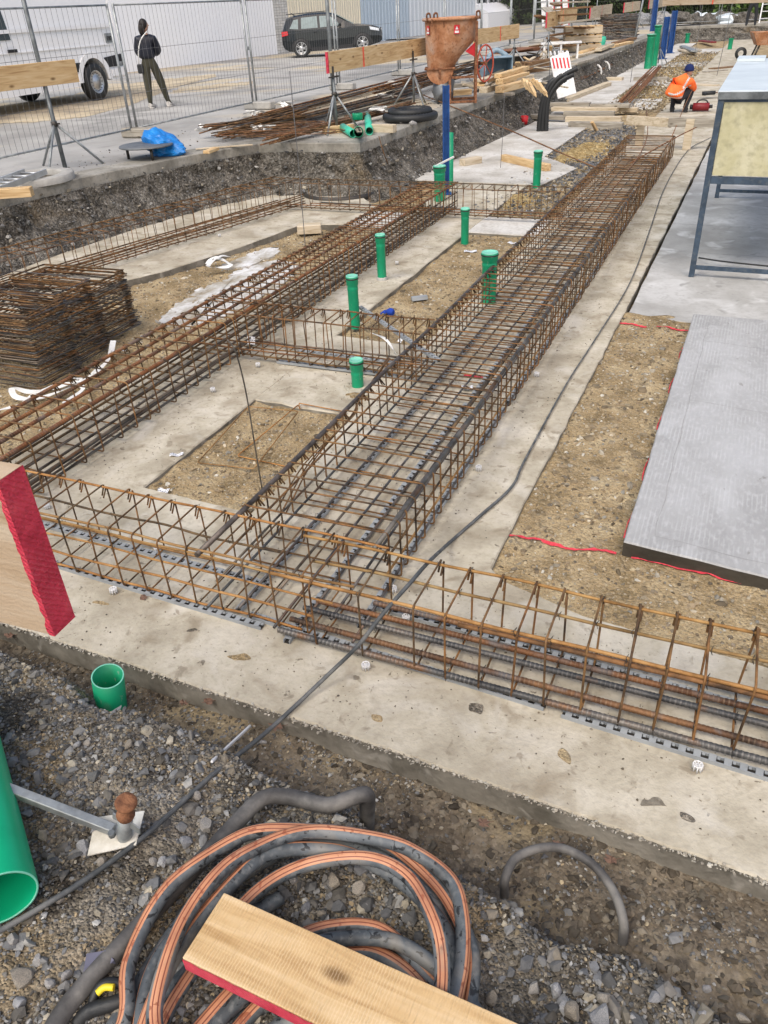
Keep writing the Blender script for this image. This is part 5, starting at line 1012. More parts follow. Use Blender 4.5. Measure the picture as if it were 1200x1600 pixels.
# ---------------------------------------------------------------- steel table at right
A = at(1080, 432, -.03); A.z = -.03; e = empty('site_table', A[:], 0, 'tall blue steel stand with yellowed side panel and pale sheet metal top', 'work stand'); Wt = 1.5; Dt = 3.6; zt = 1.55
def leg(x, y): b = MB(); b.box((x, y, zt/2), (.05, .05, zt), ch=.003); b.build('leg', M['frame_blue'], e)
for x in (0, Wt):
    for y in (0, Dt): leg(x, y)
dx = .03
for (z_, h_, nm) in [(.09, .035, 'lower_rail'), (.87, .06, 'panel_rail'), (zt-.03, .05, 'top_rail')]:
    b = MB(); b.box((Wt/2, 0, z_), (Wt-.05, .03, h_)); b.build(nm, M['frame_blue'], e); b = MB(); b.box((Wt/2, Dt, z_), (Wt-.05, .03, h_)); b.build(nm, M['frame_blue'], e)
for x in (0, Wt): b = MB(); b.box((x, Dt/2, .87), (.03, Dt-.05, .05)); b.build('side_rail', M['frame_blue'], e)
b = MB(); b.tube(crom([(0.02, .45, .06), (.3, .4, .05), (.8, .35, .045), (1.5, .3, .05)], 5), .008, 6); b.build('hanging_cable', M['rubber'], e)
b = MB(); b.box((Wt/2, -.0, (zt+.87)/2), (Wt-.06, .02, zt-.87-.08)); b.build('front_panel', M['yellow_ply'], e); b = MB(); b.box((0, Dt/2, (zt+.87)/2), (.02, Dt-.06, zt-.87-.08)); b.build('side_panel', M['yellow_ply'], e)
b = MB(); b.box((Wt/2-.0, Dt/2-.0, zt+.022), (Wt+.07, Dt+.06, .02), ch=.004); b.build('sheet_top', M['sheet'], e); b = MB(); b.box((Wt/2, -.033, zt-.005), (Wt+.06, .006, .055)); b.build('sheet_lip', M['galv_dark'], e)
b = MB(); b.box((.12, Dt*.93, zt+.05), (.3, .5, .03)); b.build('blue_sheet_offcut', M['tarp_pale'] if 'tarp_pale' in M else M['sheet'], e)
# ---------------------------------------------------------------- people
def skin(verts, edges, name, mats, parent, mf=None, sub=2, root=0):
    me = bpy.data.meshes.new(name); me.from_pydata([v[:3] for v in verts], edges, [])
    o = bpy.data.objects.new(name, me); COL.objects.link(o); md = o.modifiers.new('s', 'SKIN'); md.use_smooth_shade = True; md.branch_smoothing = .6
    for i, v in enumerate(verts):
        sv = me.skin_vertices[0].data[i]; rr = v[3]; sv.radius = rr if isinstance(rr, tuple) else (rr, rr); sv.use_root = (i == root)
    sb = o.modifiers.new('b', 'SUBSURF'); sb.levels = sub; sb.render_levels = sub
    dg = bpy.context.evaluated_depsgraph_get(); me2 = bpy.data.meshes.new_from_object(o.evaluated_get(dg)); bpy.data.objects.remove(o)
    me2.materials.clear()
    for m_ in mats: me2.materials.append(m_)
    for p in me2.polygons:
        p.use_smooth = True
        if mf: p.material_index = mf(p.center)
    o = bpy.data.objects.new(name, me2); COL.objects.link(o); o.parent = parent; return o
def sphere(c, r, M3=None, n=16):
    prof = [(math.sin(R(a)), -math.cos(R(a))) for a in range(0, 181, 15)]; b = MB()
    S3 = Matrix.Diagonal(Vector(r)) if not isinstance(r, float) else Matrix.Diagonal(Vector((r, r, r)))
    if M3 is not None: S3 = M3 @ S3
    b.lathe(prof, n, M=S3, c=c); return b
def hand(b, c, d, s=1.0):
    d = Vector(d).normalized(); sd = d.cross(Vector((0, 0, 1))).normalized()
    b.tube([Vector(c)-d*.01, Vector(c)+d*.05*s, Vector(c)+d*.08*s], [.03*s, .042*s, .034*s], 8)
    for k in range(4): b.tube(crom([Vector(c)+d*.07*s+sd*(k-1.5)*.019*s, Vector(c)+d*(.11+.005*(k % 3))*s+sd*(k-1.5)*.021*s-Vector((0, 0, .01)), Vector(c)+d*.13*s+sd*(k-1.5)*.02*s-Vector((0, 0, .035))], 3), .009*s, 6)
    b.tube(crom([Vector(c)+sd*.03*s+d*.02, Vector(c)+sd*.055*s+d*.05, Vector(c)+sd*.05*s+d*.08], 3), .01*s, 6); return b
# crouching worker, seen from behind
g = at(1057, 177, 0); rz = math.atan2(-g.x, g.y); e = empty('person', g[:], rz, 'crouching worker in an orange reflective jacket and navy beanie, seen from behind', 'person')
V = [(-.13, .0, .22, .17), (-.10, .02, .36, .17), (-.02, .07, .52, .17), (.06, .13, .64, .13), (.10, .16, .70, .065), (.13, .19, .75, .06),
     (-.06, .12, .28, .12), (-.12, .42, .50, .085), (-.10, .34, .25, .065), (-.11, .28, .08, .05), (-.11, .40, .05, .045),
     (-.02, .06, .26, .12), (.26, .34, .46, .085), (.20, .28, .24, .065), (.16, .18, .07, .05), (.20, .32, .05, .045),
     (-.10, .12, .62, .085), (-.18, .30, .48, .058), (-.08, .50, .42, .045),
     (.19, .16, .60, .085), (.27, .30, .44, .058), (.26, .50, .40, .042)]
Ed = [(0, 1), (1, 2), (2, 3), (3, 4), (4, 5), (0, 6), (6, 7), (7, 8), (8, 9), (9, 10), (0, 11), (11, 12), (12, 13), (13, 14), (14, 15), (3, 16), (16, 17), (17, 18), (3, 19), (19, 20), (20, 21)]
skin(V, Ed, 'body', [M['dark_cloth'], M['skin']], e, lambda c: 1 if c.z > .69 else 0)
J = [(-.13, .0, .29, .205), (-.11, .01, .38, .21), (-.05, .05, .52, .225), (.04, .11, .65, .165), (.09, .155, .70, .085), (-.10, .12, .62, .10), (-.18, .30, .48, .075), (-.09, .47, .43, .06), (.19, .16, .60, .105), (.28, .30, .45, .078), (.27, .46, .41, .06)]
skin(J, [(0, 1), (1, 2), (2, 3), (3, 4), (3, 5), (5, 6), (6, 7), (3, 8), (8, 9), (9, 10)], 'jacket', [M['vest'], M['reflect']], e, lambda c: 1 if (.325 < c.z-.35*c.y < .365 and c.y < .2) or (.455 < c.z-.5*c.y < .49 and abs(c.x) < .22 and c.y < .15) or abs(c.x-.12-(c.z-.6)*.5) < .022 and c.y < .1 and c.z > .48 else 0, sub=3)
b = sphere((.135, .2, .80), (.082, .10, .105)); b.build('head', M['skin'], e)
b = sphere((.13, .19, .84), (.098, .112, .09)); b.lathe([(.098, -.0), (.105, .01), (.105, .04), (.096, .05)], 16, M=Matrix.Diagonal(Vector((1, 1.12, 1))), c=(.13, .19, .795)); b.build('beanie', M['navy'], e)
b = MB(); hand(b, (-.08, .50, .42), (.3, 1, -.2)); hand(b, (.26, .50, .40), (-.1, 1, -.2)); b.build('hands', M['skin'], e)
for (x, y) in ((-.11, .30), (.17, .22)):
    b = MB(); b.tube([(x, y-.08, .05), (x, y, .05), (x+.02, y+.12, .045), (x+.02, y+.2, .035)], [.045, .05, .045, .03], 10); b.box((x+.01, y+.05, .012), (.09, .28, .022), ch=.008); b.build('boot', M['plastic_black'], e)
# standing woman behind the fence
g = at(247, 168, .65); rz = math.atan2(-g.x, g.y); e = empty('person', g[:], rz, 'person in black puffer jacket and olive trousers walking behind the fence with a shoulder bag', 'person')
V = [(-.03, 0, .86, (.13, .12)), (-.03, 0, .98, .12), (-.02, .0, 1.14, .13), (-.01, 0, 1.28, .12), (0, 0, 1.36, .05), (.01, 0, 1.42, .048),
     (-.10, 0, .80, .115), (-.12, -.02, .46, .085), (-.14, -.06, .10, .052), (-.13, .04, .04, .035),
     (.06, .0, .80, .115), (.16, .02, .46, .085), (.23, .06, .12, .052), (.29, .10, .04, .035),
     (-.15, 0, 1.26, .06), (-.17, .02, 1.02, .045), (-.05, .15, .93, .035), (.14, 0, 1.26, .06), (.18, .05, 1.03, .045), (.10, .20, .98, .035)]
skin(V, [(0, 1), (1, 2), (2, 3), (3, 4), (4, 5), (0, 6), (6, 7), (7, 8), (8, 9), (0, 10), (10, 11), (11, 12), (12, 13), (3, 14), (14, 15), (15, 16), (3, 17), (17, 18), (18, 19)], 'body', [M['olive'], M['skin']], e, lambda c: 1 if c.z > 1.3 else 0)
J = [(-.03, 0, .88, (.19, .15)), (-.03, 0, 1.02, .18), (-.02, 0, 1.16, .185), (-.01, 0, 1.28, .16), (0, 0, 1.37, .10), (-.16, 0, 1.26, .10), (-.20, .02, 1.03, .085), (-.10, .13, .94, .06), (.15, 0, 1.26, .10), (.21, .05, 1.04, .085), (.13, .18, .98, .06)]
skin(J, [(0, 1), (1, 2), (2, 3), (3, 4), (3, 5), (5, 6), (6, 7), (3, 8), (8, 9), (9, 10)], 'jacket', [M['puffer']], e, sub=2)
b = sphere((.02, 0, 1.50), (.078, .09, .105)); b.tube([(.095, .015, 1.5), (.115, .02, 1.49)], [.012, .004], 6); b.build('head', M['skin'], e)
b = sphere((.0, -.01, 1.515), (.09, .1, .108)); b.tube(crom([(-.03, -.04, 1.5), (-.05, -.05, 1.42), (-.04, -.04, 1.34)], 3), [.07, .07, .068, .065, .06, .055, .04], 10); b.build('hair', M['hair'], e)
b = MB(); hand(b, (-.04, .16, .93), (.3, 1, 0), .9); hand(b, (.10, .21, .98), (-.3, 1, 0), .9); b.build('hands', M['skin'], e)
for (x, y, a) in ((-.135, -.03, .2), (.25, .08, .5)): b = MB(); b.tube([(x-.03, y-.06, .06), (x, y, .055), (x+.06, y+.07, .04), (x+.09, y+.12, .03)], [.045, .048, .042, .028], 10); b.box((x+.03, y+.03, .01), (.09, .24, .02), Matrix.Rotation(-a, 3, 'Z'), ch=.006); b.build('shoe', M['shoe'], e)
ex = Vector((math.cos(rz), math.sin(rz), 0)); ey = Vector((-math.sin(rz), math.cos(rz), 0))
cb = g+ex*(-.21)-ey*.06; eb = empty('shoulder_bag', (cb.x, cb.y, .65+.74), rz, 'small black shoulder bag carried by the person behind the fence', 'bag'); b = MB(); b.box((0, 0, 0), (.13, .09, .17), ch=.02); b.build('pouch', M['rubber'], eb)
b = MB(); b.tube(crom([(-.02, 0, .08), (.02, -.08, .3), (.10, -.11, .5), (.22, -.1, .62), (.28, 0, .66)], 4), .012, 6); b.build('strap', M['strap'], eb)
# far standing person, upper body behind the far board
g = at(1172, 41, .62); e = empty('person', g[:], 0, 'distant worker with dark trousers and orange top behind the far board', 'person')
V = [(0, 0, .95, .16), (0, 0, 1.15, .16), (0, 0, 1.4, .17), (0, 0, 1.55, .07), (0, 0, 1.62, .06), (-.12, 0, .85, .11), (-.17, .02, .48, .08), (-.18, 0, .08, .06), (-.18, -.1, .05, .05), (.12, 0, .85, .11), (.18, .02, .48, .08), (.2, 0, .08, .06), (.2, -.1, .05, .05), (-.24, 0, 1.42, .08), (-.3, 0, 1.15, .06), (-.26, -.1, .92, .05), (.24, 0, 1.42, .08), (.3, 0, 1.15, .06), (.26, -.1, .92, .05)]
skin(V, [(0, 1), (1, 2), (2, 3), (3, 4), (0, 5), (5, 6), (6, 7), (7, 8), (0, 9), (9, 10), (10, 11), (11, 12), (2, 13), (13, 14), (14, 15), (2, 16), (16, 17), (17, 18)], 'body', [M['dark_cloth'], M['skin'], M['vest']], e, lambda c: 2 if c.z > 1.0 and c.z < 1.52 else (1 if c.z > 1.5 or (abs(c.x) > .22 and c.z > .86) else 0))
b = sphere((0, 0, 1.70), (.1, .11, .13)); b.build('head', M['skin'], e); b = sphere((0, 0, 1.75), (.13, .14, .11)); b.build('helmet', M['white'], e)
# ================================================================== STREET LEVEL
SZ = .65
# mesh fence panels
def fence_panel(A, B, label, group='mesh fence panels along the street', wires=34):
    A = Vector((A[0], A[1], SZ)); B = Vector((B[0], B[1], SZ)); L = (B-A).length; rz = math.atan2(B.y-A.y, B.x-A.x)
    e = empty('mesh_fence', A[:], rz, label, 'fence panel', group); H0, H1 = .1, 1.82
    for x in (.03, L-.03): b = MB(); b.cyl((x, 0, .02), (x, 0, H1+.02), .021, 8); b.build('post', M['galv'], e)
    for z in (H0+.03, H1): b = MB(); b.cyl((.03, 0, z), (L-.03, 0, z), .015, 6); b.build('rail', M['galv'], e)
    b = MB()
    for i in range(1, wires): x = .03+(L-.06)*i/wires; b.tube([(x, .012, H0), (x, .012, H1)], .0022, 4, caps=False)
    for z in (.62, 1.22): b.tube([(.03, .02, z+.02*math.sin(L)), (L/2, .02, z), (L-.03, .02, z)], .003, 4, caps=False)
    b.build('wire_mesh', M['wire'], e)
    b = MB(); b.box((L-.0, 0, 1.05), (.09, .03, .06)); b.build('clamp', M['galv'], e); return e
ys = [.2+3.7*i for i in range(14)]; xf = lambda y: -9.42+.016*(y-7) if y < 20 else -9.2
ordn = ['nearest', 'near, before the van front', 'carrying the van view', 'with the walking person behind it', 'behind the bent bar heap', 'in front of the dark car front', 'behind the second board stand', 'behind the concrete bucket', 'past the concrete bucket', 'before the pale building steps', 'before the leaning striped boards', 'behind the dark timber heap', 'next to last before the corner', 'last before the corner']
for i in range(len(ys)-1):
    fence_panel((xf(ys[i]), ys[i]+.04), (xf(ys[i+1]), ys[i+1]-.04), 'grey wire mesh fence panel '+ordn[i])
for i in range(3): fence_panel((-9.1+3.5*i*.9, 50.2+.1*i), (-9.1+3.5*(i+1)*.9-.06, 50.3+.1*i), 'far wire mesh fence panel '+['at the corner', 'behind the dark stirrup heap', 'beside the pit end'][i])
for i, y in enumerate(ys[1:]):
    b = MB(); b.box((0, 0, .07), (.62, .22, .14), ch=.02); o = b.build('concrete_block', M['concrete_pre' if i != 2 else 'wood_grey'], loc=(xf(y)+.1, y, SZ+.002)); tag(o, 'concrete block foot under the fence joint '+ordn[i+1 if i+1 < len(ordn) else -1], 'fence foot', 'concrete feet of the fence')
# batter boards on tripod stands
def tripod(px, py, top_z, label, z=SZ, span=.28, clamp_z=None, scale=1.0):
    g = at(px, py, z) if not isinstance(px, Vector) else px
    e = empty('tripod_stand', g[:], U(0, 1), label, 'tripod stand', 'tripod stands carrying the boards')
    b = MB(); b.cyl((0, 0, .05), (0, 0, top_z), .021, 10); b.build('mast', M['galv_dark'], e)
    for k in range(3):
        a = 2*math.pi*k/3+.4; b = MB(); b.cyl((.02*math.cos(a), .02*math.sin(a), .52), (span*math.cos(a), span*math.sin(a), .0), .016, 8); b.build('leg', M['galv'], e)
    b = MB(); b.lathe([(.0, 0), (.04, 0), (.04, .06), (0, .06)], 10, c=(0, 0, .5)); b.box((.05, 0, .53), (.05, .02, .02)); b.build('leg_collar', M['steel_dark'], e)
    return e, g
def tripodv(P, top_z, label, **k): return tripod(P, 0, top_z, label, **k)
def board(A, B, h, label, marks=(), end=None, t=.035, m='wood', stands=(), sidemark='orange_paint', red_end=True):
    A = Vector(A); B = Vector(B); d = (B-A).normalized(); L = (B-A).length; e = empty('batter_board', A[:], math.atan2(d.y, d.x), label, 'batter board', 'batter boards on stands around the pit')
    e.rotation_euler = (0, -math.asin(d.z), math.atan2(d.y, d.x))
    b = MB(); b.box((L/2, 0, h/2), (L, t, h), ch=.003); b.build('plank', M[m], e)
    sgn = -1 if e.matrix_basis.to_3x3().col[1].dot(Vector((-A.x, -A.y, 0))) < 0 else 1
    for u in marks: b = MB(); vs = []; n = 16; [vs.extend([(L*u-.03+.006*nz(i, u, .7), sgn*(t/2+.001), h*i/n), (L*u+.03+.012*nz(i, u+3, .7), sgn*(t/2+.001), h*i/n)]) for i in range(n+1)]; b.add(vs, [(2*i, 2*i+1, 2*i+3, 2*i+2) for i in range(n)]); b.build('spray_line', M[sidemark], e)
    if red_end: b = MB(); b.box((-.0012, 0, h/2), (.002, t+.004, h+.002)); b.box((.012, sgn*(t/2+.0012), h/2), (.026, .002, h)); b.build('painted_end', M['red_paint'], e)
    return e
# helper: clamp plate under the board
def clamp(e, z, dirv):
    d = Vector(dirv).normalized(); rz = e.rotation_euler.z; dl = Matrix.Rotation(-rz, 3, 'Z') @ d
    b = MB(); b.beam(Vector((0, 0, z))-dl*.12, Vector((0, 0, z))+dl*.16, .04, .02); b.beam(Vector((0, 0, z))+dl*.0, Vector((0, 0, z+.14)), .03, .015); b.build('clamp', M['steel_dark'], e)
zb = 1.66
A = at(123, 128, zb); B = at(-30, 147, zb)
h1 = .245
board(A, B+(B-A)*.0+(B-A).normalized()*2.2, h1, 'pine batter board in front of the white van', (), t=.04, red_end=False)
e, g = tripod(102, 262, zb-SZ-.02, 'tripod stand under the board in front of the white van', span=.5); clamp(e, zb-SZ-.03, A-B)
gm = at(99, 264, SZ); e2 = empty('fence_pole', (gm.x-.06, gm.y+.1, SZ), 0, 'steel tube standing behind the first board up past the fence top', 'pole'); b = MB(); b.cyl((0, 0, 0), (0, 0, 2.6), .028, 10); b.build('tube', M['galv_dark'], e2)
A = at(512, 115, 1.44); B = at(695, 80, 1.44)
board(A, A+(B-A).normalized()*5.0, .285, 'pine batter board with red end and orange spray line before the concrete bucket', (.25,), t=.035)
e, g = tripod(527, 207, 1.44-SZ-.02, 'tripod stand at the red end of the board near the bent bar heap', span=.36); clamp(e, 1.44-SZ-.03, B-A)
gm = at(524, 190, SZ); e2 = empty('fence_pole', (gm.x, gm.y, SZ), 0, 'thick steel tube behind the red board end rising past the dark car', 'pole'); b = MB(); b.cyl((0, 0, 0), (0, 0, 2.3), .03, 10); b.build('tube', M['galv_dark'], e2)
e, g = tripod(647, 165, 1.44-SZ-.02, 'tripod stand between the corrugated pipe coil and the concrete bucket', span=.4); clamp(e, 1.44-SZ-.03, B-A)
A = at(740, 71, 1.43); B = at(810, 59, 1.43); board(A, B, .30, 'batter board with orange line right behind the red hand wheel', (.55,), red_end=False)
e, g = tripod(802, 112, 1.43-SZ-.02, 'tripod stand among the timber behind the grey bucket', span=.45); clamp(e, 1.43-SZ-.03, B-A)
A = at(853, 44, 1.43); B = at(900, 34, 1.43); board(A, B, .42, 'batter board with red end above the timber heap', (.5,))
e, g = tripod(855, 96, 1.43-SZ-.02, 'tripod stand with spread legs left of the barrier board', span=.55); e, g = tripod(891, 80, 1.43-SZ-.02, 'tripod stand beside the pallet stack', span=.55)
for j, (xa, ya, xb_, yb, hh, sx_, sy_) in enumerate([(921, 31, 955, 24, .42, 925, 70), (974, 20, 999, 16, .4, 978, 50), (1013, 14, 1041, 10, .42, 1020, 38)]):
    A = at(xa, ya, 1.43); B = at(xb_, yb, 1.43); board(A, B, hh, 'small distant batter board '+['behind the dark stirrup heap', 'behind the pale pole', 'behind the far blue post'][j], (.5,), m='wood_pale')
    for q, P_ in enumerate((A.lerp(B, .15), A.lerp(B, .8))): e, g = tripodv(Vector((P_.x, P_.y, SZ)), 1.43-SZ-.02, ('first ' if q == 0 else 'second ')+'tripod stand under the small board '+['behind the dark stirrup heap', 'behind the pale pole', 'behind the far blue post'][j], span=.5)
A = at(1035, 9, 1.56); dd = 34/A.y; A = at(1035, 9, 2.3-(2.3-1.56)*dd) if True else A; B = at(1200, 4, A.z)
board(A, A+(B-A).normalized()*6.5+Vector((0, 0, 0)), .33, 'long horizontal board spanning high across the far end of the pit', (.36, .75), red_end=False, m='wood_near')
e, g = tripodv(Vector((A.x+.1, A.y, -.02)), A.z, 'stand under the left end of the long far board', span=.5); e, g = tripodv(Vector((A.x+6.2, A.y, -.03)), A.z+.01, 'stand under the outer end of the long far board, out past the strip', span=.5)
# manhole ring, ladder, beam
def ring(r0, r1, h, n=40): b = MB(); b.lathe([(r0, 0), (r0, h), (r0+.02, h+.01), (r1-.02, h+.01), (r1, h), (r1, 0)], n); return b
g = at(52, 283, SZ); ring(.34, .5, .07).build('manhole_ring', M['concrete_pre'], loc=(g.x, g.y, SZ), label='concrete manhole ring on the pavement under the aluminium ladder', cat='manhole ring')
b = MB(); b.lathe([(0, .012), (.34, .012)], 30); b.build('manhole_disc', M['dark_soil'], loc=(g.x, g.y, SZ), kind='structure')  # flat disc of dark soil closes the ring, no opening below
A = at(-20, 296, .74); B = at(55, 268, .78); d = (B-A).normalized(); s = Vector((-d.y, d.x, 0))*.16; e = empty('aluminium_ladder', A[:], 0, 'short aluminium ladder lying across the manhole ring', 'ladder')
for q in (-1, 1): b = MB(); b.beam(s*q, (B-A)+s*q, .025, .06); b.build('rail', M['plaque'], e)
for k in range(1, 6): c = (B-A)*k/5.5; b = MB(); b.cyl(c-s, c+s, .013, 6); b.build('rung', M['plaque'], e)
timber(at(-10, 303, SZ+.06), at(50, 299, SZ+.06), .12, .1, 'squared timber on the pavement edge below the ladder', 'wood')
# round lid on bricks, blue bag
g = at(232, 247, SZ); e = empty('round_lid', (g.x, g.y, SZ), 0, 'round grey metal lid propped on short legs beside the blue bag', 'lid'); b = MB(); b.lathe([(0, .15), (.36, .15), (.37, .16), (.36, .175), (0, .17)], 36); b.build('plate', M['grey_metal'], e)
for a in (200, 320, 60): b = MB(); b.cyl((.28*math.cos(R(a)), .28*math.sin(R(a)), 0), (.28*math.cos(R(a)), .28*math.sin(R(a)), .15), .02, 8); b.build('leg', M['steel_dark'], e)
c = at(262, 243, SZ)+Vector((-.05, .05, 0)); v, f = ico(3) if False else (None, None)
bm = bmesh.new(); bmesh.ops.create_icosphere(bm, subdivisions=4, radius=1)
for q in bm.verts:
    p = q.co.copy(); n_ = noise.noise(p*1.6+Vector((3, 1, 2)))*.35+abs(noise.noise(p*4))*.22; p *= 1+n_; q.co = Vector((p.x*.27, p.y*.2, max(-.0, (p.z*.19+.11)*(1-.35*p.x)))) 
me = bpy.data.meshes.new('bag'); bm.to_mesh(me); bm.free(); me.materials.append(M['tarp']); o = bpy.data.objects.new('blue_bag', me); COL.objects.link(o); o.location = c; tag(o, 'crumpled bright blue plastic bag on the pavement edge', 'plastic bag')
timber(at(306, 233, SZ+.02), at(395, 226, SZ+.02), .04, .02, 'thin crooked wooden strip in front of the bent bar heap', 'wood_pale'); timber(at(322, 238, SZ+.03), at(338, 232, SZ+.03), .1, .04, 'small wood chip beside the blue bag', 'wood')
# rebar heap
bundle(at(345, 218, .68), at(470, 190, .72), 34, .28, .009, 'heap of bent rusty bars behind the pavement corner', ['rebar', 'rebar_red', 'rebar_grey', 'rebar'], h=.22)
bundle(at(385, 212, .68), at(640, 148, .72), 30, .22, .011, 'long dark bars running past the foot of the tripod stands', ['rebar_grey', 'rebar_grey', 'rebar'], h=.12)
bundle(at(430, 224, .68), at(640, 168, .72), 16, .10, .010, 'row of rusty bars nearest to the pavement edge', ['rebar_red', 'rebar'], h=.1)
bundle(at(400, 190, .68), at(700, 110, .70), 18, .16, .011, 'long rusty bars next to the fence foot', ['rebar_red', 'rebar_grey', 'rebar'], h=.1)
bundle(at(600, 158, .69), at(700, 128, .72), 26, .25, .011, 'rusty bars piled up behind the concrete bucket', ['rebar_grey', 'rebar', 'rebar_red'], h=.25)
bundle(at(690, 130, .7), at(760, 112, .8), 24, .3, .012, 'dark bars under the concrete bucket frame', ['rebar_grey', 'rebar_grey', 'rebar'], h=.3)
for k in range(9):
    A = at(335+U(0, 60), 215-U(0, 12), .72+.02*k); b = MB(); L1 = U(.8, 1.4); a = R(U(-10, 60)); d = Vector((math.cos(a), math.sin(a), 0)); s = Vector((-d.y, d.x, 0)); w_ = U(.25, .4)
    b.tube(crom([A, A+d*.02, A+d*L1, A+d*L1+s*w_*.1, A+d*L1+s*w_, A+s*w_+d*.03, A+s*w_*.95], 3), .006, 6); b.top('bent_stirrup', M['rebar_red' if k % 2 else 'rebar'], ['dark', 'short', 'twisted', 'wide', 'reddish', 'narrow', 'long', 'crooked', 'topmost'][k]+' bent stirrup thrown on the bar heap behind the pavement corner', 'stirrup', 'bent stirrups on the bar heap')
def straps_at(px, py, z, lab, n=4, s=.2):
    c = at(px, py, z); b = MB()
    for k in range(n):
        P = crom([Vector((U(-s, s), U(-s, s), U(0, .1))) for _ in range(4)], 5); wv = .025
        vs = []
        for i, p in enumerate(P): vs += [tuple(p+Vector((0, 0, wv))+Vector((wv, 0, 0))), tuple(p-Vector((wv, 0, 0)))]
        b.add(vs, [(2*i, 2*i+1, 2*i+3, 2*i+2) for i in range(len(P)-1)])
    b.build('white_strap', M['strap'], loc=c, label=lab, cat='strap', group='white lifting straps')
for px, py, lab in [(445, 168, 'white straps on the left part of the bar heap'), (600, 155, 'knot of white straps on the dark bars between two tripods'), (615, 135, 'white straps on the rusty bars before the fence foot'), (415, 205, 'white strap ends in the bent bar heap'), (330, 205, 'white strap end at the tip of the bar heap'), (595, 178, 'white strap loop beside the corrugated pipe coil'), (770, 95, 'white straps behind the grey bucket'), (840, 130, 'white straps on the pointed stakes'), (395, 183, 'white strap at the fence base before the bar heap')]: straps_at(px, py, .75, lab, s=.2)
# green offcuts
def cutpipe(A, B, r, label, m='green_light2'):
    A = Vector(A); B = Vector(B); d = B-A; L = d.length; rot = Vector((0, 0, 1)).rotation_difference(d.normalized()).to_matrix(); e = empty('pipe_offcut', A[:], 0, label, 'pipe offcut', 'green pipe offcuts on the pavement')
    b = MB(); b.lathe([(r*.9, L), (r*.9, 0), (r, 0), (r, L), (r*.9, L)], 24, M=rot); b.build('pipe_body', M[m], e); return e
M['green_light2'] = flat('green_pvc_pale', (.05, .45, .3), rough=.35)  # lighter green plastic of the offcuts and the jug
cutpipe(at(552, 209, .71), at(536, 199, .72), .058, 'light green pipe offcut lying on its side at the pavement corner'); cutpipe(at(577, 205, .71), at(574, 180, .74), .058, 'light green pipe offcut pointing toward the pit')
e = cutpipe(at(560, 206, .655), at(560, 206, .92), .066, 'green socket pipe standing upright between the two offcuts', 'green'); b = MB(); b.lathe([(.066, .17), (.08, .18), (.082, .25), (.078, .262), (.06, .262)], 24); b.build('socket_collar', M['green'], e)
timber(at(578, 200, SZ+.05), at(617, 201, SZ+.05), .12, .11, 'short squared timber right of the green pipe offcuts', 'wood_pale'); timber(at(505, 204, SZ+.05), at(552, 199, SZ+.05), .1, .1, 'squared timber behind the green pipe offcuts', 'wood')
# corrugated pipe coil
c = at(643, 181, SZ+.07); P = []
for i in range(26): a = R(195)+i*.5; rr = .39-.007*i+.012*math.sin(i); P.append(Vector((rr*math.cos(a)*1.1, rr*math.sin(a)*1.1, (.0 if i < 12 else .07))))
e = empty('corrugated_pipe_coil', c[:], 0, 'black corrugated drain pipe coiled on the pavement edge', 'pipe coil'); corr(P, .058, 14, .03, .07).build('pipe_body', M['rubber'], e)
for (px, py, r, lab) in [(628, 190, .05, 'grey brick lump before the corrugated pipe coil'), (640, 187, .04, 'small grey lump beside the corrugated pipe coil'), (646, 192, .05, 'flat grey chunk right of the corrugated coil')]:
    o = inst(SM[1], 'rubble_chunk', None, at(px, py, SZ+.03)[:], (.3, .2, U(0, 3)), (r*1.4, r, r*.8)); tag(o, lab, 'rubble')
# concrete bucket
g = at(703, 160, SZ); rt = Vector((g.y, -g.x, 0)).normalized(); rz = math.atan2(rt.y, rt.x); pm = (Vector(proj(g+rt))-Vector(proj(g))).length
e = empty('concrete_bucket', g[:], rz, 'rusty orange concrete bucket in a steel frame with a slanted outlet', 'concrete bucket')
K = 1/pm; e.scale = (.93, .93, .97); zf = lambda py: (160-py)*K/.86 if False else (160-py)/62.0
def ov(cx, z, rx, ry, n=32): return [(cx+rx*math.cos(2*math.pi*k/n), ry*math.sin(2*math.pi*k/n), z) for k in range(n)]
zz = lambda py: (160-py)/ (160-22)*1.44
secs = [ov(0.02, zz(26), .52, .45), ov(.02, zz(57), .51, .44), ov(-.12, zz(82), .36, .36), ov(-.20, zz(104), .25, .27)]
b = MB(); vs = [p for s_ in secs for p in s_]; b.add(vs, [(i*32+k, i*32+(k+1) % 32, (i+1)*32+(k+1) % 32, (i+1)*32+k) for i in range(3) for k in range(32)], 0, True)
vin = [((p[0]-.02)*.96+.02, p[1]*.96, p[2]) for p in secs[0]]+[((p[0]-.02)*.9+.02, p[1]*.9, p[2]) for p in secs[1]]; b.add(list(secs[0])+vin, [(k, (k+1) % 32, 32+(k+1) % 32, 32+k) for k in range(32)]+[(32+k, 32+(k+1) % 32, 64+(k+1) % 32, 64+k) for k in range(32)]+[tuple(range(64, 96))]); b.build('hopper_body', M['rustcoat'], e)
b = MB(); b.tube(ov(.02, zz(25), .545, .475), .028, 8, closed=True); b.build('rim', M['rustcoat'], e)
for x in (-.44, -.3, .52): b = MB(); b.tube(crom([(x, -.3, zz(28)), (x-.01, -.32, zz(17)), (x+.05, -.3, zz(16)), (x+.06, -.28, zz(27))], 4), .018, 6); b.build('lifting_lug', M['rust'], e)
for x in (-.35, -.12): b = MB(); b.box((x, -.42, zz(29)), (.02, .05, .12)); b.build('rim_clip', M['rust'], e)
b = MB(); b.box((-.2, 0, zz(102)), (.62, .6, .03), ch=.004); b.build('outlet_flange', M['rust'], e)
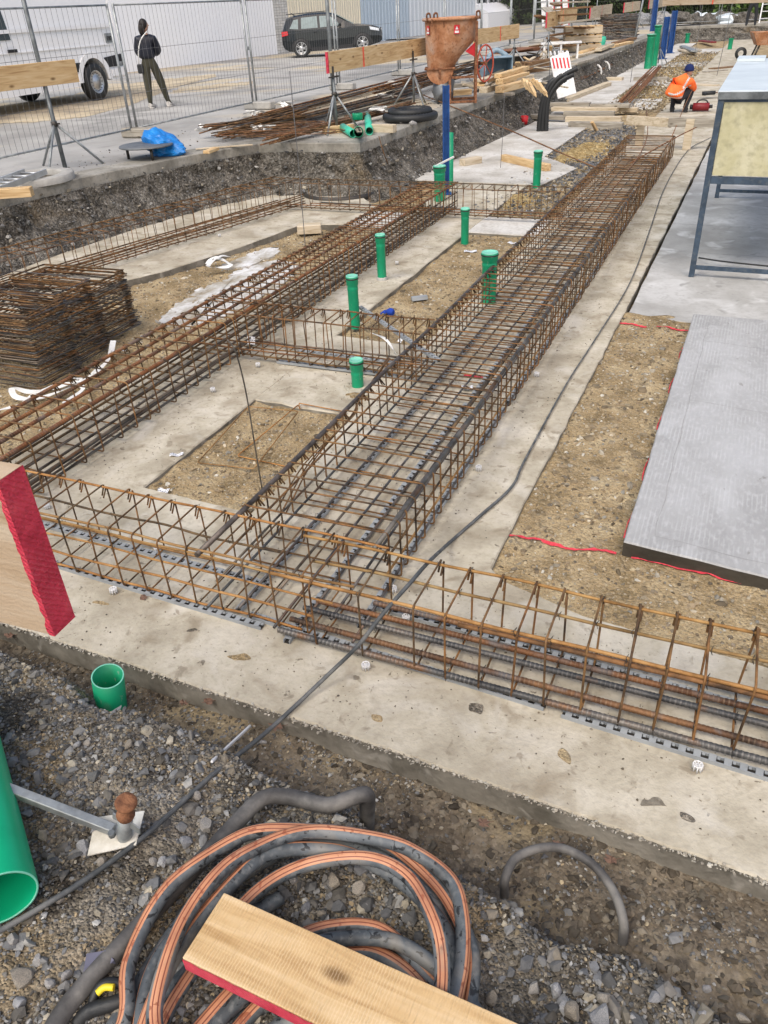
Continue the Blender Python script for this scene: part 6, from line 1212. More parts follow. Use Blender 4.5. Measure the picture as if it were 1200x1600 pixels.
b = MB(); prof = [(-.27*math.cos(R(a)), -.27*math.sin(R(a))) for a in range(0, 181, 12)]; b.extr([(x, z*.95) for x, z in prof], Vector((-.2, -.26, zz(103))), Vector((-.2, .26, zz(103)))); b.build('drum', M['rustcoat'], e); b = MB(); b.box((-.2, -.285, zz(110)), (.05, .03, .16)); b.build('gate_lever', M['rust'], e)
b = MB(); b.tube(crom([(-.05, 0, zz(118)), (-.12, -.05, zz(130)), (-.15, -.1, zz(140)), (-.1, -.18, .10)], 4), [.17, .18, .19, .2, .205, .21, .21, .21, .21, .2, .2, .19, .18][:13], 14); b.build('rubber_chute', M['grey_metal'], e)
for (x, y) in ((.52, -.28), (.52, .35), (.05, .35), (-.0, -.3)):
    b = MB(); t_ = zz(30) if x > .3 else zz(112); b.box((x, y, t_/2), (.05, .05, t_)); b.build('frame_leg', M['rust'], e)
for (p, q) in (((.52, -.28, .03), (0, -.3, .03)), ((.52, .35, .03), (.05, .35, .03)), ((.52, -.28, .03), (.52, .35, .03)), ((.52, -.28, .45), (.0, -.3, .45)), ((.52, .0, zz(30)), (.5, .0, zz(30)))): b = MB(); b.beam(p, q, .04, .04); b.build('frame_bar', M['rust'], e)
b = MB(); b.add([(.50, -.26, zz(62)), (.50, -.26, zz(86)), (.30, -.26, zz(76)), (.50, -.24, zz(62)), (.50, -.24, zz(86)), (.30, -.24, zz(76))], [(0, 1, 2), (3, 5, 4), (0, 3, 4, 1), (1, 4, 5, 2), (2, 5, 3, 0)]); b.build('red_gusset', M['cone_red'], e)
for (x, w_) in ((-.42, .09), (.13, .11)):
    a = math.asin(max(-1, min(1, (x-.02)/.52))); c = Vector((.02+.525*math.sin(a), -.455*math.cos(a), zz(41))); st = empty('tmp', (0, 0, 0)); bpy.data.objects.remove(st); T_ = Vector((math.cos(a)*.52, math.sin(a)*.45, 0)).normalized(); N_ = Vector((T_.y, -T_.x, 0)); N_ = N_ if N_.y < 0 else -N_
    b = MB(); q = [c+N_*.008-T_*w_/2-Vector((0, 0, .07)), c+N_*.008+T_*w_/2-Vector((0, 0, .07)), c+N_*.008+T_*w_/2+Vector((0, 0, .07)), c+N_*.008-T_*w_/2+Vector((0, 0, .07))]; b.add([tuple(v) for v in q], [(0, 1, 2, 3)])
    o2 = b.build('warning_sticker', M['cone_red'], e)
    b = MB(); c2 = c+N_*.010; b.add([tuple(c2+T_*-.03+Vector((0, 0, .0))), tuple(c2+T_*.03), tuple(c2+Vector((0, 0, .055))), tuple(c2-T_*.04-Vector((0, 0, .055))), tuple(c2+T_*.04-Vector((0, 0, .055))), tuple(c2+T_*.04-Vector((0, 0, .02))), tuple(c2-T_*.04-Vector((0, 0, .02)))], [(0, 1, 2), (3, 4, 5, 6)]); b.build('sticker_print', M['white'], o2)
# red hand wheel
c = at(749, 97, 1.1); d0 = math.hypot(c.x, c.y); g2 = at(745, 158, SZ); c = Vector((0, 0, 0))
cw = g+rt*.66+Vector((0, 0, zz(98)-.02)); ew = empty('hand_wheel', cw[:], rz+.9, 'red spoked hand wheel at the side of the concrete bucket', 'hand wheel'); b = MB(); b.tube([(.25*math.cos(a*R(1)), 0, .30*math.sin(a*R(1))) for a in range(0, 360, 15)], .016, 7, closed=True); b.build('rim', M['wheel_red'], ew)
for k in range(3): a = R(60*k+20); b = MB(); b.cyl((.25*math.cos(a), 0, .3*math.sin(a)), (-.25*math.cos(a), 0, -.3*math.sin(a)), .01, 6); b.build('spoke', M['wheel_red'], ew)
b = MB(); b.cyl((0, -.03, 0), (0, .14, 0), .03, 10); b.build('hub', M['rust'], ew)
# grey-blue bucket tool
g3 = at(775, 122, SZ+.12); e = empty('digger_bucket', g3[:], math.atan2(-g3.x, g3.y)+.2, 'worn grey-blue excavator bucket with a toothed edge on the timber stack', 'excavator bucket')
prof = [(-.28+.5*math.cos(R(a)), .28+.3*math.sin(R(a))) for a in range(110, 300, 15)]
M['bucket'] = flat('grey_blue_paint', (.22, .3, .36), rough=.6, bump=.3)
b = MB(); out_ = [(.38*math.cos(R(a)), .2+.24*math.sin(R(a))) for a in range(60, 330, 18)]; inn = [(x*.93, .2+(z-.2)*.93) for x, z in out_[::-1]]
Lb = .62; pr = out_+inn; b.extr([(x, z) for x, z in pr], Vector((-Lb/2, 0, 0)), Vector((Lb/2, 0, 0)), up=Vector((0, 0, 1))); b.build('shell', M['bucket'], e)
for s in (-1, 1): b = MB(); b.extr(out_, Vector((s*Lb/2, 0, 0)), Vector((s*(Lb/2+.015), 0, 0))); b.build('side_plate', M['bucket'], e)
for k in range(7): b = MB(); b.box((-Lb/2+.05+k*.087, .36, .05), (.04, .1, .03)); b.box((-Lb/2+.05+k*.087, -.30, .02), (.045, .1, .05)); b.build('tooth', M['galv'], e)
b = MB(); b.tube(crom([(-.2, 0, .42), (0, .05, .55), (.25, 0, .42)], 5), .05, 8); b.build('bracket', M['bucket'], e)
# timber stacks on the pavement
TG = 'timbers stacked on the pavement edge'
for i, (x0, y0, x1, y1, z, wd, h, m) in enumerate([(744, 137, 775, 128, .72, .2, .05, 'wood_pale'), (742, 131, 772, 124, .78, .2, .05, 'wood'), (746, 126, 780, 118, .84, .2, .05, 'wood_pale'), (755, 141, 780, 133, .70, .18, .1, 'wood_pale'), (780, 128, 822, 116, .86, .16, .1, 'wood'), (778, 119, 822, 106, .95, .16, .08, 'wood'), (780, 140, 832, 127, .76, .18, .12, 'wood'), (775, 146, 802, 147, .68, .12, .05, 'wood_grey'), (785, 131, 830, 120, .80, .14, .1, 'wood_pale'), (700, 146, 735, 143, .72, .15, .1, 'wood'), (700, 135, 738, 131, .80, .15, .08, 'wood_grey'), (700, 155, 738, 152, .67, .2, .05, 'wood_pale'), (800, 106, 868, 98, .74, .2, .1, 'wood_brown'), (815, 101, 865, 94, .86, .2, .1, 'wood_brown'), (790, 104, 820, 99, .7, .2, .1, 'wood_brown'), (905, 84, 938, 74, .7, .22, .1, 'wood'), (900, 88, 945, 76, .68, .25, .05, 'wood_pale'), (897, 100, 925, 92, .67, .2, .06, 'wood_grey'), (820, 112, 868, 106, .68, .2, .08, 'wood_brown'), (935, 78, 955, 70, .75, .22, .08, 'wood_pale'), (960, 68, 990, 60, .72, .25, .08, 'wood_brown'), (955, 73, 985, 66, .68, .25, .08, 'wood')]):
    pos_ = ['front of the stack beside the hand wheel', 'second layer beside the hand wheel', 'third layer beside the hand wheel', 'thick squared one below the excavator bucket', 'long one behind the excavator bucket', 'topmost long one toward the pointed stakes', 'thickest one over the trench edge', 'thin grey one at the trench edge', 'one under the pointed stakes', 'under the concrete bucket, middle', 'under the concrete bucket, upper', 'under the concrete bucket, lowest', 'dark brown, below the tripod legs', 'dark brown top one left of the barrier board', 'dark brown short one behind the tripod', 'yellowish, in front of the pallet stack', 'pale flat one in front of the pallets', 'grey one at the trench edge past the barrier board', 'dark brown lowest one behind the stakes', 'pale one beside the dark stirrup heap', 'brown one past the dark stirrup heap', 'yellowish one past the dark stirrup heap'][i]
    timber(at(x0, y0, z), at(x1, y1, z), wd, h, 'timber, '+pos_, m, 'timber', TG, 'timber_beam')
for i in range(6):
    A = at(817+i*5, 124+(i % 3)*3, .98); B = at(826+i*6, 142+(i % 3)*5, .80); b = MB(); d = (B-A); b.beam(A, A+d*.8, .05, .05); b.cyl(A+d*.8, B, .03, 4, r2=.004); b.top('pointed_stake', M['wood'], ['topmost', 'palest', 'longest', 'short', 'lowest', 'crooked'][i]+' pointed wooden stake of the small heap over the trench edge', 'stake', 'pointed stakes heaped over the trench edge')
# brown sheets and dark heap
for i in range(6): timber(at(775+i*3, 84-i*.8, .80+i*.05), at(845-i*4, 77-i*.6, .80+i*.05), .7, .02, 'rusty brown sheet in the low pile behind the tripod, layer %s' % ['lowest', 'second', 'third', 'fourth', 'fifth', 'topmost'][i], 'rust', 'steel sheet', 'rusty sheets piled behind the timber', 'steel_sheet')
for i in range(16):
    a = at(856+U(0, 14), 84-U(0, 8), .7); a.z = .72+.09*i; b_ = a+Vector((U(.9, 1.5)*(1 if i % 2 else -.3), U(-1.5, 1.5), U(-.05, .15))); timber(a, b_, U(.1, .35), .05, ['lowest', 'low', 'half buried', 'crooked', 'broad', 'thin', 'split', 'mid-height', 'leaning', 'protruding', 'short', 'long', 'upper', 'high', 'second highest', 'topmost'][i]+' dark weathered board of the tall heap beside the pallets', 'wood_brown' if i % 3 else 'wood_grey', 'board', 'boards on the tall dark heap', 'heap_board')
for i in range(3):
    c = at(907, 80, SZ)+Vector((0, .1, .0)); e = empty('pallet', (c.x, c.y, SZ+.25*i), .3, 'wooden pallet crate, %s of the stack beside the tall dark heap' % ['lowest', 'middle one', 'topmost'][i], 'pallet', 'pallet crates by the trench'); 
    for k in range(5): b = MB(); b.box((-.5+.25*k, 0, .22), (.18, .9, .025)); b.build('slat', M['wood'], e)
    for k in range(3): b = MB(); b.box((0, -.4+.4*k, .11), (1.2, .1, .19)) if k != 1 else b.box((0, 0, .11), (1.2, .1, .19)); b.build('bearer', M['wood_pale'], e)
for i, (px, lab) in enumerate([(945, 'left dark stirrup bundle behind the pale pole'), (968, 'right dark stirrup bundle behind the pale pole')]):
    g4 = at(px, 62, SZ); e = empty('stirrup_stack', (g4.x-.3, g4.y-.2, SZ), 0, lab, 'stirrup stack', 'stacks of bent stirrups')
    for k in range(16): inst(SMESH[1], 'stirrup', e, (U(-.03, .03), U(-.03, .03), .03+k*.055), (R(-90), 0, U(-.06, .06)), (1.0, 3.5, 2.2))
b = MB(); b.lathe([(.12, 0), (.14, .2), (.1, .25), (0, .26)], 14); b.build('green_jug', M['green_light2'], loc=at(940, 70, SZ+.1), label='small green plastic jug beside the dark stirrup heap', cat='jug')
# white trestle
g4 = at(875, 92, SZ); e = empty('white_trestle', g4[:], .3, 'low white trestle behind the barrier board', 'trestle'); b = MB(); b.box((0, 0, .42), (1.2, .3, .05)); b.build('top', M['white'], e)
for x in (-.5, 0, .5): b = MB(); b.box((x, 0, .2), (.05, .25, .4)); b.build('leg', M['white'], e)
# far rubble & foil behind the pit end
for i in range(16):
    px = 985+i*12; c = at(px, 34+U(-2, 3), .66); bm = bmesh.new(); bmesh.ops.create_icosphere(bm, subdivisions=3, radius=1)
    for q in bm.verts: p = q.co.copy(); q.co = Vector((p.x*.75, p.y*.5, max(0, p.z)*.42))*(1+.6*noise.noise(p*2+Vector((i, 0, 0))))
    me = bpy.data.meshes.new('heap'); bm.to_mesh(me); bm.free(); me.materials.append(M['sheet'] if 9 <= i <= 14 and i % 2 else M['stone1'] if i < 6 else M['wall_soil']); o = bpy.data.objects.new('rubble_heap', me); COL.objects.link(o); o.location = c
    tag(o, '%s past the end wall, %s' % ('crumpled pale foil heap' if 9 <= i <= 14 and i % 2 else 'grey rubble heap' if i < 6 else 'low dark earth heap', ['beside the fence corner', 'behind the tallest blue post', 'at the pit corner', 'before the dark hedge', 'under the low bushes', 'at the bushes end', 'next to the bushes', 'below the far board', 'between bushes and foil', 'nearest the bushes', 'between two foils', 'in the middle', 'left of the distant worker', 'behind the distant worker', 'beyond the ladder', 'outermost'][i]), 'rubble heap', 'rubble heaps past the end of the pit')
# shaft ring in trench corner
g4 = at(560, 296, -.05); ring(.5, .56, .05).build('shaft_ring', M['steel_dark'], loc=(g4.x-.05, g4.y-.5, -.02), label='dark round shaft opening in the corner of the trench', cat='shaft ring'); b = MB(); b.lathe([(0, .012), (.52, .012)], 30); b.build('shaft_shade_disc', M['steel_dark'], loc=(g4.x-.05, g4.y-.5, -.025), kind='structure')  # flat dark disc stands in for the shade down the shaft
# ---------------------------------------------------------------- van
def wheel(e, c, r, wd, axis, nsp=0, rimr=.62, dirt=False):
    """axis: unit vector pointing outwards"""
    a = Vector(axis).normalized(); rot = Vector((0, 0, 1)).rotation_difference(a).to_matrix(); b = MB()
    b.lathe([(r*.6, -wd), (r*.93, -wd), (r, -wd*.8), (r, -wd*.15), (r*.95, -.01), (r*.7, 0), (r*rimr, -.01)], 36, M=rot, c=c); w_ = b.build('wheel', M['rubber'], e)
    b = MB(); b.lathe([(r*rimr, -.012), (r*(rimr-.04), -.008), (r*(rimr-.07), -.04), (r*.30, -.03 if not nsp else -.09), (r*.28, -.015), (0, -.01)], 30, M=rot, c=c, mi=0)
    u = rot @ Vector((1, 0, 0)); v = rot @ Vector((0, 1, 0)); ce = Vector(c)
    if nsp:
        for k in range(nsp):
            for q in (-.13, .13): t = 2*math.pi*k/nsp; d1 = u*math.cos(t+q*.6)+v*math.sin(t+q*.6); d2 = u*math.cos(t+q*1.6)+v*math.sin(t+q*1.6); b.beam(ce+d1*r*.15-a*.015, ce+d2*r*(rimr-.03)-a*.012, .035, .02, up=a)
    else:
        for k in range(16): t = 2*math.pi*k/16; d1 = u*math.cos(t)+v*math.sin(t); b.box(ce+d1*r*.47-a*.028, (.03, .03, .01), None, 1)
    b.build('rim', [M['chrome'], M['plastic_black']], w_); return w_
rr_ = at(197, 124, 1.0); w0 = at(152, 157, .66); s_ = 1.14
vd = Vector((w0.x-rr_.x, w0.y-rr_.y, 0)); e = empty('white_van', (rr_.x, rr_.y, .65), math.atan2(-1, .03), 'white high-roof van with a small grey sticker behind the rear wheel', 'van'); L = 5.9*s_; Wd = 2.0*s_; Hh = 2.55*s_
# local x = forward (toward the camera left), local -y?? side facing the site
side = -1 if (Matrix.Rotation(e.rotation_euler.z, 3, 'Z') @ Vector((0, 1, 0))).x < 0 else 1
def vp(x, y, z): return (x, side*(-y), z)      # y>0 goes away from the visible side
prof = [(0, .34), (0, .9), (.04, 1.5), (.10, 2.3), (.25, 2.5), (.5, 2.55), (3.6, 2.55), (4.2, 2.45), (4.9, 1.55), (5.6, 1.25), (5.88, .95), (5.9, .3), (1.5, .3), (1.4, .55), (1.2, .74), (1.0, .8), (.8, .74), (.6, .55), (.52, .34)]
prof = [(x*s_, z*s_) for x, z in prof]; n = len(prof); vs = []
insets = [0 if z < 1.35*s_ else .1*(z-1.35*s_) for x, z in prof]
for y_, sg in ((0, 1), (Wd, -1)): vs += [vp(x, y_+sg*i_, z) for (x, z), i_ in zip(prof, insets)]
b = MB(); b.add(vs, [tuple(range(n)), tuple(range(n, 2*n))[::-1]]+[(i, n+i, n+(i+1) % n, (i+1) % n) for i in range(n)]); b.build('body', M['van_white'], e)
def vpanel(nm, poly, m, d=.012, par=None):
    q = [vp(x*s_, -(d)+(0 if z < 1.35 else .1*(z*s_-1.35*s_)), z*s_) for x, z in poly]; q2 = [(p[0], p[1]+side*(-.03), p[2]) for p in q]; k = len(q); b = MB(); b.add(q+q2, [tuple(range(k)), tuple(range(k, 2*k))[::-1]]+[(i, (i+1) % k, k+(i+1) % k, k+i) for i in range(k)]); return b.build(nm, M[m], par or e)
vpanel('side_rib', [(.1, 1.30), (5.2, 1.30), (5.2, 1.36), (.1, 1.36)], 'van_white', .03); vpanel('side_rib', [(.1, .98), (4.9, .98), (4.9, 1.0), (.1, 1.0)], 'van_white', .02)
vpanel('rubber_moulding', [(.02, .58), (.60, .58), (.60, .76), (.02, .80)], 'plastic_black', .03); vpanel('rubber_moulding', [(1.40, .56), (4.6, .56), (4.6, .72), (1.40, .72)], 'plastic_black', .03)
vpanel('rear_bumper', [(-.05, .40), (.45, .40), (.45, .54), (-.05, .56)], 'van_white', .04)

arch2 = [(1.0+.53*math.cos(R(a)), .36+.53*math.sin(R(a))) for a in range(0, 181, 12)]; arch3 = [(1.0+.41*math.cos(R(a)), .36+.42*math.sin(R(a))) for a in range(180, -1, -12)]; vpanel('arch_trim', arch2+arch3, 'van_white', .035)
vpanel('sticker', [(.16, 1.02), (.42, 1.02), (.42, 1.19), (.16, 1.19)], 'galv', .022)
vpanel('side_window', [(3.10, 1.20), (4.4, 1.20), (4.15, 1.95), (3.15, 1.95)], 'glass', .012); vpanel('door_seam', [(3.0, .55), (3.015, .55), (3.015, 2.2), (3.0, 2.2)], 'plastic_black', .006); vpanel('door_seam', [(1.75, .75), (1.765, .75), (1.765, 2.3), (1.75, 2.3)], 'galv', .004)
vpanel('door_handle', [(3.04, 1.00), (3.26, 1.00), (3.26, 1.05), (3.04, 1.05)], 'plastic_black', .05)
cu = bpy.data.curves.new('t', 'FONT'); cu.body = 'nni'; cu.size = .2; cu.extrude = .004; to = bpy.data.objects.new('lettering', cu); COL.objects.link(to)
me = bpy.data.meshes.new_from_object(to.evaluated_get(bpy.context.evaluated_depsgraph_get())); bpy.data.objects.remove(to); to = bpy.data.objects.new('lettering', me); COL.objects.link(to); me.materials.append(M['plastic_black']); to.parent = e
if side > 0: to.rotation_euler = (R(90), 0, R(180)); to.location = (.40*s_, .03, 1.06*s_)
else: to.rotation_euler = (R(90), 0, 0); to.location = (.2*s_, -.03, 1.06*s_)
for x in (1.0, 4.8):
    wheel(e, vp(x*s_, -.045, .345*s_), .345*s_, .22, (0, side*1.0, 0)); wheel(e, vp(x*s_, Wd-.02, .345*s_), .345*s_, .22, (0, -side*1.0, 0))
b = MB(); b.box(vp(L/2, Wd/2, .5), (L*.9, Wd*.8, .15)); b.build('underbody', M['plastic_black'], e)
# ---------------------------------------------------------------- car
rh = at(471.6, 75.6, .5+.34); _d = RM @ np.array([571-600, 800-66., -F]); _C = np.array([0, 0, CH]); _w = _C-np.array(rh); s_ = 1.0
_A = _d@_d; _B = 2*_d@_w; _D = _B*_B-4*_A*(_w@_w-2.67**2); _t = (-_B-max(0, _D)**.5)/2/_A; fh = Vector(_C+_t*_d); 
r_ = .35*s_
dr = (fh-rh); hd = math.atan2(dr.y, dr.x); pt = -math.asin(dr.z/dr.length)
base = rh-Vector((0, 0, r_)); e = empty('dark_car', base[:], 0, 'dark blue-black compact SUV parked behind the fence before the cream wall', 'car'); e.rotation_euler = (0, pt, hd)
# local: x forward from rear axle, y left; visible side is -y (at y=0), car spans y 0..W
Wc = 1.82*s_; X0 = -.80; 
st = [(-.80, .55, .95, .98), (-.74, .38, 1.02, 1.15), (-.55, .27, 1.03, 1.48), (-.2, .22, 1.02, 1.56), (.4, .2, 1.0, 1.60), (1.1, .2, .98, 1.59), (1.5, .2, .97, 1.52), (1.95, .2, .96, 1.28), (2.35, .2, .99, 1.06), (2.7, .2, .97, 1.02), (3.1, .24, .92, .96), (3.4, .3, .82, .86), (3.52, .38, .66, .70)]
vs = []; ns = 12
def sec(x, zb_, zbelt, zt_):
    tp = .0 if zt_-zbelt < .1 else .14; e0 = .10 if x < -.7 or x > 3.3 else (.04 if x < -.5 or x > 3.0 else 0)
    h = [(e0+.03, zb_), (e0, zb_+.12), (e0-.0, (zb_+zbelt)/2), (e0+.03, zbelt), (e0+.05+tp, zt_-.06*(tp > 0)), (e0+.22+tp, zt_)]
    left = [(x, y, z) for y, z in h]; right = [(x, 1.82-y, z) for y, z in h[::-1]]; return [(a*s_, b_*s_, c_*s_) for a, b_, c_ in left+right]
for q in st: vs += sec(*q)
m_ = 12; fs = [(i*m_+k, (i+1)*m_+k, (i+1)*m_+(k+1) % m_, i*m_+(k+1) % m_) for i in range(len(st)-1) for k in range(m_)]+[tuple(range(m_)), tuple(range((len(st)-1)*m_, len(st)*m_))[::-1]]
b = MB(); b.add(vs, fs, 0, False); b.build('body', M['car_dark'], e)
def cpanel(nm, poly, m, y0=-.008, y1=None, zr=(0, 1)):
    """poly of (x,z); y leans inwards above the belt line"""
    f_ = lambda z: (y0+.03+max(0, z-.97)*.26) if z > .9 else y0
    q = [(x*s_, f_(z)*s_, z*s_) for x, z in poly]; q2 = [(a, b_+.03, c_) for a, b_, c_ in q]; k = len(q); b = MB(); b.add(q+q2, [tuple(range(k)), tuple(range(k, 2*k))[::-1]]+[(i, (i+1) % k, k+(i+1) % k, k+i) for i in range(k)]); return b.build(nm, M[m], e)
cpanel('side_window', [(-.42, 1.10), (-.05, 1.06), (-.02, 1.42), (-.22, 1.40)], 'glass_pale', -.012); cpanel('side_window', [(.08, 1.06), (.80, 1.05), (.80, 1.47), (.12, 1.46)], 'glass_pale', -.012); cpanel('side_window', [(.90, 1.05), (1.75, 1.06), (1.60, 1.26), (1.32, 1.44), (.90, 1.47)], 'glass_pale', -.012)
b = MB(); q = [(1.56, .26, 1.50), (1.56, 1.56, 1.50), (2.33, 1.66, 1.07), (2.33, .16, 1.07)]; b.add([(x*s_, y*s_, z*s_+.012) for x, y, z in q]+[(x*s_, y*s_, z*s_-.02) for x, y, z in q], [(0, 1, 2, 3), (4, 5, 6, 7)[::-1], (0, 1, 5, 4), (1, 2, 6, 5), (2, 3, 7, 6), (3, 0, 4, 7)]); b.build('windscreen', M['glass_pale'], e)
cpanel('sill_trim', [(.42, .2), (2.25, .2), (2.25, .34), (.42, .34)], 'plastic_black', -.02)
for cx in (0, 2.67): cpanel('wheel_arch', [(cx+.43*math.cos(R(a)), .30+.43*math.sin(R(a))) for a in range(0, 181, 15)], 'plastic_black', -.010)
cpanel('tail_lamp', [(-.79, .84), (-.50, .88), (-.52, 1.02), (-.76, 1.02)], 'lamp_red', -.02); b = MB(); b.box((-.80*s_+.03, .2*s_, .93*s_), (.05, .28, .16)); b.build('tail_lamp', M['lamp_red'], e)
b = MB(); q = [(3.05, -.01, .80), (3.42, .12, .72), (3.40, .12, .82), (3.02, -.0, .92)]; b.add([(x*s_, (y-.012)*s_, z*s_) for x, y, z in q]+[(x*s_-.03, (y+.05)*s_, z*s_) for x, y, z in q], [(0, 1, 2, 3), (4, 5, 6, 7)[::-1], (0, 1, 5, 4), (1, 2, 6, 5), (2, 3, 7, 6), (3, 0, 4, 7)]); b.build('headlamp', M['lamp_clear'], e)
b = MB(); b.box((3.44*s_, .30*s_, .74*s_), (.06, .26, .12), ch=.02); b.box((3.44*s_, 1.52*s_, .74*s_), (.06, .26, .12), ch=.02); b.build('headlamp', M['lamp_clear'], e)
for y in (.74, 1.08):
    b = MB(); b.box((3.50*s_, y*s_, .72*s_), (.05, .30*s_, .24*s_), ch=.02); gr = b.build('grille', M['plastic_black'], e); b = MB(); b.tube([((3.535)*s_, (y+.15*math.cos(R(a)))*s_, (.72+.12*math.sin(R(a)))*s_) for a in range(0, 360, 30)], .012, 6, closed=True); b.build('grille_frame', M['chrome'], gr)
b = MB(); b.box((3.53*s_, .91*s_, .5*s_), (.02, .5, .11)); b.build('number_plate', M['white'], e)
b = MB(); b.box((1.75*s_, -.12*s_, 1.08*s_), (.12, .2, .14), ch=.03); b.build('wing_mirror', M['car_dark'], e)
b = MB(); b.box((.4*s_, .15*s_, 1.62*s_), (1.8, .03, .03)); b.build('roof_rail', M['plastic_black'], e); b = MB(); b.cyl((-.2*s_, .9*s_, 1.56*s_), (-.35*s_, .9*s_, 1.66*s_), .02, 6); b.build('aerial', M['plastic_black'], e)
for x in (.25, .85): b = MB(); b.box(((x+.42)*s_, -.03*s_, .90*s_), (.16, .03, .025)); b.build('door_handle', M['car_dark'], e)
for x in (0, 2.67):
    wheel(e, (x*s_, -.03, r_), r_, .22, (0, -1, 0), 5, .68); wheel(e, (x*s_, Wc-.02, r_), r_, .22, (0, 1, 0), 5, .68)
# ---------------------------------------------------------------- buildings
WY = lambda y: -23.0+.108*(y-30.6)
WZ = .72
def fy(px):
    lo, hi = 5, 90
    for _ in range(50):
        m = (lo+hi)/2
        if proj((WY(m), m, .55))[0] < px: lo = m
        else: hi = m
    return lo
def wallseg(px0, px1, zt_, label, m, name='building_wall', ribs=None, y0=None, y1=None, off=0, cat='building'):
    a = y0 if y0 is not None else fy(px0); b_ = y1 if y1 is not None else fy(px1); A = Vector((WY(a)-off, a, .3)); B = Vector((WY(b_)-off, b_, .3)); d = (B-A).normalized(); n_ = Vector((d.y, -d.x, 0))
    e = empty(name, A[:], math.atan2(d.y, d.x), label, cat); L = (B-A).length; H_ = zt_
    b = MB(); b.box((L/2, .15, H_/2), (L, .3, H_)); b.build('wall', M[m], e)
    if ribs:
        n = int(L/ribs); b = MB()
        for i in range(n): x = (i+.5)*L/n; b.add([(x-ribs*.28, 0, 0), (x-ribs*.14, -.05, 0), (x+ribs*.14, -.05, 0), (x+ribs*.28, 0, 0), (x-ribs*.28, 0, H_), (x-ribs*.14, -.05, H_), (x+ribs*.14, -.05, H_), (x+ribs*.28, 0, H_)], [(0, 1, 5, 4), (1, 2, 6, 5), (2, 3, 7, 6)])
        o = b.build('corrugation', M[m], e); o['kind'] = 'stuff'
    return e, L
wallseg(0, 434, 5.5, 'long smooth white wall behind the van and the walking person', 'wall_white', y0=8, name='white_hall')
e, L = wallseg(434, 455, 5.5, 'narrow whitewashed brick pier between the white wall and the cream gate', 'mortar', name='brick_pier')
bw = .26; bh = .11; bme = MB(); bme.box((0, 0, 0), (bw-.015, .03, bh-.015)); bme = bme.mesh('brick', M['brick_wall']); rows = int(2.6/bh); cols_ = max(1, int(L/bw))
for r in range(rows):
    for c_ in range(cols_): inst(bme, 'brick', e, ((c_+.5)*L/cols_, -.013, .1+(r+.5)*bh+U(-.002, .002)), (0, 0, 0), (L/cols_/bw, 1, 1))
wallseg(455, 566, 5.5, 'cream corrugated metal gate behind the dark car', 'metal_cream', ribs=.26, name='corrugated_gate')
wallseg(566, 640, 5.5, 'blue-grey corrugated metal wall beyond the cream gate', 'metal_blue', ribs=.36, name='corrugated_wall'); wallseg(640, 742, 5.5, 'paler corrugated metal wall behind the concrete bucket', 'metal_pale' if 'metal_pale' in M else 'metal_blue', ribs=.5, name='corrugated_wall')
# white office with projecting base and windows
e, L = wallseg(742, 838, 6, 'white office building with windows above a sloping white plinth', 'wall_white', name='office_building')
b = MB(); b.extr([(0, 0), (1.0, 0), (1.0, .9), (0, 1.5)], Vector((0, 0, .25)), Vector((L, 0, .25))); pl_ = b.build('plinth', M['wall_white'], e); b = MB(); b.box((L/2, -.95, .12), (L, .1, .25)); b.build('plinth_base', M['plastic_black'], e)
nw = 6
for i in range(nw):
    x = (i+.5)*L/nw; b = MB(); ww = L/nw*.72
    for q in (-1, 0, 1): b.box((x+q*ww/2, -.06, 2.3), (.08, .1, 1.5))
    for q in (1.55, 3.05): b.box((x, -.06, q), (ww, .1, .08))
    f_ = b.build('window', M['galv'], e); b = MB(); b.box((x, -.02, 2.3), (ww-.1, .03, 1.4)); b.build('pane', M['glass'], f_)
for i in range(2): b = MB(); x = L*(.55+.12*i); b.box((x, -1.005, .78), (.5, .02, .4)); b.build('vent_grille', M['plastic_black'], pl_)
# ladder rack and striped boards beside office
def fpt(px, py, z): return at(px, py, z)
yk = 60
g5 = Vector((WY(46)+3.2, 50, .64)); g5 = at(842, 46, .66)
e = empty('tall_ladder', g5[:], .2, 'tall grey ladder standing against the end of the office building', 'ladder')
for s in (-.35, .35): b = MB(); b.beam((s, 0, 0), (s, .7, 4), .08, .05); b.build('rail', M['galv'], e)
for k in range(11): b = MB(); b.cyl((-.35, .06*k+.05, .3+.34*k), (.35, .06*k+.05, .3+.34*k), .03, 6); b.build('rung', M['galv'], e)
g5 = at(866, 40, .66)
for i in range(4):
    b = MB(); b.beam((0, 0, 0), (-.5, .5, 3.2), .34, .05, up=Vector((0, -1, .1))); e = empty('striped_board', (g5.x+.45*i-.6, g5.y, .66), .0, 'white board with red edge leaning upright, number in the row: %s' % ['first beside the ladder', 'second', 'third', 'last'][i], 'board', 'white and red boards leaning upright past the office'); b.build('plank', M['white'], e); b = MB(); b.beam((.18, 0, 0), (-.32, .5, 3.2), .06, .07, up=Vector((0, -1, .1))); b.build('red_edge', M['cone_red'], e)
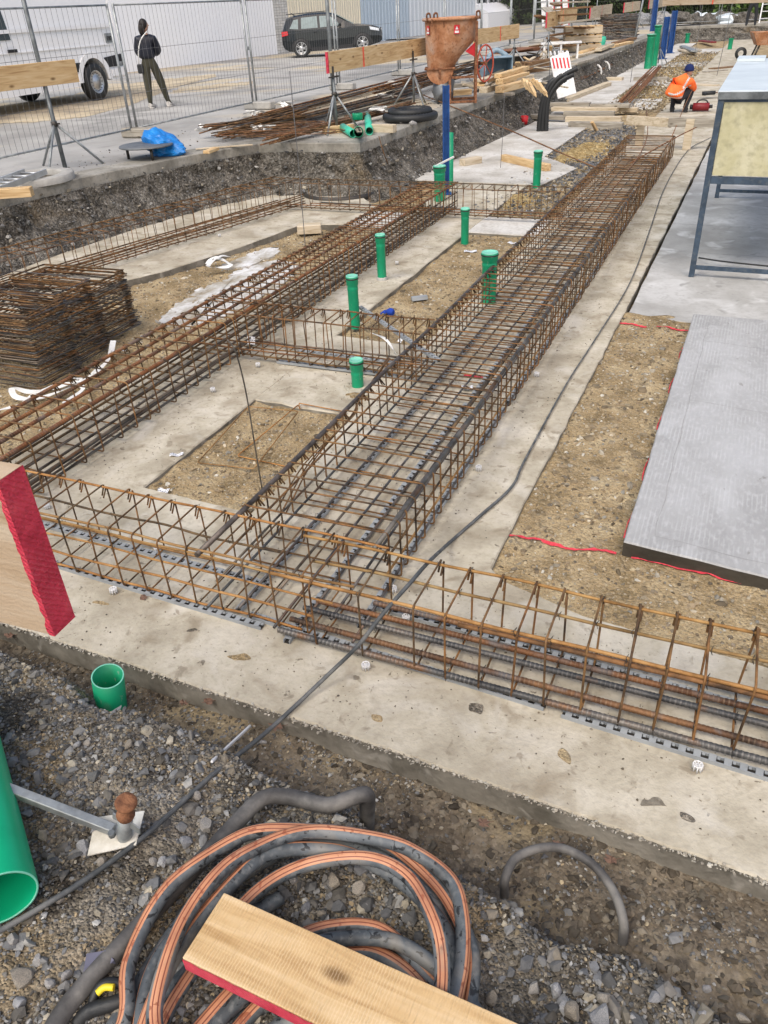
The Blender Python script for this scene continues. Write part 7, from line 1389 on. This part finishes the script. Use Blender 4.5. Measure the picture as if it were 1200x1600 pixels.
# hedges: thousands of leaf faces
def hedge(x0, x1, y0, y1, h, label, n, tint=((.8, .9, .7), (1.3, 1.3, .9), (.5, .6, .5)), z0=.6):
    N = n; c = np.stack([np.random.uniform(x0, x1, N), np.random.uniform(y0, y1, N), z0+h*np.random.rand(N)**.9], 1)
    k = np.array([nz(a*1.0, b_, .9, cc) > -.25+.5*((cc-z0)/h-.6) for a, b_, cc in c]); c = c[k]; N = len(c); s = .07+.1*np.random.rand(N)
    a = np.random.randn(N, 3); a /= np.linalg.norm(a, axis=1)[:, None]; b_ = np.cross(a, np.random.randn(N, 3)); b_ /= np.linalg.norm(b_, axis=1)[:, None]
    v = np.stack([c-a*s[:, None], c+b_*s[:, None]*.6, c+a*s[:, None], c-b_*s[:, None]*.6], 1).reshape(-1, 3); me = bpy.data.meshes.new('hedge'); me.from_pydata([tuple(q) for q in v], [], [(4*i, 4*i+1, 4*i+2, 4*i+3) for i in range(N)])
    t = np.array(tint)[np.random.randint(0, len(tint), N)]; cc = np.ones((N, 4, 4)); cc[:, :, :3] = t[:, None, :]; ca = me.color_attributes.new('tint', 'FLOAT_COLOR', 'POINT'); ca.data.foreach_set('color', cc.ravel().astype(np.float32)); me.materials.append(M['hedge'])
    e = empty('hedge', ((x0+x1)/2, (y0+y1)/2, z0), 0, label, 'hedge', 'hedges closing the site at the far end'); o = bpy.data.objects.new('foliage', me); COL.objects.link(o); o.parent = e; o.location = -e.location
    b = MB(); 
    for i in range(int((x1-x0)/1.2)): x = x0+1.2*(i+.5)-e.location.x; b.cyl((x, .1, -.3), (x+U(-.2, .2), .1+U(-.2, .2), h*.7), .05, 6, r2=.015)
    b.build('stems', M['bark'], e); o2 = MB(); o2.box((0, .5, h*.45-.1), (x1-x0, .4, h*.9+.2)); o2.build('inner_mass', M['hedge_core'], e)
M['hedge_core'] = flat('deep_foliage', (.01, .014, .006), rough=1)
hedge(-22, -9, 66, 67.4, 4, 'dark hedge on the left beyond the corner of the street', 9000); hedge(-9, -1.5, 62, 63.4, 3.8, 'dark green hedge behind the end wall of the pit', 9000)
hedge(-3.4, 1.5, 55, 55.8, 1.05, 'low yellow-green bushes in front of the dark hedge', 1500, ((2.2, 2.4, 1.2), (1.4, 1.6, .8))) ; hedge(-1.5, 14, 60, 61.5, 3.8, 'brownish sparse hedge behind the distant worker', 9000, ((1.8, 1.2, .9), (1., .9, .7), (2.4, 1.8, 1.4)))

for i in range(34):
    px = U(742, 905); g = at(px, 160-(px-742)*.5-U(0, 22), .66)
    if inside_pit(g.x+.15, g.y): continue
    A = g+Vector((0, 0, U(.0, .25))); a = U(0, 6.3); l_ = U(.2, .8); timber(A, A+Vector((l_*math.cos(a), l_*math.sin(a), U(-.05, .15))), U(.03, .12), U(.02, .05), 'small splintered wood scrap lying in the clutter on the pavement edge', random.choice(['wood', 'wood_pale', 'wood_grey', 'wood_brown']), 'wood scrap', 'wood scraps in the clutter on the pavement edge', 'wood_scrap')
for i in range(16):
    px = U(400, 860); g = at(px, 213-(px-400)*.22+U(-12, 3), .66); l_ = U(.4, 1.6); a = U(.7, 2.2)
    if inside_pit(g.x+.1, g.y): continue
    b = MB(); P = [g, g+Vector((l_*.5*math.cos(a)+U(-.1, .1), l_*.5*math.sin(a), U(0, .05))), g+Vector((l_*math.cos(a), l_*math.sin(a), U(0, .15)))]; b.tube(crom(P, 4), .006, 6); b.top('loose_bar', M['rebar_red' if i % 2 else 'rebar'], 'short loose rusty bar dropped on the pavement between the bar heap and the timbers', 'rebar', 'loose short bars on the pavement')
